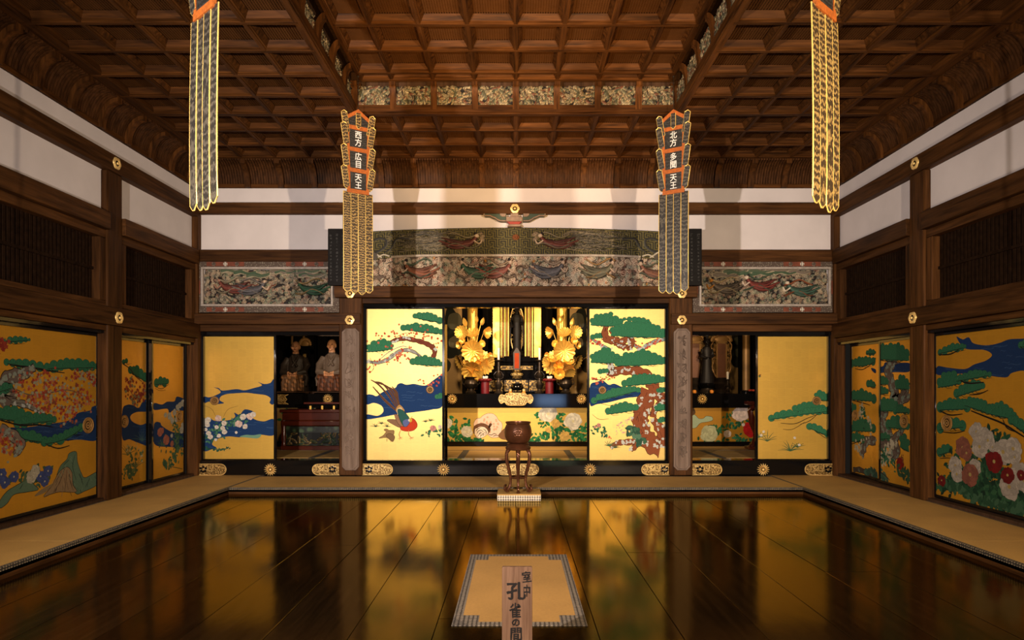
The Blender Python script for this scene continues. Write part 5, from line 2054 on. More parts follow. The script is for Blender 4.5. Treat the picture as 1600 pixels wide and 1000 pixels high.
rr = random.Random(77)
for nm, px0, px1, lab in (('left', 518, 546, 'black inscribed board on the back wall, half behind the left banner'), ('right', 1060, 1091, 'black inscribed board on the back wall, half behind the right banner')):
    x0, x1, z1, z0 = bx(px0), bx(px1), bz(362), bz(449)
    w, h = x1 - x0, z1 - z0
    t = thing('inscribed_board', lab, 'inscribed board', ((x0 + x1) / 2, D - 0.175, z0), 0, None)
    put('board', MB().box(-w / 2, w / 2, 0, 0.11 if False else 0.03, 0, h), black_board, t, bevel=0.003)
    m = MB()
    for c in range(3):
        cx = -w / 2 + (c + 0.5) * w / 3
        for k in range(14):
            scribble(m, cx, h - 0.09 - k * (h - 0.11) / 14, 0.034 if k else 0.052, rr, 0.0)
    o = put('inscription', m, black_board_text, t)
    o['kind'] = 'stuff'
    sg = -1 if nm == 'left' else 1
    a, b = sorted((sg * w / 2, sg * (w / 2 - 0.06)))
    put('hanger', MB().box(a, b, 0.03, 0.174, h * 0.85, h * 0.9), dark_wood, t)

# carved couplet boards on the two inner posts
for s, px0, px1, lab in ((-1, 534, 561, 'grey weathered couplet board with carved cursive writing, on the left altar post'), (1, 1053, 1079, 'grey weathered couplet board with carved cursive writing, on the right altar post')):
    Yb = D - 0.11
    x0, x1, z1, z0 = bx(px0, Yb), bx(px1, Yb), bz(513, Yb), bz(735, Yb)
    w, h = x1 - x0, z1 - z0
    t = thing('couplet_board', lab, 'couplet board', ((x0 + x1) / 2, Yb, z0), 0)
    c = 0.05
    prof = [(-w / 2 + c, 0), (w / 2 - c, 0), (w / 2, c), (w / 2, h - c), (w / 2 - c, h), (-w / 2 + c, h), (-w / 2, h - c), (-w / 2, c)]
    put('board', MB().prism(prof[::-1], 'y', 0, 0.028), grey_wood, t, bevel=0.006)
    m = MB()
    ins = 0.022
    pr = [(x * (1 - 2 * ins / w), ins + z * (1 - 2 * ins / h), ) for x, z in prof]
    m.tube([(x, -0.002, z) for x, z in pr + pr[:2]], 0.005, 6)
    put('raised_edge', m, grey_wood, t)
    m = MB()
    for k in range(9):
        cz = h - 0.16 - k * (h - 0.3) / 8.6
        for st in range(3):
            p = [(rr.uniform(-0.3, 0.3) * w, -0.002, cz + rr.uniform(-0.08, 0.08)) for _ in range(5)]
            P2 = smooth([(a[0], a[2]) for a in p], False, 5)
            m.tube([(a, -0.003, b) for a, b in P2], 0.0065, 5)
    o = put('cursive_writing', m, grey_wood, t)
    o['kind'] = 'stuff'

# ------------------------------------------------------------------ gilt fittings


def hexcover_mesh(r):
    m = MB()
    ring = []
    for k in range(24):
        a = 2 * PI * k / 24
        ring.append((r * (1 + 0.10 * abs(math.cos(3 * (a + PI / 6))) ** 0.6 - 0.06)) and (a, r * (0.92 + 0.12 * abs(math.cos(3 * a)))))
    v0 = [(rad * math.cos(a), 0, rad * math.sin(a)) for a, rad in ring]
    v1 = [(rad * 0.95 * math.cos(a), -0.012, rad * 0.95 * math.sin(a)) for a, rad in ring]
    v2 = [(rad * 0.62 * math.cos(a), -0.016, rad * 0.62 * math.sin(a)) for a, rad in ring]
    v3 = [(rad * 0.5 * math.cos(a), -0.008, rad * 0.5 * math.sin(a)) for a, rad in ring]
    n = 24
    f = []
    for b in (0, n, 2 * n):
        f += [(b + i, b + (i + 1) % n, b + n + (i + 1) % n, b + n + i) for i in range(n)]
    f.append(tuple(range(3 * n, 4 * n)))
    m.add(v0 + v1 + v2 + v3, f)
    return m


hexm = hexcover_mesh(0.066).mesh('plate', gilt)
knobm = MB().lathe([(0.014, 0), (0.017, 0.006), (0.012, 0.014), (0.005, 0.018)], seg=14).mesh('knob', gilt)
dotm = MB().lathe([(0.031, 0), (0.027, 0.001)], seg=16).mesh('dark_ring', lacquer)


def nail_cover(x, y, z, rz, label):
    t = thing('nail_cover', label, 'metal fitting', (x, y, z), rz, None)
    put('plate', hexm, None, t)
    put('dark_ring', dotm, None, t, loc=(0, -0.0085, 0), rot=(PI / 2, 0, 0))
    put('knob', knobm, None, t, loc=(0, -0.008, 0), rot=(PI / 2, 0, 0))


yb1, yb2, yb3 = D - 0.07, D - 0.13, D - 0.16
nail_cover(bx(804.5, yb1), yb1, bz(326, yb1), 0, 'gilt hexagonal nail cover above the bracket block')
nail_cover(bx(1066, yb1), yb1, bz(325, yb1), 0, 'gilt hexagonal nail cover peeping out beside the right banner, on the top beam')
nail_cover(bx(545, yb1), yb1, bz(325, yb1), 0, 'gilt hexagonal nail cover behind the left banner, on the top beam')
nail_cover(bx(546.5, yb2), yb2, bz(500, yb2), 0, 'gilt hexagonal nail cover at the head of the left couplet board')
nail_cover(bx(1065.5, yb2), yb2, bz(500, yb2), 0, 'gilt hexagonal nail cover at the head of the right couplet board')
nail_cover(bx(1065.5, yb3), yb3, bz(458.5, yb3), 0, 'gilt hexagonal nail cover at the foot of the right banner')
nail_cover(bx(547, yb3), yb3, bz(458.5, yb3), 0, 'gilt hexagonal nail cover behind the foot of the left banner')
for s, sn in ((-1, 'left'), (1, 'right')):
    nail_cover(s * 4.385, 7.03, Z(2.45), -s * PI / 2, 'gilt nail cover on the top beam of the ' + sn + ' wall')
    nail_cover(s * 4.36, 7.03, Z(0.755), -s * PI / 2, 'gilt nail cover on the lintel of the ' + sn + ' wall')


def rosette_mesh(r, n=16):
    m = MB()
    for k in range(n):
        a = 2 * PI * k / n
        R3 = Matrix.Rotation(-a, 3, 'Y')
        m.ball((0.64 * r * math.cos(a), -0.016, 0.64 * r * math.sin(a)), (0.37 * r, 0.016, 0.084 * r), 8, 6, rot=R3)
    m.ball((0, -0.018, 0), (0.22 * r, 0.016, 0.22 * r), 12, 6)
    return m


ros = rosette_mesh(0.088).mesh('petals', gilt)


def rosette(px, py, Y, label, grp='gilt chrysanthemum rosettes'):
    t = thing('rosette', label, 'metal fitting', (bx(px, Y), Y, bz(py, Y)), 0, grp)
    put('petals', ros, None, t)
    put('rosette_rim', MB().lathe([(0.072, 0.0005), (0.072, 0.003)], seg=20), lacquer, t, rot=(PI / 2, 0, 0))


yt = D - 0.041
for px, lab in ((423, 'below the chrysanthemum screen'), (693, 'below the right edge of the pheasant screen'), (922, 'below the left edge of the giant pine screen'), (1192, 'below the bare gold screen')):
    rosette(px, 733.5, yt, 'gilt chrysanthemum rosette on the threshold, ' + lab)


def fitting_mesh(w, h, ends):
    """plate with cusped pointed ends; ends is '<' '>' or '<>'"""
    n = 12
    top = []
    hw = w / 2

    def end(sgn):
        P = []
        for k in range(n + 1):
            a = -PI / 2 + PI * k / n
            P.append((sgn * (hw - h * 0.62 + h * 0.62 * math.cos(a) ** 0.8 if math.cos(a) > 0 else hw - h * 0.62), h / 2 * math.sin(a)))
        return P
    right = end(1) if '>' in ends else [(hw, -h / 2), (hw, h / 2)]
    left = [(-x, z) for x, z in (end(1) if '<' in ends else [(hw, -h / 2), (hw, h / 2)])][::-1]
    m = MB()
    m.prism([(x, z) for x, z in right + left][::-1], 'y', -0.008, 0)
    rim = MB()
    loop = right + left
    rim.tube([(x * 0.985, -0.009, z * 0.96) for x, z in loop + loop[:1]], 0.0045, 6)
    return m, rim


def fitting(px0, px1, ends, label, py0=724.5, py1=742.5, Y=yt, trefoil=True):
    x0, x1, z1, z0 = bx(px0, Y), bx(px1, Y), bz(py0, Y), bz(py1, Y)
    t = thing('threshold_fitting', label, 'metal fitting', ((x0 + x1) / 2, Y, (z0 + z1) / 2), 0)
    w, h = x1 - x0, z1 - z0
    m, rim = fitting_mesh(w, h, ends)
    put('pierced_plate', m, fitting_gold, t)
    put('rim', rim, gilt, t)
    if trefoil:
        cx = {'>': -w * 0.22, '<': w * 0.22, '<>': 0}[ends]
        q = MB()
        for a, d in ((PI / 2, 0.034), (PI * 0.85, 0.038), (PI * 0.15, 0.038), (-PI / 2, 0.030), (-PI * 0.8, 0.034), (-PI * 0.2, 0.034)):
            q.ball((d * math.cos(a), -0.0085, d * math.sin(a)), (0.020, 0.0015, 0.018), 8, 4)
        put('trefoil_opening', q, lacquer, t, loc=(cx, 0, 0))


fitting(304, 354, '>', 'pierced gilt plate at the far left end of the threshold')
fitting(488, 532, '<', 'pierced gilt plate on the threshold, left of the left altar post')
fitting(562, 614, '>', 'pierced gilt plate on the threshold under the pheasant')
fitting(776, 842, '<>', 'pierced gilt plate on the threshold behind the burner stand', trefoil=False)
fitting(1002, 1052, '<', 'pierced gilt plate on the threshold under the giant pine')
fitting(1080, 1128, '>', 'pierced gilt plate on the threshold, right of the right altar post')
fitting(1257, 1308, '<', 'pierced gilt plate at the far right end of the threshold')

# ------------------------------------------------------------------ hanging banners


def strip(w, l, pt, th=0.006, wave=0.0, seg=10):
    """hanging cloth strip from z=0 to z=-l with a pointed foot; returns field and gold edge"""
    m, e = MB(), MB()
    zs = [-l * k / seg for k in range(seg)] + [-(l - pt)]
    zs[-2:] = [-(l - pt)]
    yy = lambda z: wave * math.sin(z * 2.2)
    for sgn in (0, 1):
        pass
    front = [(-w / 2, z) for z in zs] + [(-w * 0.12, -l), (w * 0.12, -l)] + [(w / 2, z) for z in zs[::-1]]
    for i in range(len(zs) - 1):
        a, b = zs[i], zs[i + 1]
        for y0 in (-th / 2, th / 2):
            P = [(-w / 2, yy(a) + y0, a), (w / 2, yy(a) + y0, a), (w / 2, yy(b) + y0, b), (-w / 2, yy(b) + y0, b)]
            m.face(P if y0 > 0 else P[::-1])
    z = zs[-1]
    for y0 in (-th / 2, th / 2):
        P = [(-w / 2, yy(z) + y0, z), (w / 2, yy(z) + y0, z), (w * 0.12, yy(-l) + y0, -l), (-w * 0.12, yy(-l) + y0, -l)]
        m.face(P if y0 > 0 else P[::-1])
    for sx in (-1, 1):
        path = [(sx * w / 2, yy(z), z) for z in zs] + [(sx * w * 0.12, yy(-l), -l)]
        e.tube(path, 0.0042, 6)
    e.tube([(-w * 0.12, yy(-l), -l), (w * 0.12, yy(-l), -l)], 0.0042, 6)
    return m, e


def banner(label, loc, rotz, tail_mat, fin_mat, words, drop=0.06):
    t = thing('hanging_banner', label, 'hanging banner', loc, rotz, None)
    zt = -drop                       # apex below the ceiling
    # head boards, four panels narrowing downwards
    zs = [zt - 0.21, zt - 0.45, zt - 0.68, zt - 0.91]
    ws = [0.25, 0.236, 0.226, 0.22]
    m = MB()
    pent = [(-0.03, zt - 0.02), (0.03, zt - 0.02), (0.14, zt - 0.11), (ws[0] / 2, zs[0]), (-ws[0] / 2, zs[0]), (-0.14, zt - 0.11)]
    m.prism(pent, 'y', -0.006, 0.006)
    put('head_cloth', m, brocade_black, t)
    for k in range(3):
        m = MB()
        m.prism([(-ws[k] / 2, zs[k]), (ws[k] / 2, zs[k]), (ws[k + 1] / 2, zs[k + 1]), (-ws[k + 1] / 2, zs[k + 1])], 'y', -0.006, 0.006)
        put('name_cloth', m, brocade_black, t)
    # orange bands
    m = MB()
    for k in range(4):
        put('cross_band', MB().box(-ws[k] / 2 - 0.012, ws[k] / 2 + 0.012, -0.012, 0.012, zs[k] - 0.022, zs[k] + 0.022), orange_band, t)
    for sx in (-1, 1):
        m = MB()
        m.prism([(0, zt), (sx * 0.145, zt - 0.10), (sx * 0.145, zt - 0.145), (0, zt - 0.045)][::sx], 'y', -0.011, 0.011)
        put('gable_band', m, orange_band, t)
        m = MB()
        pts = [(0.145, zt - 0.12), (ws[0] / 2, zs[0]), (ws[1] / 2, zs[1]), (ws[2] / 2, zs[2]), (ws[3] / 2, zs[3])]
        for a, b in zip(pts[:-1], pts[1:]):
            P = [(sx * (a[0] - 0.022), a[1]), (sx * (a[0] + 0.008), a[1]), (sx * (b[0] + 0.008), b[1]), (sx * (b[0] - 0.022), b[1])]
            m.prism(P[::sx], 'y', -0.010, 0.010)
        put('side_band', m, orange_band, t)
        # side fins
        for k in range(4):
            a = [(0.148, zt - 0.085), (0.152, zs[0] + 0.0), (0.150, zs[1] + 0.0), (0.148, zs[2])][k]
            f, e = strip(0.062, 0.235, 0.03, 0.008, 0.006, 6)
            fo = put('fin', f, fin_mat, t, loc=(sx * (a[0] + 0.012), -0.016, a[1] + 0.02), rot=(0.06, sx * 0.16, 0))
            e.tube([(-0.031, 0, 0), (0, 0, 0.02), (0.031, 0, 0)], 0.0042, 6)
            put('gold_edge', e, gold_thread, fo)
    f, e = strip(0.05, 0.17, 0.025, 0.008)
    fo = put('centre_tongue', f, fin_mat, t, loc=(0, -0.012, zt - 0.045))
    put('gold_edge', e, gold_thread, fo)
    tl = 1.10
    for k in range(4):
        f, e = strip(0.082, tl + 0.012 * ((k * 7) % 3), 0.03, 0.006, 0.010, 14)
        o = put('tail', f, tail_mat, t, loc=(-0.123 + 0.082 * k, 0.004 * (k % 2), zs[3] - 0.01))
        put('gold_edge', e, gold_thread, o)
    for k, wd in enumerate(words):
        me = text_mesh(wd, 0.088, white_ink, 'lettering', 0.0008, 0.001, 0.92, 0.98)
        put('lettering', me, None, t, loc=(0.0, -0.0085, (zs[k] - 0.035)), rot=(PI / 2, 0, 0))
    # cord and hook up to the ceiling beam
    m = MB().tube([(0, 0, zt - 0.01), (0, 0, 0.0)], 0.0028, 8)
    put('cord', m, bronze, t)
    put('hook', MB().lathe([(0.010, 0), (0.016, -0.008), (0.006, -0.02)][::-1], seg=10), bronze, t)
    return t


zh = ZL - 0.001
zr = ZU - 0.001
banner('left rear banner lettered 西方広目天王, with glittering gold brocade tails', (-1.745, 7.08, zr), math.radians(31), brocade_tail, brocade_tail, ('西\n方', '広\n目', '天\n王'), 0.375)
banner('right rear banner lettered 北方多聞天王, with dark tails edged in gold', (1.745, 7.08, zr), math.radians(-31), brocade_dark, brocade_dark, ('北\n方', '多\n聞', '天\n王'), 0.375)
banner('front left banner, cut off by the top of the picture, near the left wall', (-1.765, 3.628, zh), math.radians(-40), brocade_dark, brocade_dark, ())
banner('front right banner, cut off by the top of the picture, near the right wall', (1.752, 3.628, zh), math.radians(40), brocade_tail, brocade_tail, ())

# ------------------------------------------------------------------ altar room behind the threshold
ZI = 0.21
altar_room = structure('floor_altar', MB().box(-4.5, 4.5, D + 0.24, 12.9, ZF - 0.02, ZI - 0.06), dark_wood)
wb_ = structure('wall_altar_back', MB().box(-4.6, 4.6, 12.75, 12.85, ZF, Z(2.6)), altar_black)
for s, nm in ((-1, 'wall_altar_left'), (1, 'wall_altar_right')):
    x0, x1 = sorted((s * 4.5, s * 4.6))
    structure(nm, MB().box(x0, x1, D + 0.2, 12.8, ZF, Z(2.6)), altar_black)
    x0, x1 = sorted((s * 2.28, s * 2.36))
    structure('wall_partition_left' if s < 0 else 'wall_partition_right', MB().box(x0, x1, D + 0.3, 12.75, ZF, Z(2.6)), altar_black)
structure('ceiling_altar', MB().box(-4.6, 4.6, D + 0.06, 12.85, Z(1.9), Z(1.96)), altar_black)

n = 0
for x0, x1, lab in ((-4.4, -2.93, 'far left'), (-2.93, -2.36, 'left side chapel'), (-2.28, -0.79, 'centre left'), (-0.79, 0.81, 'centre'), (0.81, 2.28, 'centre right'), (2.36, 2.97, 'right side chapel'), (2.97, 4.4, 'far right')):
    tatami(x0, x1, D + 0.25, 10.26, ZI, 'lr' if x1 - x0 > 1 else 'lr', 'rush mat inside the altar room, just behind the threshold, ' + lab, 'y', bw=0.05)
for x0, x1, lab in ((-4.4, -2.36, 'left chapel'), (-2.28, 2.28, 'main altar'), (2.36, 4.4, 'right chapel')):
    tatami(x0, x1, 10.27, 10.93, ZI, 'f', 'narrow rush mat at the foot of the ' + lab + ' step', 'x', bw=0.03)

# gold walls painted with dark pines at the sides of the main altar
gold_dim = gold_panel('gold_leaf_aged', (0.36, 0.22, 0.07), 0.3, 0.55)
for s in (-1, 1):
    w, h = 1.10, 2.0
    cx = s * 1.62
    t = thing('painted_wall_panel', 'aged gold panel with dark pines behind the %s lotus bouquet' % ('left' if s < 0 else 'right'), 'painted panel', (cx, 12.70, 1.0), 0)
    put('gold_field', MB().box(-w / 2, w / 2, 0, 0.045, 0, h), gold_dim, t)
    S = Screen(w, h, lambda px, py: (bx(px, 12.7) - cx, bz(py, 12.7) - 1.0), 51 + s)
    S.crop(VX + 0, 0, 1)
    S.layer('painted_pine')
    f = (lambda P: [((s * (a - 806)), b) for a, b in P])
    for P, c in (([(700, 480), (720, 500), (738, 520), (730, 545), (702, 560), (690, 540)], (34, 36, 28)), ([(702, 492), (716, 490), (722, 505), (712, 515), (700, 510)], (92, 88, 66)), ([(702, 530), (715, 524), (725, 530), (716, 542), (703, 542)], (110, 102, 76)), ([(694, 560), (704, 568), (700, 580), (690, 580)], (50, 50, 34))):
        S.blob([((1612 - a if s > 0 else a) - VX, b) for a, b in P], c, INK)
    for k, mb in S.parts.items():
        put(k, mb, pigment, t, smooth=False)['kind'] = 'stuff'

# the altars: lacquered step with a painted gold front
ZA = 1.11


def altar(x0, x1, label, draw, seed, crop, mid):
    cx = (x0 + x1) / 2
    w = x1 - x0
    t = thing('altar_step', label, 'altar', (cx, 10.95, ZI - 0.06), 0)
    zb = ZI - 0.06
    put('base_rail', MB().box(-w / 2, w / 2, 0, 0.08, 0, 0.29 - zb), lacquer, t, bevel=0.004)
    put('gold_front', MB().box(-w / 2, w / 2, 0.04, 0.08, 0.29 - zb, 0.87 - zb), mid, t)
    put('lacquer_edge', MB().box(-w / 2, w / 2, -0.03, 0.10, 0.871 - zb, ZA - zb), lacquer, t, bevel=0.004)
    put('altar_top', MB().box(-w / 2, w / 2, 0.10, 1.70, ZA - zb - 0.06, ZA - zb - 0.001), lacquer, t)
    S = Screen(w, 0.58, lambda px, py: (bx(px, 10.99) - cx, bz(py, 10.99) - 0.29), seed)
    S.crop(*crop)
    draw(S)
    for k, mb in S.parts.items():
        if mb.f:
            put(k, mb, pigment, t, loc=(0, 0.04, 0.29 - zb), smooth=False)['kind'] = 'stuff'
    return t


def draw_lion(S):
    lf = ((36, 104, 56), (26, 82, 46), (48, 120, 66))
    S.leafy([(70, 220), (110, 260), (120, 320), (80, 390), (150, 410), (200, 350), (270, 300), (320, 280)], 44, 0.055, 0.085, lf)
    S.leafy([(60, 470), (120, 475), (200, 460), (280, 460), (340, 480), (400, 475), (180, 400), (90, 440)], 50, 0.04, 0.085, lf)
    S.leafy([(1070, 190), (1090, 250), (1110, 310), (1180, 270), (1260, 240), (1300, 260), (1270, 180), (1220, 230)], 48, 0.05, 0.08, lf)
    S.leafy([(960, 460), (1040, 480), (1100, 400), (1160, 440), (1230, 370), (1300, 350), (1360, 400), (1420, 340), (1480, 320), (1550, 350), (1500, 420), (1560, 460), (1440, 450), (1340, 470), (1250, 470)], 150, 0.05, 0.085, lf)
    for x, y, r in ((1160, 185, .155), (1430, 265, .15), (275, 380, .10), (60, 290, .09)):
        S.flower(x, y, r, (214, 210, 188), (150, 146, 120), 12, core=(196, 190, 150))
    for x, y, r in ((1240, 290, .08), (1340, 430, .09), (1160, 360, .05)):
        S.flower(x, y, r, (206, 170, 90), (160, 130, 60), 9)
    S.layer('painted_lion')
    S.blob([(350, 290), (380, 240), (420, 232), (450, 205), (500, 182), (560, 186), (600, 220), (615, 250), (650, 280), (660, 320), (650, 370), (640, 420), (610, 440), (540, 440), (480, 400), (420, 450), (370, 430), (360, 350)], (226, 196, 170), INK)
    for k in range(40):
        x, y = S.r.uniform(420, 630), S.r.uniform(215, 400)
        if (x - 530) ** 2 / 110 ** 2 + (y - 300) ** 2 / 100 ** 2 < 1:
            S.disc(S.L((x, y)), 0.018, (206, 160, 130), 8)
    S.up()
    S.blob([(352, 330), (390, 300), (440, 290), (500, 310), (530, 350), (510, 390), (480, 330), (420, 320), (370, 350), (350, 400)], (104, 70, 46), INK)
    S.blob([(365, 350), (400, 340), (450, 325), (490, 350), (505, 390), (480, 420), (440, 445), (400, 440), (362, 410)], (224, 206, 180), INK)
    for q in (((385, 400), (400, 372), (425, 362), (448, 372)), ((395, 425), (418, 396), (440, 392), (458, 408)), ((420, 435), (438, 412), (462, 420)), ((452, 352), (476, 366), (486, 392), (474, 412)), ((374, 376), (390, 352), (414, 342)),
              ((540, 420), (570, 400), (600, 410)), ((560, 430), (590, 418), (625, 425)), ((500, 392), (520, 410), (545, 415))):
        S.line(q, 0.011, INK)
    for x, y in ((430, 404), (448, 388), (408, 384), (470, 400)):
        S.blob([(x - 12, y + 4), (x - 4, y - 9), (x + 8, y - 8), (x + 13, y + 3), (x + 2, y + 9)], (228, 208, 184), (60, 44, 34))
    S.blob([(500, 350), (525, 330), (545, 300), (530, 290), (515, 310), (520, 360)], (104, 70, 46), INK)
    S.blob([(650, 380), (680, 350), (715, 350), (740, 400), (730, 460), (690, 465), (640, 450), (620, 420)], (120, 86, 56), (70, 48, 30))


def draw_peony_right(S):
    lf = ((36, 92, 56), (26, 74, 46), (52, 104, 66))
    S.leafy([(300, 560), (290, 600), (330, 640), (400, 620), (280, 660), (220, 680), (180, 660), (130, 740), (250, 740), (330, 720), (400, 740), (440, 740), (440, 640)], 120, 0.05, 0.075, lf)
    S.layer('painted_lion')
    S.blob([(20, 600), (60, 575), (90, 600), (120, 600), (140, 585), (175, 590), (180, 610), (150, 620), (100, 630), (70, 660), (30, 655)], (170, 190, 160), INK)
    S.blob([(30, 540), (55, 530), (70, 560), (50, 580), (28, 575)], (90, 70, 50))
    for x, y, r, c in ((362, 568, .14, (216, 196, 180)), (160, 700, .15, (196, 200, 160)), (425, 672, .13, (170, 22, 22)), (277, 700, .065, (206, 190, 170)), (380, 640, .03, (206, 190, 170))):
        S.flower(x, y, r, c, tuple(v * 0.6 for v in c), 11)


def draw_none(S):
    S.leafy([(0, 560), (200, 600), (400, 640)], 30, 0.2, 0.08)


altar(-2.27, 2.27, 'black lacquer altar step with a gold front painted with a lion and white peonies', draw_lion, 61, (690, 620, 6.957), gold_back)
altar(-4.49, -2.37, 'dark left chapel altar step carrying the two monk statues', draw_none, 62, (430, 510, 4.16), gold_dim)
altar(2.37, 4.49, 'right chapel altar step with red and white peonies painted on gold', draw_peony_right, 63, (1070, 510, 4.167), gold_side)

ya = 10.919
rosette(706.5, 623.5, ya, 'gilt rosette on the left end of the main altar edge')
rosette(908.5, 623.5, ya, 'gilt rosette on the right end of the main altar edge')
rosette(512.5, 623.5, ya, 'gilt rosette on the left chapel altar edge, below the bald monk')
rosette(1097, 623.5, ya, 'gilt rosette on the right chapel altar edge')
# cloud-shaped plate in the middle of the altar edge
t = thing('altar_plate', 'silvery gilt cloud-shaped plate in the middle of the main altar edge', 'metal fitting', (bx(806, ya), ya, bz(623.5, ya)), 0)
m = MB()
P = []
for a, b in ((-58, 0), (-50, 7), (-38, 6), (-30, 9), (0, 9.5), (30, 9), (38, 6), (50, 7), (58, 0), (50, -7), (38, -5), (28, -9.5), (0, -10), (-28, -9.5), (-38, -5), (-50, -7)):
    P.append((a * 0.0055 * 0.92, b * 0.0108))
P = smooth(P)
m.prism(P, 'y', -0.008, 0)
put('pierced_plate', m, fitting_gold, t)
m = MB().tube([(a, -0.009, b) for a, b in P + P[:1]], 0.005, 6)
put('rim', m, gilt, t)
# notched gilt end plate in the left chapel
t = thing('altar_plate', 'notched gilt end plate on the left chapel altar edge', 'metal fitting', (bx(443, ya), ya, bz(624, ya)), 0)
m = MB().prism([(-0.10, -0.085), (0.085, -0.085), (0.02, -0.05), (0.06, 0), (0.02, 0.05), (0.085, 0.085), (-0.10, 0.085)], 'y', -0.006, 0)
put('pierced_plate', m, fitting_gold, t)
m = MB().tube([(0.085, -0.007, -0.082), (0.02, -0.007, -0.05), (0.06, -0.007, 0), (0.02, -0.007, 0.05), (0.085, -0.007, 0.082)], 0.004, 6)
put('rim', m, gilt, t)

# second and third tiers of the main altar
t = thing('altar_tier', 'upper altar tier with gold floral front behind the candlesticks', 'altar', (0, 11.75, ZA), 0)
h2 = 0.27
put('tier_body', MB().box(-0.66, 0.66, 0.0, 0.92, 0, h2), lacquer, t, bevel=0.004)
for a, b in ((-0.64, -0.24), (-0.22, 0.22), (0.24, 0.64)):
    put('floral_panel', MB().box(a, b, -0.012, -0.001, 0.035, h2 - 0.03), gold_floral, t)
put('tier_lip', MB().box(-0.67, 0.67, -0.03, 0.0, h2 - 0.025, h2), lacquer, t)
Z2 = ZA + h2
t = thing('shrine_base', 'glossy black shrine base with a gilt relief apron, under the gold shrine', 'altar', (0.02, 12.05, Z2), 0)
put('plinth', MB().box(-0.62, 0.62, 0, 0.62, 0, 0.15), lacquer, t, bevel=0.006)
put('waist', MB().box(-0.50, 0.50, 0.04, 0.58, 0.151, 0.32), lacquer, t, bevel=0.004)
put('cornice', MB().box(-0.56, 0.56, -0.01, 0.62, 0.321, 0.40), lacquer, t, bevel=0.006)
put('apron', MB().box(-0.30, 0.30, 0.015, 0.039, 0.175, 0.235), gold_floral, t, bevel=0.006)
m = MB()
m.tube([(-0.30, 0.010, 0.235), (0.30, 0.010, 0.235), (0.30, 0.010, 0.175), (-0.30, 0.010, 0.175), (-0.30, 0.010, 0.235)], 0.006, 6)
put('apron_edge', m, gilt, t)
ZS = Z2 + 0.40
# the gold shrine
t = thing('gold_shrine', 'tall open gold shrine with fluted jambs around the dark standing figure', 'shrine', (0.02, 12.2, ZS), 0)
hs = 1.25
for s in (-1, 1):
    x0, x1 = sorted((s * 0.32, s * 0.46))
    put('door', MB().box(x0, x1, -0.10, -0.06, 0, hs), gilt_leaf, t, bevel=0.006)
    for k in range(5):
        x = s * (0.295 - 0.033 * k)
        put('fluted_jamb', MB().box(x - 0.014, x + 0.014, -0.06 + 0.03 * k, 0.02 + 0.03 * k, 0, hs), gilt_leaf if k % 2 == 0 else dim_gold, t, bevel=0.006)
put('shrine_back', MB().box(-0.46, 0.46, 0.30, 0.34, 0, hs), lacquer, t)
put('shrine_floor', MB().box(-0.32, 0.32, -0.02, 0.34, 0.0, 0.03), lacquer, t)
put('shrine_roof', MB().box(-0.50, 0.50, -0.14, 0.36, hs, hs + 0.08), lacquer, t)
# mandorla behind the figure
m = MB()
rm = random.Random(5)
loop = []
for k in range(40):
    a = 2 * PI * k / 40
    loop.append((0.135 * math.cos(a) * (1 + 0.12 * math.sin(a)), 0.55 + 0.47 * math.sin(a)))
m.tube([(x, 0.20, z) for x, z in loop + loop[:2]], 0.012, 6)
for k in range(46):
    a = rm.uniform(0, 2 * PI)
    c = (0.115 * math.cos(a), 0.55 + 0.43 * math.sin(a))
    P = [(c[0] + 0.03 * math.cos(b) * (1 - b / 9), 0.205, c[1] + 0.03 * math.sin(b) * (1 - b / 9)) for b in [j * 0.8 for j in range(9)]]
    m.tube(P, 0.005, 5)
put('mandorla', m, gilt, t)


def fused(mb, name, mat, colour, voxel=0.008, smooth_it=3):
    """weld overlapping volumes into one continuous skin and paint it by position"""
    me = bpy.data.meshes.new(name)
    me.from_pydata(mb.v, [], mb.f)
    ob = bpy.data.objects.new(name, me)
    COL.objects.link(ob)
    r = ob.modifiers.new('remesh', 'REMESH')
    r.mode = 'VOXEL'
    r.voxel_size = voxel
    s = ob.modifiers.new('smooth', 'SMOOTH')
    s.iterations = smooth_it
    s.factor = 0.5
    dg = bpy.context.evaluated_depsgraph_get()
    out = bpy.data.meshes.new_from_object(ob.evaluated_get(dg))
    bpy.data.objects.remove(ob)
    out.name = name
    ca = out.color_attributes.new('paint', 'FLOAT_COLOR', 'POINT')
    data = []
    for v in out.vertices:
        data.extend((*lin(colour(v.co)), 1.0))
    ca.data.foreach_set('color', data)
    out.materials.clear()
    out.materials.append(mat)
    out.polygons.foreach_set('use_smooth', [True] * len(out.polygons))
    return out


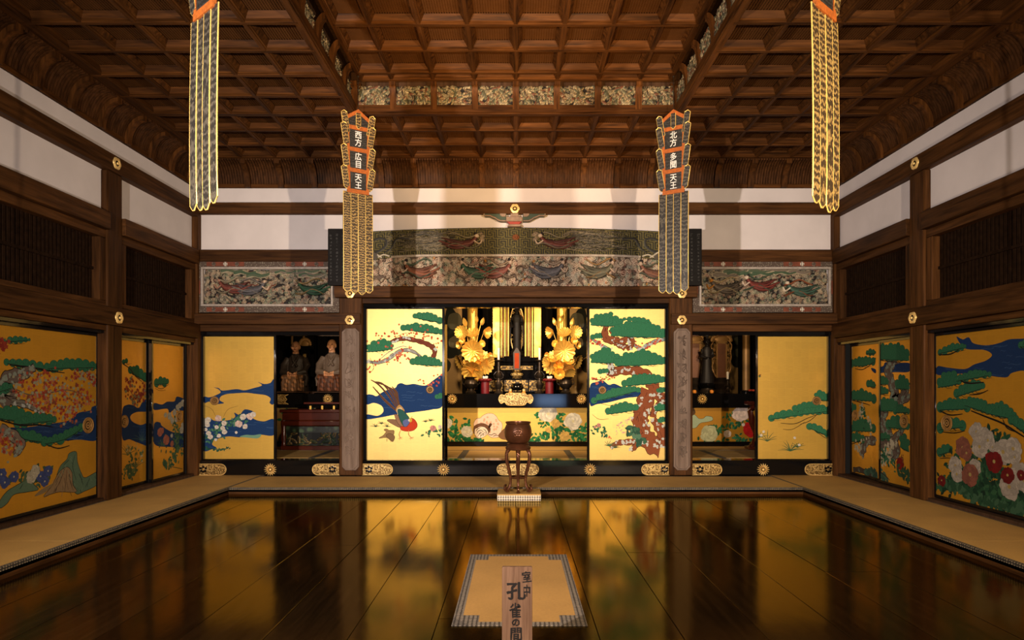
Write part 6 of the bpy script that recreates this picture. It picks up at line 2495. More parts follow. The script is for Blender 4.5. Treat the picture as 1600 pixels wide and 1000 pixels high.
def head_parts(m, c, r, turn=0.0):
    """skull, jaw, nose, brows, ears, neck; the face looks to -y turned by an angle"""
    M = Matrix.Translation(c) @ Matrix.Rotation(turn, 4, 'Z')
    h = MB()
    h.ball((0, 0.01 * r / 0.1, 0.12 * r), (0.78 * r, 0.95 * r, 0.95 * r), 16, 12)
    h.ball((0, -0.22 * r, -0.45 * r), (0.58 * r, 0.62 * r, 0.52 * r), 14, 10)
    h.ball((0, -0.98 * r, -0.12 * r), (0.13 * r, 0.17 * r, 0.30 * r), 10, 8)
    h.ball((0, -0.80 * r, -0.52 * r), (0.26 * r, 0.10 * r, 0.09 * r), 10, 6)
    h.ball((0, -0.68 * r, -0.85 * r), (0.24 * r, 0.20 * r, 0.17 * r), 10, 6)
    for s in (-1, 1):
        h.ball((s * 0.33 * r, -0.84 * r, 0.16 * r), (0.24 * r, 0.10 * r, 0.07 * r), 8, 6)
        h.ball((s * 0.80 * r, 0.02 * r, -0.10 * r), (0.09 * r, 0.20 * r, 0.34 * r), 8, 8)
        h.ball((s * 0.46 * r, -0.62 * r, -0.25 * r), (0.24 * r, 0.18 * r, 0.2 * r), 8, 6)
    h.tube([(0, 0.05 * r, -0.5 * r), (0, 0.10 * r, -1.5 * r)], [0.52 * r, 0.62 * r], 14)
    m.merge(h, M)


def hand_parts(m, wrist, d, side, s=0.09):
    """palm, four unequal curled fingers and a thumb, laid along direction d"""
    w = Vector(wrist)
    d = Vector(d).normalized()
    up = Vector((0, 0, 1))
    lat = d.cross(up).normalized() * side
    m.tube([w, w + d * s * 0.5], [s * 0.24, s * 0.34], 8)
    for k, l in enumerate((0.42, 0.5, 0.46, 0.36)):
        b = w + d * s * 0.45 + lat * s * (0.26 - 0.17 * k)
        m.tube([b, b + d * s * l * 0.6 - up * s * 0.06, b + d * s * l - up * s * 0.22], [s * 0.10, s * 0.09, s * 0.07], 6)
    b = w + d * s * 0.15 + lat * s * 0.28
    m.tube([b, b + lat * s * 0.18 + d * s * 0.25, b + lat * s * 0.1 + d * s * 0.5], [s * 0.11, s * 0.10, s * 0.08], 6)


# standing dark figure in the shrine
m = MB()
m.loft([(0.10, 0, 0, 0.085, 0.075), (0.30, 0, 0, 0.078, 0.066), (0.50, 0, 0.0, 0.080, 0.062), (0.62, 0, 0, 0.070, 0.055), (0.74, 0, 0, 0.094, 0.060), (0.80, 0, 0, 0.070, 0.05), (0.83, 0, 0, 0.03, 0.03)], 18)
head_parts(m, (0, -0.01, 0.90), 0.055)
m.lathe([(0.045, 0.93), (0.04, 0.98), (0.025, 1.02), (0.008, 1.05)], seg=12)
for s in (-1, 1):
    m.tube([(s * 0.085, 0, 0.76), (s * 0.115, -0.02, 0.64), (s * 0.09, -0.075, 0.58 + 0.03 * s)], [0.032, 0.026, 0.02], 10)
    hand_parts(m, (s * 0.088, -0.078, 0.585 + 0.03 * s), (-s * 0.3, -0.7, 0.5), s, 0.05)
    m.tube([(s * 0.115, 0, 0.62), (s * 0.13, 0.0, 0.40), (s * 0.12, 0, 0.2)], [0.018, 0.016, 0.010], 8)
m.lathe([(0.13, 0.0), (0.145, 0.03), (0.12, 0.06), (0.13, 0.10), (0.09, 0.12)], seg=20)
me = fused(m, 'standing_statue', robe_paint, lambda p: (17, 14, 12), 0.007)
o = bpy.data.objects.new('standing_statue', me)
COL.objects.link(o)
o.location = (0.02, 12.33, ZS + 0.03)
tag(o, 'small dark standing statue inside the open gold shrine', 'statue')

# red name tablet before the shrine
t = thing('name_tablet', 'red memorial tablet in a dark carved frame before the shrine', 'memorial tablet', (bx(807.5, 12.0), 11.93, Z2), 0)
put('foot', MB().lathe([(0.085, 0), (0.09, 0.02), (0.06, 0.05), (0.055, 0.11), (0.085, 0.14), (0.085, 0.16)], seg=18), gold_floral, t)
put('frame', MB().prism([(-0.065, 0.16), (0.065, 0.16), (0.072, 0.48), (0.05, 0.52), (0.02, 0.57), (0, 0.585), (-0.02, 0.57), (-0.05, 0.52), (-0.072, 0.48)][::-1], 'y', -0.018, 0.018), bronze, t, bevel=0.005)
put('red_face', MB().box(-0.042, 0.042, -0.024, -0.017, 0.19, 0.475), tablet_red, t)
put('lotus_seat', MB().ball((0, -0.05, 0.075), (0.12, 0.05, 0.045), 16, 8), fitting_gold, t)

# candlesticks with white candles
prof = [(0.075, 0), (0.08, 0.015), (0.05, 0.04), (0.035, 0.075), (0.06, 0.12), (0.068, 0.16), (0.045, 0.20), (0.028, 0.24), (0.03, 0.27), (0.055, 0.30), (0.06, 0.33), (0.03, 0.37), (0.022, 0.42), (0.03, 0.46), (0.022, 0.50), (0.022, 0.56), (0.07, 0.585), (0.074, 0.595), (0.02, 0.60)]
cs = None
for px, lab in ((779, 'left candlestick with a white candle, before the gold shrine'), (843, 'right candlestick with a white candle, before the gold shrine')):
    loc = (bx(px, 11.4), 11.4, ZA)
    if cs is None:
        cs = thing('candlestick', lab, 'candlestick', loc, 0)
        put('stem', MB().lathe(prof, seg=20), bronze, cs)
        m = MB()
        for s in (-1, 1):
            m.tube([(s * 0.02, 0, 0.25), (s * 0.075, 0, 0.28), (s * 0.085, 0, 0.33), (s * 0.05, 0, 0.38), (s * 0.02, 0, 0.40)], 0.009, 6)
        put('scroll_handles', m, bronze, cs)
    else:
        dup(cs, loc, label=lab)
    c = thing('candle', 'white candle standing on the %s candlestick' % ('left' if px < 800 else 'right'), 'candle', (loc[0], loc[1], ZA + 0.60), 0)
    put('wax', MB().lathe([(0.020, 0), (0.022, 0.08), (0.026, 0.205), (0.018, 0.212)], seg=14), white_wax, c)
    put('wick', MB().tube([(0, 0, 0.21), (0.002, 0, 0.235)], 0.003, 6), black_ink, c)

# bronze vases and golden lotus bouquets
vprof = [(0.085, 0), (0.095, 0.02), (0.06, 0.05), (0.055, 0.08), (0.10, 0.12), (0.118, 0.17), (0.105, 0.215), (0.085, 0.24), (0.115, 0.275), (0.13, 0.29), (0.12, 0.292), (0.08, 0.25)]
vase = None
for px, lab in ((736, 'dark bronze vase holding the left golden lotus bouquet'), (884, 'dark bronze vase holding the right golden lotus bouquet')):
    loc = (bx(px, 11.25), 11.25, ZA)
    if vase is None:
        vase = thing('bronze_vase', lab, 'vase', loc, 0)
        put('body', MB().lathe(vprof, seg=24), bronze, vase)
        for s in (-1, 1):
            put('handle', MB().tube([(s * 0.09, 0, 0.23), (s * 0.14, 0, 0.24), (s * 0.15, 0, 0.18), (s * 0.11, 0, 0.15)], 0.011, 8), bronze, vase)
    else:
        dup(vase, loc, label=lab)


def lotus_leaf(r, cup=0.35, n=14):
    """ruffled round leaf with radial veins, opening to -y"""
    m = MB()
    rings = [0.06, 0.3, 0.55, 0.8, 1.0]
    v = [(0, 0, 0)]
    seg = n * 4
    for q, rr_ in enumerate(rings):
        for k in range(seg):
            a = 2 * PI * k / seg
            ruf = 0.05 * math.cos(n * a) * rr_
            rad = r * rr_ * (1 + 0.06 * math.cos(n * a) * rr_)
            y = -r * (cup * rr_ ** 2 + ruf * 1.2)
            v.append((rad * math.cos(a), y, rad * math.sin(a)))
    f = [(0, 1 + k, 1 + (k + 1) % seg) for k in range(seg)]
    for q in range(len(rings) - 1):
        b = 1 + q * seg
        for k in range(seg):
            j = (k + 1) % seg
            f.append((b + k, b + seg + k, b + seg + j, b + j))
    m.add(v, f)
    return m


lmesh = lotus_leaf(1.0, 0.30).mesh('lotus_leaf', gilt_leaf, angle=3.0)
lcup = lotus_leaf(1.0, 0.9).mesh('lotus_leaf', gilt_leaf, angle=3.0)
bud = MB()
bud.lathe([(0.1, 0), (0.24, 0.2), (0.28, 0.45), (0.20, 0.8), (0.03, 1.1)], seg=10, lobes=5, amp=0.12)
budm = bud.mesh('lotus_bud', gilt_leaf)
pod = MB()
pod.lathe([(0.08, 0), (0.3, 0.5), (0.36, 0.7), (0.33, 0.74), (0.1, 0.70)], seg=14, lobes=7, amp=0.08)
podm = pod.mesh('lotus_pod', gilt_leaf)
# crop [690,475] scale 6.667 : x, y, radius(px), tilt x, turn z, kind
LOT = [(325, 490, 92, 0.15, 0.0, 'f'), (210, 297, 58, 0.0, -0.15, 'f'), (325, 310, 60, -0.75, 0.1, 'f'), (330, 690, 95, 0.55, 0.0, 'f'), (460, 640, 75, 0.3, 0.7, 'f'), (430, 560, 62, -0.6, 0.3, 'f'),
       (195, 600, 62, 0.3, -1.1, 'f'), (280, 600, 48, -0.7, -0.3, 'f'), (370, 720, 48, 0.2, 0.2, 'c'), (440, 290, 52, 0.2, 1.1, 'c'), (235, 400, 36, -0.4, -0.5, 'c'), (405, 420, 32, -0.2, 0.6, 'c'), (205, 425, 34, 0.2, -0.9, 'c'),
       (480, 535, 30, 0.1, 0.9, 'c'), (275, 720, 52, 0.5, -0.5, 'f'), (500, 600, 48, 0.1, 0.9, 'f'), (350, 590, 44, 0.1, 0.2, 'c'), (390, 660, 44, -0.3, -0.2, 'c'),
       (250, 190, 60, 0, -0.25, 'b'), (415, 185, 52, 0, 0.3, 'b'), (360, 165, 50, 0, 0.1, 'b'), (325, 385, 34, 0, 0, 'b'), (320, 60, 50, 0.2, 0, 'p')]


def bouquet(label, base_px, sgn, seed):
    Yq = 11.25
    r = random.Random(seed)
    cx = bx(base_px, Yq)
    t = thing('golden_lotus', label, 'bouquet', (cx, Yq, ZA + 0.255), 0)
    stems = MB()
    for i, (x, y, rad, tx, tz, kind) in enumerate(LOT):
        px, py = 690 + x / 6.667, 475 + y / 6.667
        if sgn < 0:
            px = 1620 - px
        dx = bx(px, Yq) - cx
        dz = bz(py, Yq) - (ZA + 0.255)
        dy = r.uniform(-0.06, 0.02) - (0.03 if kind == 'f' and y > 450 else 0)
        R_ = rad / 6.667 * Yq / F * 1.2
        if kind in 'fc':
            o = put('lotus_leaf', lmesh if kind == 'f' else lcup, None, t, loc=(dx, dy, dz), rot=(tx, r.uniform(-0.3, 0.3), sgn * tz))
            o.scale = (R_, R_, R_)
        else:
            o = put('lotus_bud' if kind == 'b' else 'lotus_pod', budm if kind == 'b' else podm, None, t, loc=(dx, dy, dz - R_ * 0.6), rot=(0, sgn * tz, 0))
            o.scale = (R_ * 1.2,) * 3
        stems.tube([(0.02 * math.sin(i), 0.02 * math.cos(i), -0.06), (dx * 0.35, dy * 0.3 + 0.02, dz * 0.5), (dx, dy + 0.012, dz)], 0.006, 6)
    put('stems', stems, gilt_leaf, t)
    return t


bouquet('bouquet of gilded lotus leaves and buds in the left vase', 736, 1, 3)
bouquet('bouquet of gilded lotus leaves and buds in the right vase', 884, -1, 8)
# tall gilded pillars behind the bouquets
for px, lab in ((738.5, 'left'), (878, 'right')):
    x = bx(px, 12.0)
    t = thing('altar_pillar', 'round gilded pillar behind the %s lotus bouquet' % lab, 'pillar', (x, 12.0, ZA - 0.001), 0)
    put('shaft', MB().lathe([(0.098, 0.05), (0.095, 1.92)], seg=24), gilt_leaf, t)
    put('pillar_foot', MB().lathe([(0.13, 0), (0.13, 0.03), (0.105, 0.055), (0.098, 0.06)], seg=24), lacquer, t)

# red wrapped flasks with white tops
fl = None
for px, lab in ((758, 'red wrapped flask with white paper top beside the left vase'), (858.5, 'red wrapped flask with white paper top beside the right vase')):
    loc = (bx(px, 11.03), 11.03, ZA)
    if fl is None:
        fl = thing('red_flask', lab, 'flask', loc, 0)
        put('body', MB().lathe([(0.070, 0), (0.072, 0.01), (0.072, 0.20), (0.060, 0.215), (0.055, 0.225)], seg=20), red_cloth, fl)
        m = MB()
        for k in range(8):
            a = 2 * PI * k / 8
            m.ball((0.075 * math.cos(a), 0.075 * math.sin(a), 0.235), (0.045, 0.045, 0.026), 8, 6)
        put('bow', m, red_cloth, fl)
        m = MB()
        for k in range(5):
            a = 2 * PI * k / 5
            m.tube([(0, 0, 0.23), (0.03 * math.cos(a), 0.03 * math.sin(a), 0.285), (0.045 * math.cos(a), 0.045 * math.sin(a), 0.30)], [0.02, 0.022, 0.008], 6)
        put('paper_top', m, white_wax, fl)
    else:
        dup(fl, loc, label=lab)

# incense burner and small yellow jars
t = thing('altar_censer', 'small black three-legged censer in the middle of the main altar', 'incense burner', (bx(808, 11.1), 11.1, ZA + 0.003), 0)
put('bowl', MB().lathe([(0.05, 0.05), (0.09, 0.065), (0.115, 0.10), (0.105, 0.14), (0.085, 0.16), (0.10, 0.175), (0.08, 0.175), (0.06, 0.12)], seg=20), lacquer, t)
for k in range(3):
    a = 2 * PI * k / 3 + 0.5
    put('leg', MB().tube([(0.08 * math.cos(a), 0.08 * math.sin(a), 0.085), (0.10 * math.cos(a), 0.10 * math.sin(a), 0.04), (0.09 * math.cos(a), 0.09 * math.sin(a), 0.0)], [0.016, 0.014, 0.012], 8), lacquer, t)
jar = None
for px, lab in ((797.5, 'small orange jar left of the black altar censer'), (818.5, 'small orange jar right of the black altar censer')):
    loc = (bx(px, 11.02), 11.02, ZA)
    if jar is None:
        jar = thing('orange_jar', lab, 'jar', loc, 0)
        put('body', MB().lathe([(0.022, 0), (0.03, 0.012), (0.03, 0.03), (0.024, 0.042)], seg=14), orange_fruit, jar)
        put('lid', MB().lathe([(0.026, 0.043), (0.028, 0.058), (0.026, 0.075), (0.01, 0.08)], seg=14), gilt, jar)
    else:
        dup(jar, loc, label=lab)

# ------------------------------------------------------------------ left chapel: two monk statues, red table


def monk(name, label, px, py_top, Yq, flesh, robe, lap, seed, turn):
    x = bx(px, Yq)
    hgt = (bz(py_top, Yq) - ZA)
    s = hgt / 0.98
    m = MB()
    m.loft([(0.0, 0, -0.02, 0.27, 0.20), (0.10, 0, -0.03, 0.26, 0.20), (0.22, 0, -0.04, 0.235, 0.19), (0.30, 0, -0.03, 0.24, 0.18), (0.36, 0, 0.03, 0.17, 0.12), (0.52, 0, 0.05, 0.165, 0.105), (0.63, 0, 0.05, 0.17, 0.095), (0.69, 0, 0.05, 0.12, 0.08), (0.72, 0, 0.04, 0.06, 0.06)], 24)
    for q in (-1, 1):
        m.tube([(q * 0.16, 0.05, 0.64), (q * 0.225, 0.0, 0.50), (q * 0.21, -0.10, 0.37), (q * 0.07, -0.17, 0.34)], [0.065, 0.075, 0.075, 0.045], 12)
        m.tube([(q * 0.20, -0.08, 0.36), (q * 0.24, -0.10, 0.24), (q * 0.235, -0.12, 0.10)], [0.06, 0.05, 0.03], 10)
        m.ball((q * 0.15, -0.12, 0.26), (0.10, 0.13, 0.07), 14, 8)
        hand_parts(m, (q * 0.07, -0.185, 0.345), (-q * 0.8, -0.45, -0.05), q, 0.085)
    for k in range(7):      # hanging folds of the lap cloth
        a = -0.16 + 0.32 * k / 6
        m.tube([(a, -0.20 - 0.02 * math.cos(k), 0.27), (a * 1.1, -0.225 + 0.02 * (k % 2), 0.14), (a * 1.15, -0.21, 0.01)], [0.026, 0.032, 0.026], 8)
    for q in (-1, 1):       # crossed collar
        m.tube([(q * 0.07, 0.0, 0.70), (q * 0.03, -0.065, 0.60), (-q * 0.05, -0.08, 0.48)], 0.022, 8)
    head_parts(m, (0, 0.0, 0.865), 0.105, turn)
    rnd_ = random.Random(seed)

    def col(p):
        hd = (p - Vector((0, 0, 0.865))).length
        if p.z > 0.735:
            c = flesh
            q = Matrix.Rotation(-turn, 3, 'Z') @ (p - Vector((0, 0, 0.865)))
            if q.y < -0.055:
                if abs(q.z - 0.026) < 0.005 and 0.014 < abs(q.x) < 0.048:
                    return tuple(v * 0.5 for v in flesh)          # brow
                if abs(q.z - 0.004) < 0.006 and 0.018 < abs(q.x) < 0.042:
                    return (52, 38, 30)          # eyes
                if abs(q.z + 0.055) < 0.007 and abs(q.x) < 0.026:
                    return (110, 50, 40)         # mouth
            if q.z > 0.035:
                return tuple(v * 0.86 for v in flesh)
            return c
        if abs(p.z - 0.335) < 0.045 and p.y < -0.175 and abs(p.x) < 0.09:
            return flesh
        if p.z < 0.32 and abs(p.x) < 0.205 and p.y < -0.05:
            g = math.sin(p.x * 46 + p.z * 26) * math.sin(p.z * 40)
            return tuple(v * (1.25 if g > 0.25 else 0.8) for v in lap)
        return robe
    me = fused(m, name, robe_paint, col, 0.0085, 2)
    o = bpy.data.objects.new(name, me)
    COL.objects.link(o)
    o.location = (x, Yq, ZA + 0.035)
    o.scale = (s, s, s)
    tag(o, label, 'statue')
    # low seat
    t = thing('low_chair', 'dark carved seat under the %s' % ('hooded monk statue' if 'dark' in label else 'bald monk statue'), 'chair', (x, Yq, ZA), 0)
    put('seat_board', MB().box(-0.32, 0.32, -0.24, 0.22, 0.012, 0.034), dark_wood, t, bevel=0.004)
    for a in (-0.28, 0.28):
        for b in (-0.2, 0.18):
            put('leg', MB().box(a - 0.03, a + 0.03, b - 0.03, b + 0.03, 0, 0.0115), dark_wood, t)
    put('back_rail', MB().tube([(-0.30, 0.20, 0.03), (-0.30, 0.22, 0.45), (-0.15, 0.24, 0.52), (0.15, 0.24, 0.52), (0.30, 0.22, 0.45), (0.30, 0.20, 0.03)], 0.018, 8), lacquer, t)


monk('monk_statue', 'seated statue of a monk in a dark robe, far left of the left chapel', 462, 536, 11.6, (170, 120, 84), (44, 36, 30), (120, 84, 54), 1, 0.15)
monk('monk_statue', 'seated statue of a bald monk in a grey robe, beside the left altar post', 518.5, 533, 11.5, (206, 150, 108), (104, 88, 74), (96, 56, 34), 2, -0.1)

t = thing('memorial_tablet', 'black and gold tablet between the two monk statues', 'memorial tablet', (bx(476.5, 12.0), 12.02, ZA), 0)
put('foot', MB().box(-0.13, 0.13, -0.07, 0.07, 0, 0.12), lacquer, t, bevel=0.01)
put('body', MB().box(-0.085, 0.085, -0.03, 0.03, 0.12, 0.82), lacquer, t, bevel=0.006)
put('gold_face', MB().box(-0.032, 0.032, -0.036, -0.029, 0.17, 0.74), gold_floral, t)
put('cornice', MB().prism([(-0.13, 0.82), (0.13, 0.82), (0.16, 0.88), (-0.16, 0.88)], 'y', -0.05, 0.05), lacquer, t)
m = MB()
for k in range(11):
    a = PI * (0.05 + 0.9 * k / 10)
    m.ball((0.10 * math.cos(a), -0.02, 0.90 + 0.11 * math.sin(a)), (0.03, 0.02, 0.035), 8, 6)
m.ball((0, -0.01, 0.93), (0.09, 0.02, 0.07), 12, 6)
put('crown', m, dim_gold, t)
# dark carved screen behind the statues
t = thing('openwork_screen', 'dark openwork screen with slender posts behind the monk statues', 'screen', (-3.4, 12.3, ZA), 0)
for k in range(9):
    put('upright', MB().tube([(-0.9 + 0.225 * k, 0, 0.0), (-0.9 + 0.225 * k, 0, 1.15)], 0.022, 8), dim_gold if k in (0, 1, 5) else lacquer, t)
put('head_rail', MB().box(-0.98, 0.98, -0.03, 0.03, 1.151, 1.23), lacquer, t)
m = MB()
for k in range(22):
    m.ball((-0.9 + 0.085 * k, -0.035, 1.19), (0.02, 0.012, 0.03), 6, 4)
put('carved_beads', m, dim_gold, t)

Yt = 10.30
x0, x1 = bx(437, Yt), -2.38
cx, w = (x0 + x1) / 2, x1 - x0
t = thing('red_table', 'long red lacquer offering table with a dark floral apron, in the left chapel', 'table', (cx, Yt, ZI + 0.0015), 0)
zt = bz(640, Yt) - ZI
put('table_top', MB().box(-w / 2, w / 2, -0.02, 0.42, zt - 0.05, zt), red_lacquer, t, bevel=0.008)
put('upper_apron', MB().box(-w / 2 + 0.04, w / 2 - 0.04, 0.0, 0.03, zt - 0.17, zt - 0.051), red_lacquer, t, bevel=0.004)
put('bead_rail', MB().box(-w / 2 + 0.02, w / 2 - 0.02, -0.025, 0.035, zt - 0.27, zt - 0.171), red_lacquer, t, bevel=0.02)
put('floral_apron', MB().box(-w / 2 + 0.09, w / 2 - 0.09, 0.0, 0.03, 0.07, zt - 0.271), dark_floral, t, bevel=0.004)
R = Relief(w - 0.24, 0.20, 150, 30, (10, 12, 9), 71)
R.foliage(46, 0.06, 0.022, [((22, 40, 24), (96, 88, 44)), ((34, 30, 20), (130, 106, 60)), ((16, 28, 18), (50, 66, 40))])
put('floral_relief', R.mesh('floral_relief', carve_paint), None, t, loc=(0, -0.002, 0.08))
put('foot_rail', MB().box(-w / 2 + 0.02, w / 2 - 0.02, -0.02, 0.40, 0.0, 0.069), red_lacquer, t, bevel=0.006)
for s in (-1, 1):
    for yy in (0.02, 0.36):
        put('leg', MB().lathe([(0.05, 0.07), (0.035, 0.12), (0.055, 0.2), (0.04, 0.28), (0.045, zt - 0.172)], seg=12), red_lacquer, t, loc=(s * (w / 2 - 0.06), yy, 0))
t = thing('small_stand', 'low black and red stand with gilt corners on the red table', 'stand', (bx(502, Yt), Yt + 0.14, ZI + zt + 0.0015), 0)
put('stand_top', MB().box(-0.30, 0.30, -0.10, 0.12, 0.085, 0.115), red_lacquer, t, bevel=0.006)
put('stand_body', MB().box(-0.25, 0.25, -0.08, 0.10, 0.02, 0.084), lacquer, t, bevel=0.004)
for a in (-0.21, -0.02, 0.17):
    put('gilt_corner', MB().box(a, a + 0.035, -0.088, -0.08, 0.0, 0.06), gilt_leaf, t, bevel=0.004)

# ------------------------------------------------------------------ right chapel: gilt tablets, dark figure, candle
tab = None
for px, lab in ((1086, 'gilt memorial tablet with carved wings, left of the dark figure in the right chapel'), (1127, 'gilt memorial tablet with carved wings, right of the dark figure in the right chapel')):
    Yq = 11.6
    loc = (bx(px, Yq), Yq, ZA)
    if tab is None:
        tab = thing('winged_tablet', lab, 'memorial tablet', loc, 0)
        put('foot', MB().lathe([(0.15, 0), (0.155, 0.03), (0.10, 0.07), (0.12, 0.12), (0.15, 0.17), (0.11, 0.21), (0.13, 0.25), (0.14, 0.28)], seg=20), bronze, tab)
        put('name_face', MB().box(-0.075, 0.075, -0.02, 0.02, 0.28, 0.90), plain('tablet_brown', (0.16, 0.06, 0.025), 0.45, 0.2, 0.2, 9), tab, bevel=0.004)
        m = MB()
        for s in (-1, 1):
            m.box(s * 0.085 - 0.012, s * 0.085 + 0.012, -0.028, 0.02, 0.28, 0.92)
        m.box(-0.1, 0.1, -0.028, 0.02, 0.90, 0.94)
        put('gilt_rails', m, dim_gold, tab)
        for s in (-1, 1):
            m = MB()
            rq = random.Random(9)
            edge = [(0.10, 0.30), (0.13, 0.36), (0.17, 0.46), (0.155, 0.56), (0.175, 0.66), (0.165, 0.76), (0.185, 0.86), (0.14, 0.94), (0.10, 0.96)]
            m.tube([(s * a, -0.012, b) for a, b in smooth(edge, False)], 0.012, 6)
            for k in range(20):
                c = (rq.uniform(0.105, 0.155), rq.uniform(0.36, 0.92))
                P = [(s * (c[0] + 0.022 * math.cos(b) * (1 - b / 8)), -0.012, c[1] + 0.03 * math.sin(b) * (1 - b / 8)) for b in [j * 0.8 for j in range(8)]]
                m.tube(P, 0.007, 5)
            put('carved_wing', m, dim_gold, tab)
        m = MB()
        for k in range(13):
            a = PI * k / 12
            m.ball((0.17 * math.cos(a), -0.01, 0.96 + 0.10 * math.sin(a)), (0.035, 0.02, 0.035), 8, 6)
        m.ball((0, 0, 0.98), (0.13, 0.02, 0.08), 12, 6)
        put('carved_crown', m, dim_gold, tab)
    else:
        dup(tab, loc, label=lab)

m = MB()
m.loft([(0.0, 0, 0, 0.13, 0.10), (0.06, 0, 0, 0.12, 0.10), (0.30, 0, 0, 0.085, 0.07), (0.46, 0, 0, 0.07, 0.06), (0.58, 0, 0, 0.09, 0.06), (0.64, 0, 0, 0.06, 0.05), (0.67, 0, 0, 0.025, 0.025)], 18)
head_parts(m, (0, -0.01, 0.735), 0.055)
for s in (-1, 1):
    m.tube([(s * 0.08, 0, 0.60), (s * 0.11, -0.02, 0.48), (s * 0.03, -0.08, 0.44)], [0.03, 0.028, 0.018], 10)
    hand_parts(m, (s * 0.03, -0.08, 0.44), (-s * 0.3, -0.6, 0.5), s, 0.05)
m.tube([(0, 0, 0.80), (0, 0, 0.90)], [0.03, 0.012], 10)
me = fused(m, 'standing_statue', robe_paint, lambda p: (24, 20, 18), 0.007)
o = bpy.data.objects.new('standing_statue', me)
COL.objects.link(o)
o.location = (bx(1104.5, 11.3), 11.3, ZA + 0.18)
tag(o, 'dark standing figure between the two gilt tablets in the right chapel', 'statue')
t = thing('statue_pedestal', 'round dark pedestal under the standing figure in the right chapel', 'pedestal', (bx(1104.5, 11.3), 11.3, ZA), 0)
put('lower_drum', MB().lathe([(0.13, 0), (0.14, 0.03), (0.11, 0.06), (0.10, 0.09)], seg=24), bronze, t)
put('upper_drum', MB().lathe([(0.10, 0.091), (0.13, 0.13), (0.14, 0.16), (0.13, 0.179)], seg=24), lacquer, t)
dup(cs, (bx(1137, 11.2), 11.2, ZA), label='candlestick beside the gilt tablet in the right chapel').scale = (0.62, 0.62, 0.42)
c = thing('candle', 'white candle on the candlestick in the right chapel', 'candle', (bx(1137, 11.2), 11.2, ZA + 0.252), 0)
put('wax', MB().lathe([(0.018, 0), (0.022, 0.12), (0.014, 0.128)], seg=12), white_wax, c)
put('wick', MB().tube([(0, 0, 0.127), (0.001, 0, 0.15)], 0.003, 6), black_ink, c)
for k, (px, lab) in enumerate(((1085, 'orange at the foot of the left gilt tablet'), (1112, 'orange at the foot of the right gilt tablet'))):
    o = put('orange', MB().lathe([(0.008, 0), (0.028, 0.010), (0.036, 0.034), (0.030, 0.056), (0.010, 0.066), (0.004, 0.063)], seg=14), orange_fruit, None, loc=(bx(px, 11.05), 11.05, ZA))
    tag(o, lab, 'fruit')
# tray of red offerings and a carved red stand at the right end
t = thing('offering_tray', 'small tray of red offerings at the right end of the right chapel altar', 'tray', (bx(1176, 11.1), 11.1, ZA), 0)
put('tray_base', MB().lathe([(0.06, 0), (0.07, 0.015), (0.10, 0.03), (0.105, 0.04), (0.09, 0.036)], seg=18), lacquer, t)
for k in range(4):
    a = 2 * PI * k / 4
    put('red_cake', MB().ball((0.045 * math.cos(a), 0.045 * math.sin(a), 0.055), (0.034, 0.034, 0.02), 10, 6), dark_red, t)
t = thing('carved_stand', 'carved red-brown stand half hidden by the bare gold screen', 'stand', (bx(1177, 10.4), 10.415, ZI + 0.004), 0)
put('upper_block', MB().box(-0.10, 0.13, -0.12, 0.12, 0.72, 0.78), red_lacquer, t, bevel=0.01)
put('carved_leg', MB().tube([(0.02, 0, 0.72), (-0.06, -0.04, 0.62), (-0.02, -0.03, 0.45), (0.05, 0, 0.25), (-0.03, -0.04, 0.06), (-0.07, -0.06, 0.02)], [0.06, 0.05, 0.06, 0.045, 0.05, 0.03], 10), red_lacquer, t)
put('foot_block', MB().box(-0.10, 0.13, -0.12, 0.12, 0.0, 0.05), red_lacquer, t, bevel=0.01)
# pillar and dark panel at the right chapel's side
t = thing('chapel_pillar', 'slim dark pillar beside the gilt tablets in the right chapel', 'pillar', (bx(1166, 11.95), 11.95, ZA - 0.001), 0)
put('shaft', MB().lathe([(0.07, 0.05), (0.068, 1.88)], seg=18), dim_gold, t)
put('pillar_foot', MB().lathe([(0.10, 0), (0.10, 0.03), (0.072, 0.055)], seg=18), lacquer, t)
t = thing('painted_wall_panel', 'aged gold panel with dark cloud shapes behind the right chapel tablets', 'painted panel', (3.55, 12.68, 1.0), 0)
put('gold_field', MB().box(-0.85, 0.85, 0, 0.04, 0, 2.0), gold_dim, t)
S = Screen(1.7, 2.0, lambda px, py: (bx(px, 12.68) - 3.55, bz(py, 12.68) - 1.0), 91)
S.crop(1070, 510, 4.167)
S.layer('painted_pine')
S.blob([(310, 60), (360, 60), (390, 100), (380, 170), (400, 210), (370, 260), (320, 260), (300, 200)], (34, 36, 28), INK)
S.blob([(320, 80), (350, 70), (370, 100), (345, 120), (322, 112)], (84, 84, 64))
S.blob([(330, 150), (360, 150), (375, 180), (350, 200), (330, 185)], (84, 84, 64))
for k, mb in S.parts.items():
    put(k, mb, pigment, t, smooth=False)['kind'] = 'stuff'

# gold edge of a second, pushed-back screen beside the pheasant screen
Ye = 9.16
t = thing('gold_screen_edge', 'narrow gold strip of a screen pushed back behind the pheasant screen', 'screen edge', (bx(696.5, Ye), Ye, ZI), 0)
put('gold_strip', MB().box(-0.016, 0.016, 0, 0.03, 0.9, 1.91), gilt_leaf, t)
put('lacquer_stile', MB().box(-0.024, 0.024, 0.002, 0.028, 0, 0.899), lacquer, t)

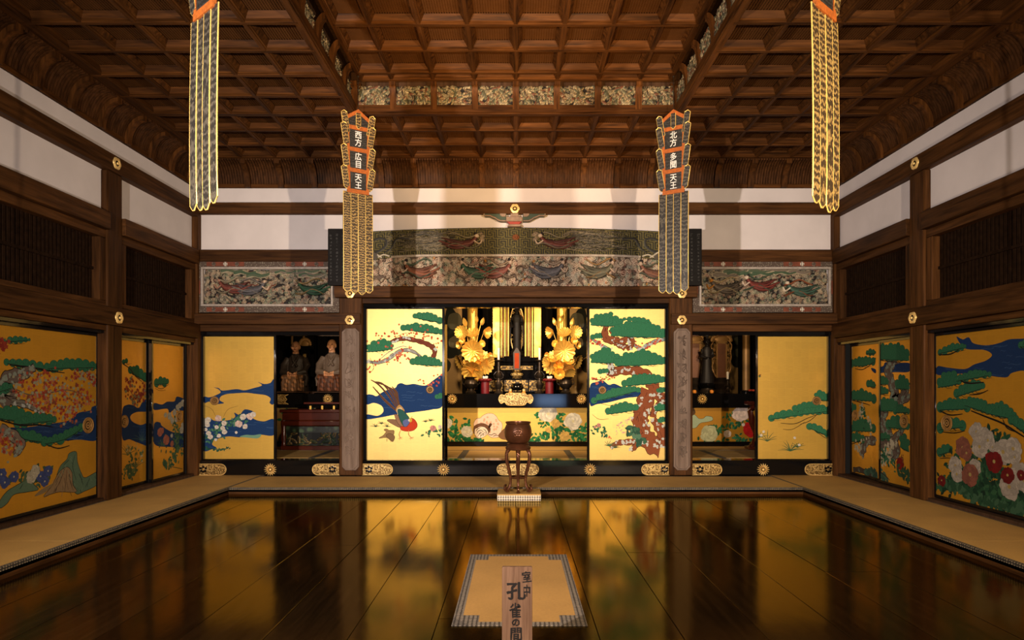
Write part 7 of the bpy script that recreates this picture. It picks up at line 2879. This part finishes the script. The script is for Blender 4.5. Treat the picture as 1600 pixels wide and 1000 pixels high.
# ------------------------------------------------------------------ hall: burner on its stand, mat, sign board
Yb = 7.53
xb = bx(809.5, Yb)
t = thing('stand_platform', 'low rush-topped platform with a white patterned border, under the burner stand', 'platform', (bx(811, 7.5), 7.54, ZF), 0)
w, d, h = 0.50, 0.40, 0.078
put('platform_body', MB().box(-w / 2, w / 2, -d / 2, d / 2, 0, h - 0.014), white_border, t, bevel=0.003)
put('rush_top', MB().box(-w / 2 - 0.002, w / 2 + 0.002, -d / 2 - 0.002, d / 2 + 0.002, h - 0.0135, h), tatami_a, t, bevel=0.002)
zs = ZF + h
t = thing('burner_stand', 'brown bronze stand with curved legs on the patterned platform', 'stand', (xb, Yb, zs), 0)
hl = 0.52
put('collar', MB().lathe([(0.125, hl - 0.03), (0.145, hl - 0.02), (0.15, hl), (0.135, hl + 0.012), (0.12, hl + 0.03), (0.128, hl + 0.045), (0.11, hl + 0.05)], seg=32), copper_brown, t)
put('ring', MB().tube([(0.095 * math.cos(a), 0.095 * math.sin(a), 0.17) for a in [2 * PI * k / 32 for k in range(33)]], 0.012, 8), copper_brown, t)
for k in range(6):
    a = 2 * PI * k / 6 + PI / 6 * 0 - PI / 2
    pr = [(0.115, hl - 0.015), (0.152, hl - 0.06), (0.155, hl - 0.14), (0.130, hl - 0.24), (0.108, 0.20), (0.100, 0.14), (0.108, 0.08), (0.135, 0.035), (0.162, 0.026), (0.180, 0.040), (0.178, 0.058), (0.164, 0.060)]
    pr2 = smooth(pr, False, 4)
    n = len(pr2)
    rad = [0.021 - 0.007 * min(1, i / (n * 0.6)) for i in range(n)]
    put('leg', MB().tube([(r_ * math.cos(a), r_ * math.sin(a), z_) for r_, z_ in pr2], rad, 10), copper_brown, t)
    put('foot_ball', MB().lathe([(0.008, 0), (0.022, 0.008), (0.024, 0.018), (0.010, 0.026)], seg=12), copper_brown, t, loc=(0.145 * math.cos(a), 0.145 * math.sin(a), 0))
put('centre_stem', MB().lathe([(0.03, hl - 0.03), (0.022, hl - 0.10), (0.026, hl - 0.2), (0.018, hl - 0.28), (0.006, hl - 0.33)], seg=14), copper_brown, t)
t = thing('incense_burner', 'round brown bronze incense burner with a crest, on the curved-leg stand', 'incense burner', (xb, Yb, zs + hl + 0.050), 0)
bp = [(0.085, 0), (0.11, 0.005), (0.135, 0.03), (0.156, 0.08), (0.162, 0.125), (0.156, 0.175), (0.142, 0.21), (0.136, 0.222), (0.140, 0.228), (0.148, 0.234), (0.150, 0.246), (0.144, 0.252), (0.130, 0.250), (0.128, 0.22), (0.14, 0.15), (0.10, 0.04)]
put('bowl', MB().lathe(bp, seg=40), copper_brown, t)
m = MB()
for k in range(7):
    a = 2 * PI * k / 6
    x, z = (0.030 * math.cos(a), 0.125 + 0.030 * math.sin(a)) if k < 6 else (0, 0.125)
    y = -math.sqrt(max(0, 0.162 ** 2 - x * x)) + 0.003 + abs(z - 0.125) * 0.08
    m.ball((x, y, z), (0.018, 0.006, 0.018), 10, 6)
m.tube([(0.052 * math.cos(a), -math.sqrt(0.1625 ** 2 - (0.052 * math.cos(a)) ** 2) + 0.006 * abs(math.sin(a)), 0.125 + 0.052 * math.sin(a)) for a in [2 * PI * k / 24 for k in range(25)]], 0.004, 6)
put('crest', m, copper_brown, t)
put('ash_bed', MB().lathe([(0.13, 0.205), (0.12, 0.21), (0.05, 0.214)], seg=24), plain('ash', (0.3, 0.28, 0.25), 0.95), t)

# prayer mat
ym0, ym1 = 3.50, 4.98
xm = 0.02
t = thing('prayer_mat', 'thin rush mat with a stepped grey brocade border on the dark boards', 'mat', (xm, (ym0 + ym1) / 2, ZF + 0.0015), 0)
w, l = 0.745, ym1 - ym0
bw, ck = 0.052, 0.145
put('rush_weave', MB().box(-w / 2 + 0.001, w / 2 - 0.001, -l / 2 + 0.001, l / 2 - 0.001, 0, 0.0040), mat_rush, t)
for nm, a, b, c, e in (('border_band', -w / 2, w / 2, -l / 2, -l / 2 + bw), ('border_band', -w / 2, w / 2, l / 2 - bw, l / 2), ('border_band', -w / 2, -w / 2 + bw, -l / 2 + bw, l / 2 - bw), ('border_band', w / 2 - bw, w / 2, -l / 2 + bw, l / 2 - bw)):
    put(nm, MB().box(a, b, c, e, 0, 0.0048), mat_border, t)
for sx in (-1, 1):
    for sy in (-1, 1):
        x0, x1 = sorted((sx * (w / 2 - bw), sx * (w / 2 - ck)))
        y0, y1 = sorted((sy * (l / 2 - bw), sy * (l / 2 - 0.155)))
        put('corner_patch', MB().box(x0, x1, y0, y1, 0, 0.0048), mat_border, t)

# the sign board in front of the mat
Ys = 3.10
xs_ = bx(808, Ys)
ztop = bz(886.5, Ys)
t = thing('sign_board', 'upright pale wooden sign board brushed 室中 孔雀の間, before the prayer mat', 'sign', (xs_, Ys, ZF + 0.0015), 0)
hb_ = ztop - ZF
put('board', MB().prism([(-0.074, 0.02), (0.074, 0.02), (0.073, hb_ - 0.004), (0.069, hb_), (-0.069, hb_), (-0.073, hb_ - 0.004)][::-1], 'y', 0, 0.022), sign_wood, t, bevel=0.002)
put('base_block', MB().box(-0.11, 0.11, -0.05, 0.072, 0, 0.04), sign_wood, t, bevel=0.004)


def sign_text(s, px, py, size, off, sx=1.0, rot=0.0, sh=0.0):
    """py is the glyph's top; size in photo pixels of the em"""
    sz = size * Ys / F
    me = text_mesh(s, sz, black_ink, 'brushed_letter', off, 0.0006, sx)
    xs2 = [v.co.x for v in me.vertices]
    ys2 = [v.co.y for v in me.vertices]
    if not xs2:
        return
    mx, my = (max(xs2) + min(xs2)) / 2, max(ys2)
    for v in me.vertices:
        v.co.x -= mx
        v.co.y -= my
        v.co.x += 0.10 * v.co.y * sh + 0.0012 * math.sin(v.co.y * 420)
        v.co.y += 0.0012 * math.sin(v.co.x * 330 + 1)
    put('brushed_letter', me, None, t, loc=(bx(px, Ys) - xs_, -0.0008, bz(py, Ys) - ZF), rot=(PI / 2, rot, 0))


sign_text('室', 822, 893, 18.5, 0.0010, 0.82, -0.1)
sign_text('中', 823, 914, 20, 0.0012, 0.62)
sign_text('孔', 806.5, 910, 29, 0.0024, 1.05)
sign_text('雀', 805, 942.5, 24.5, 0.0012, 0.78)
sign_text('の', 806, 967.5, 14, 0.0014, 1.0)
sign_text('間', 806.5, 981, 22, 0.0015, 0.92)

# painted motifs are flat print: many small strokes on one sheet
for o in bpy.data.objects:
    if o.name.startswith('painted_') and o.type == 'MESH' and o.parent is not None and 'painted_frame' not in o.name:
        o['kind'] = 'stuff'
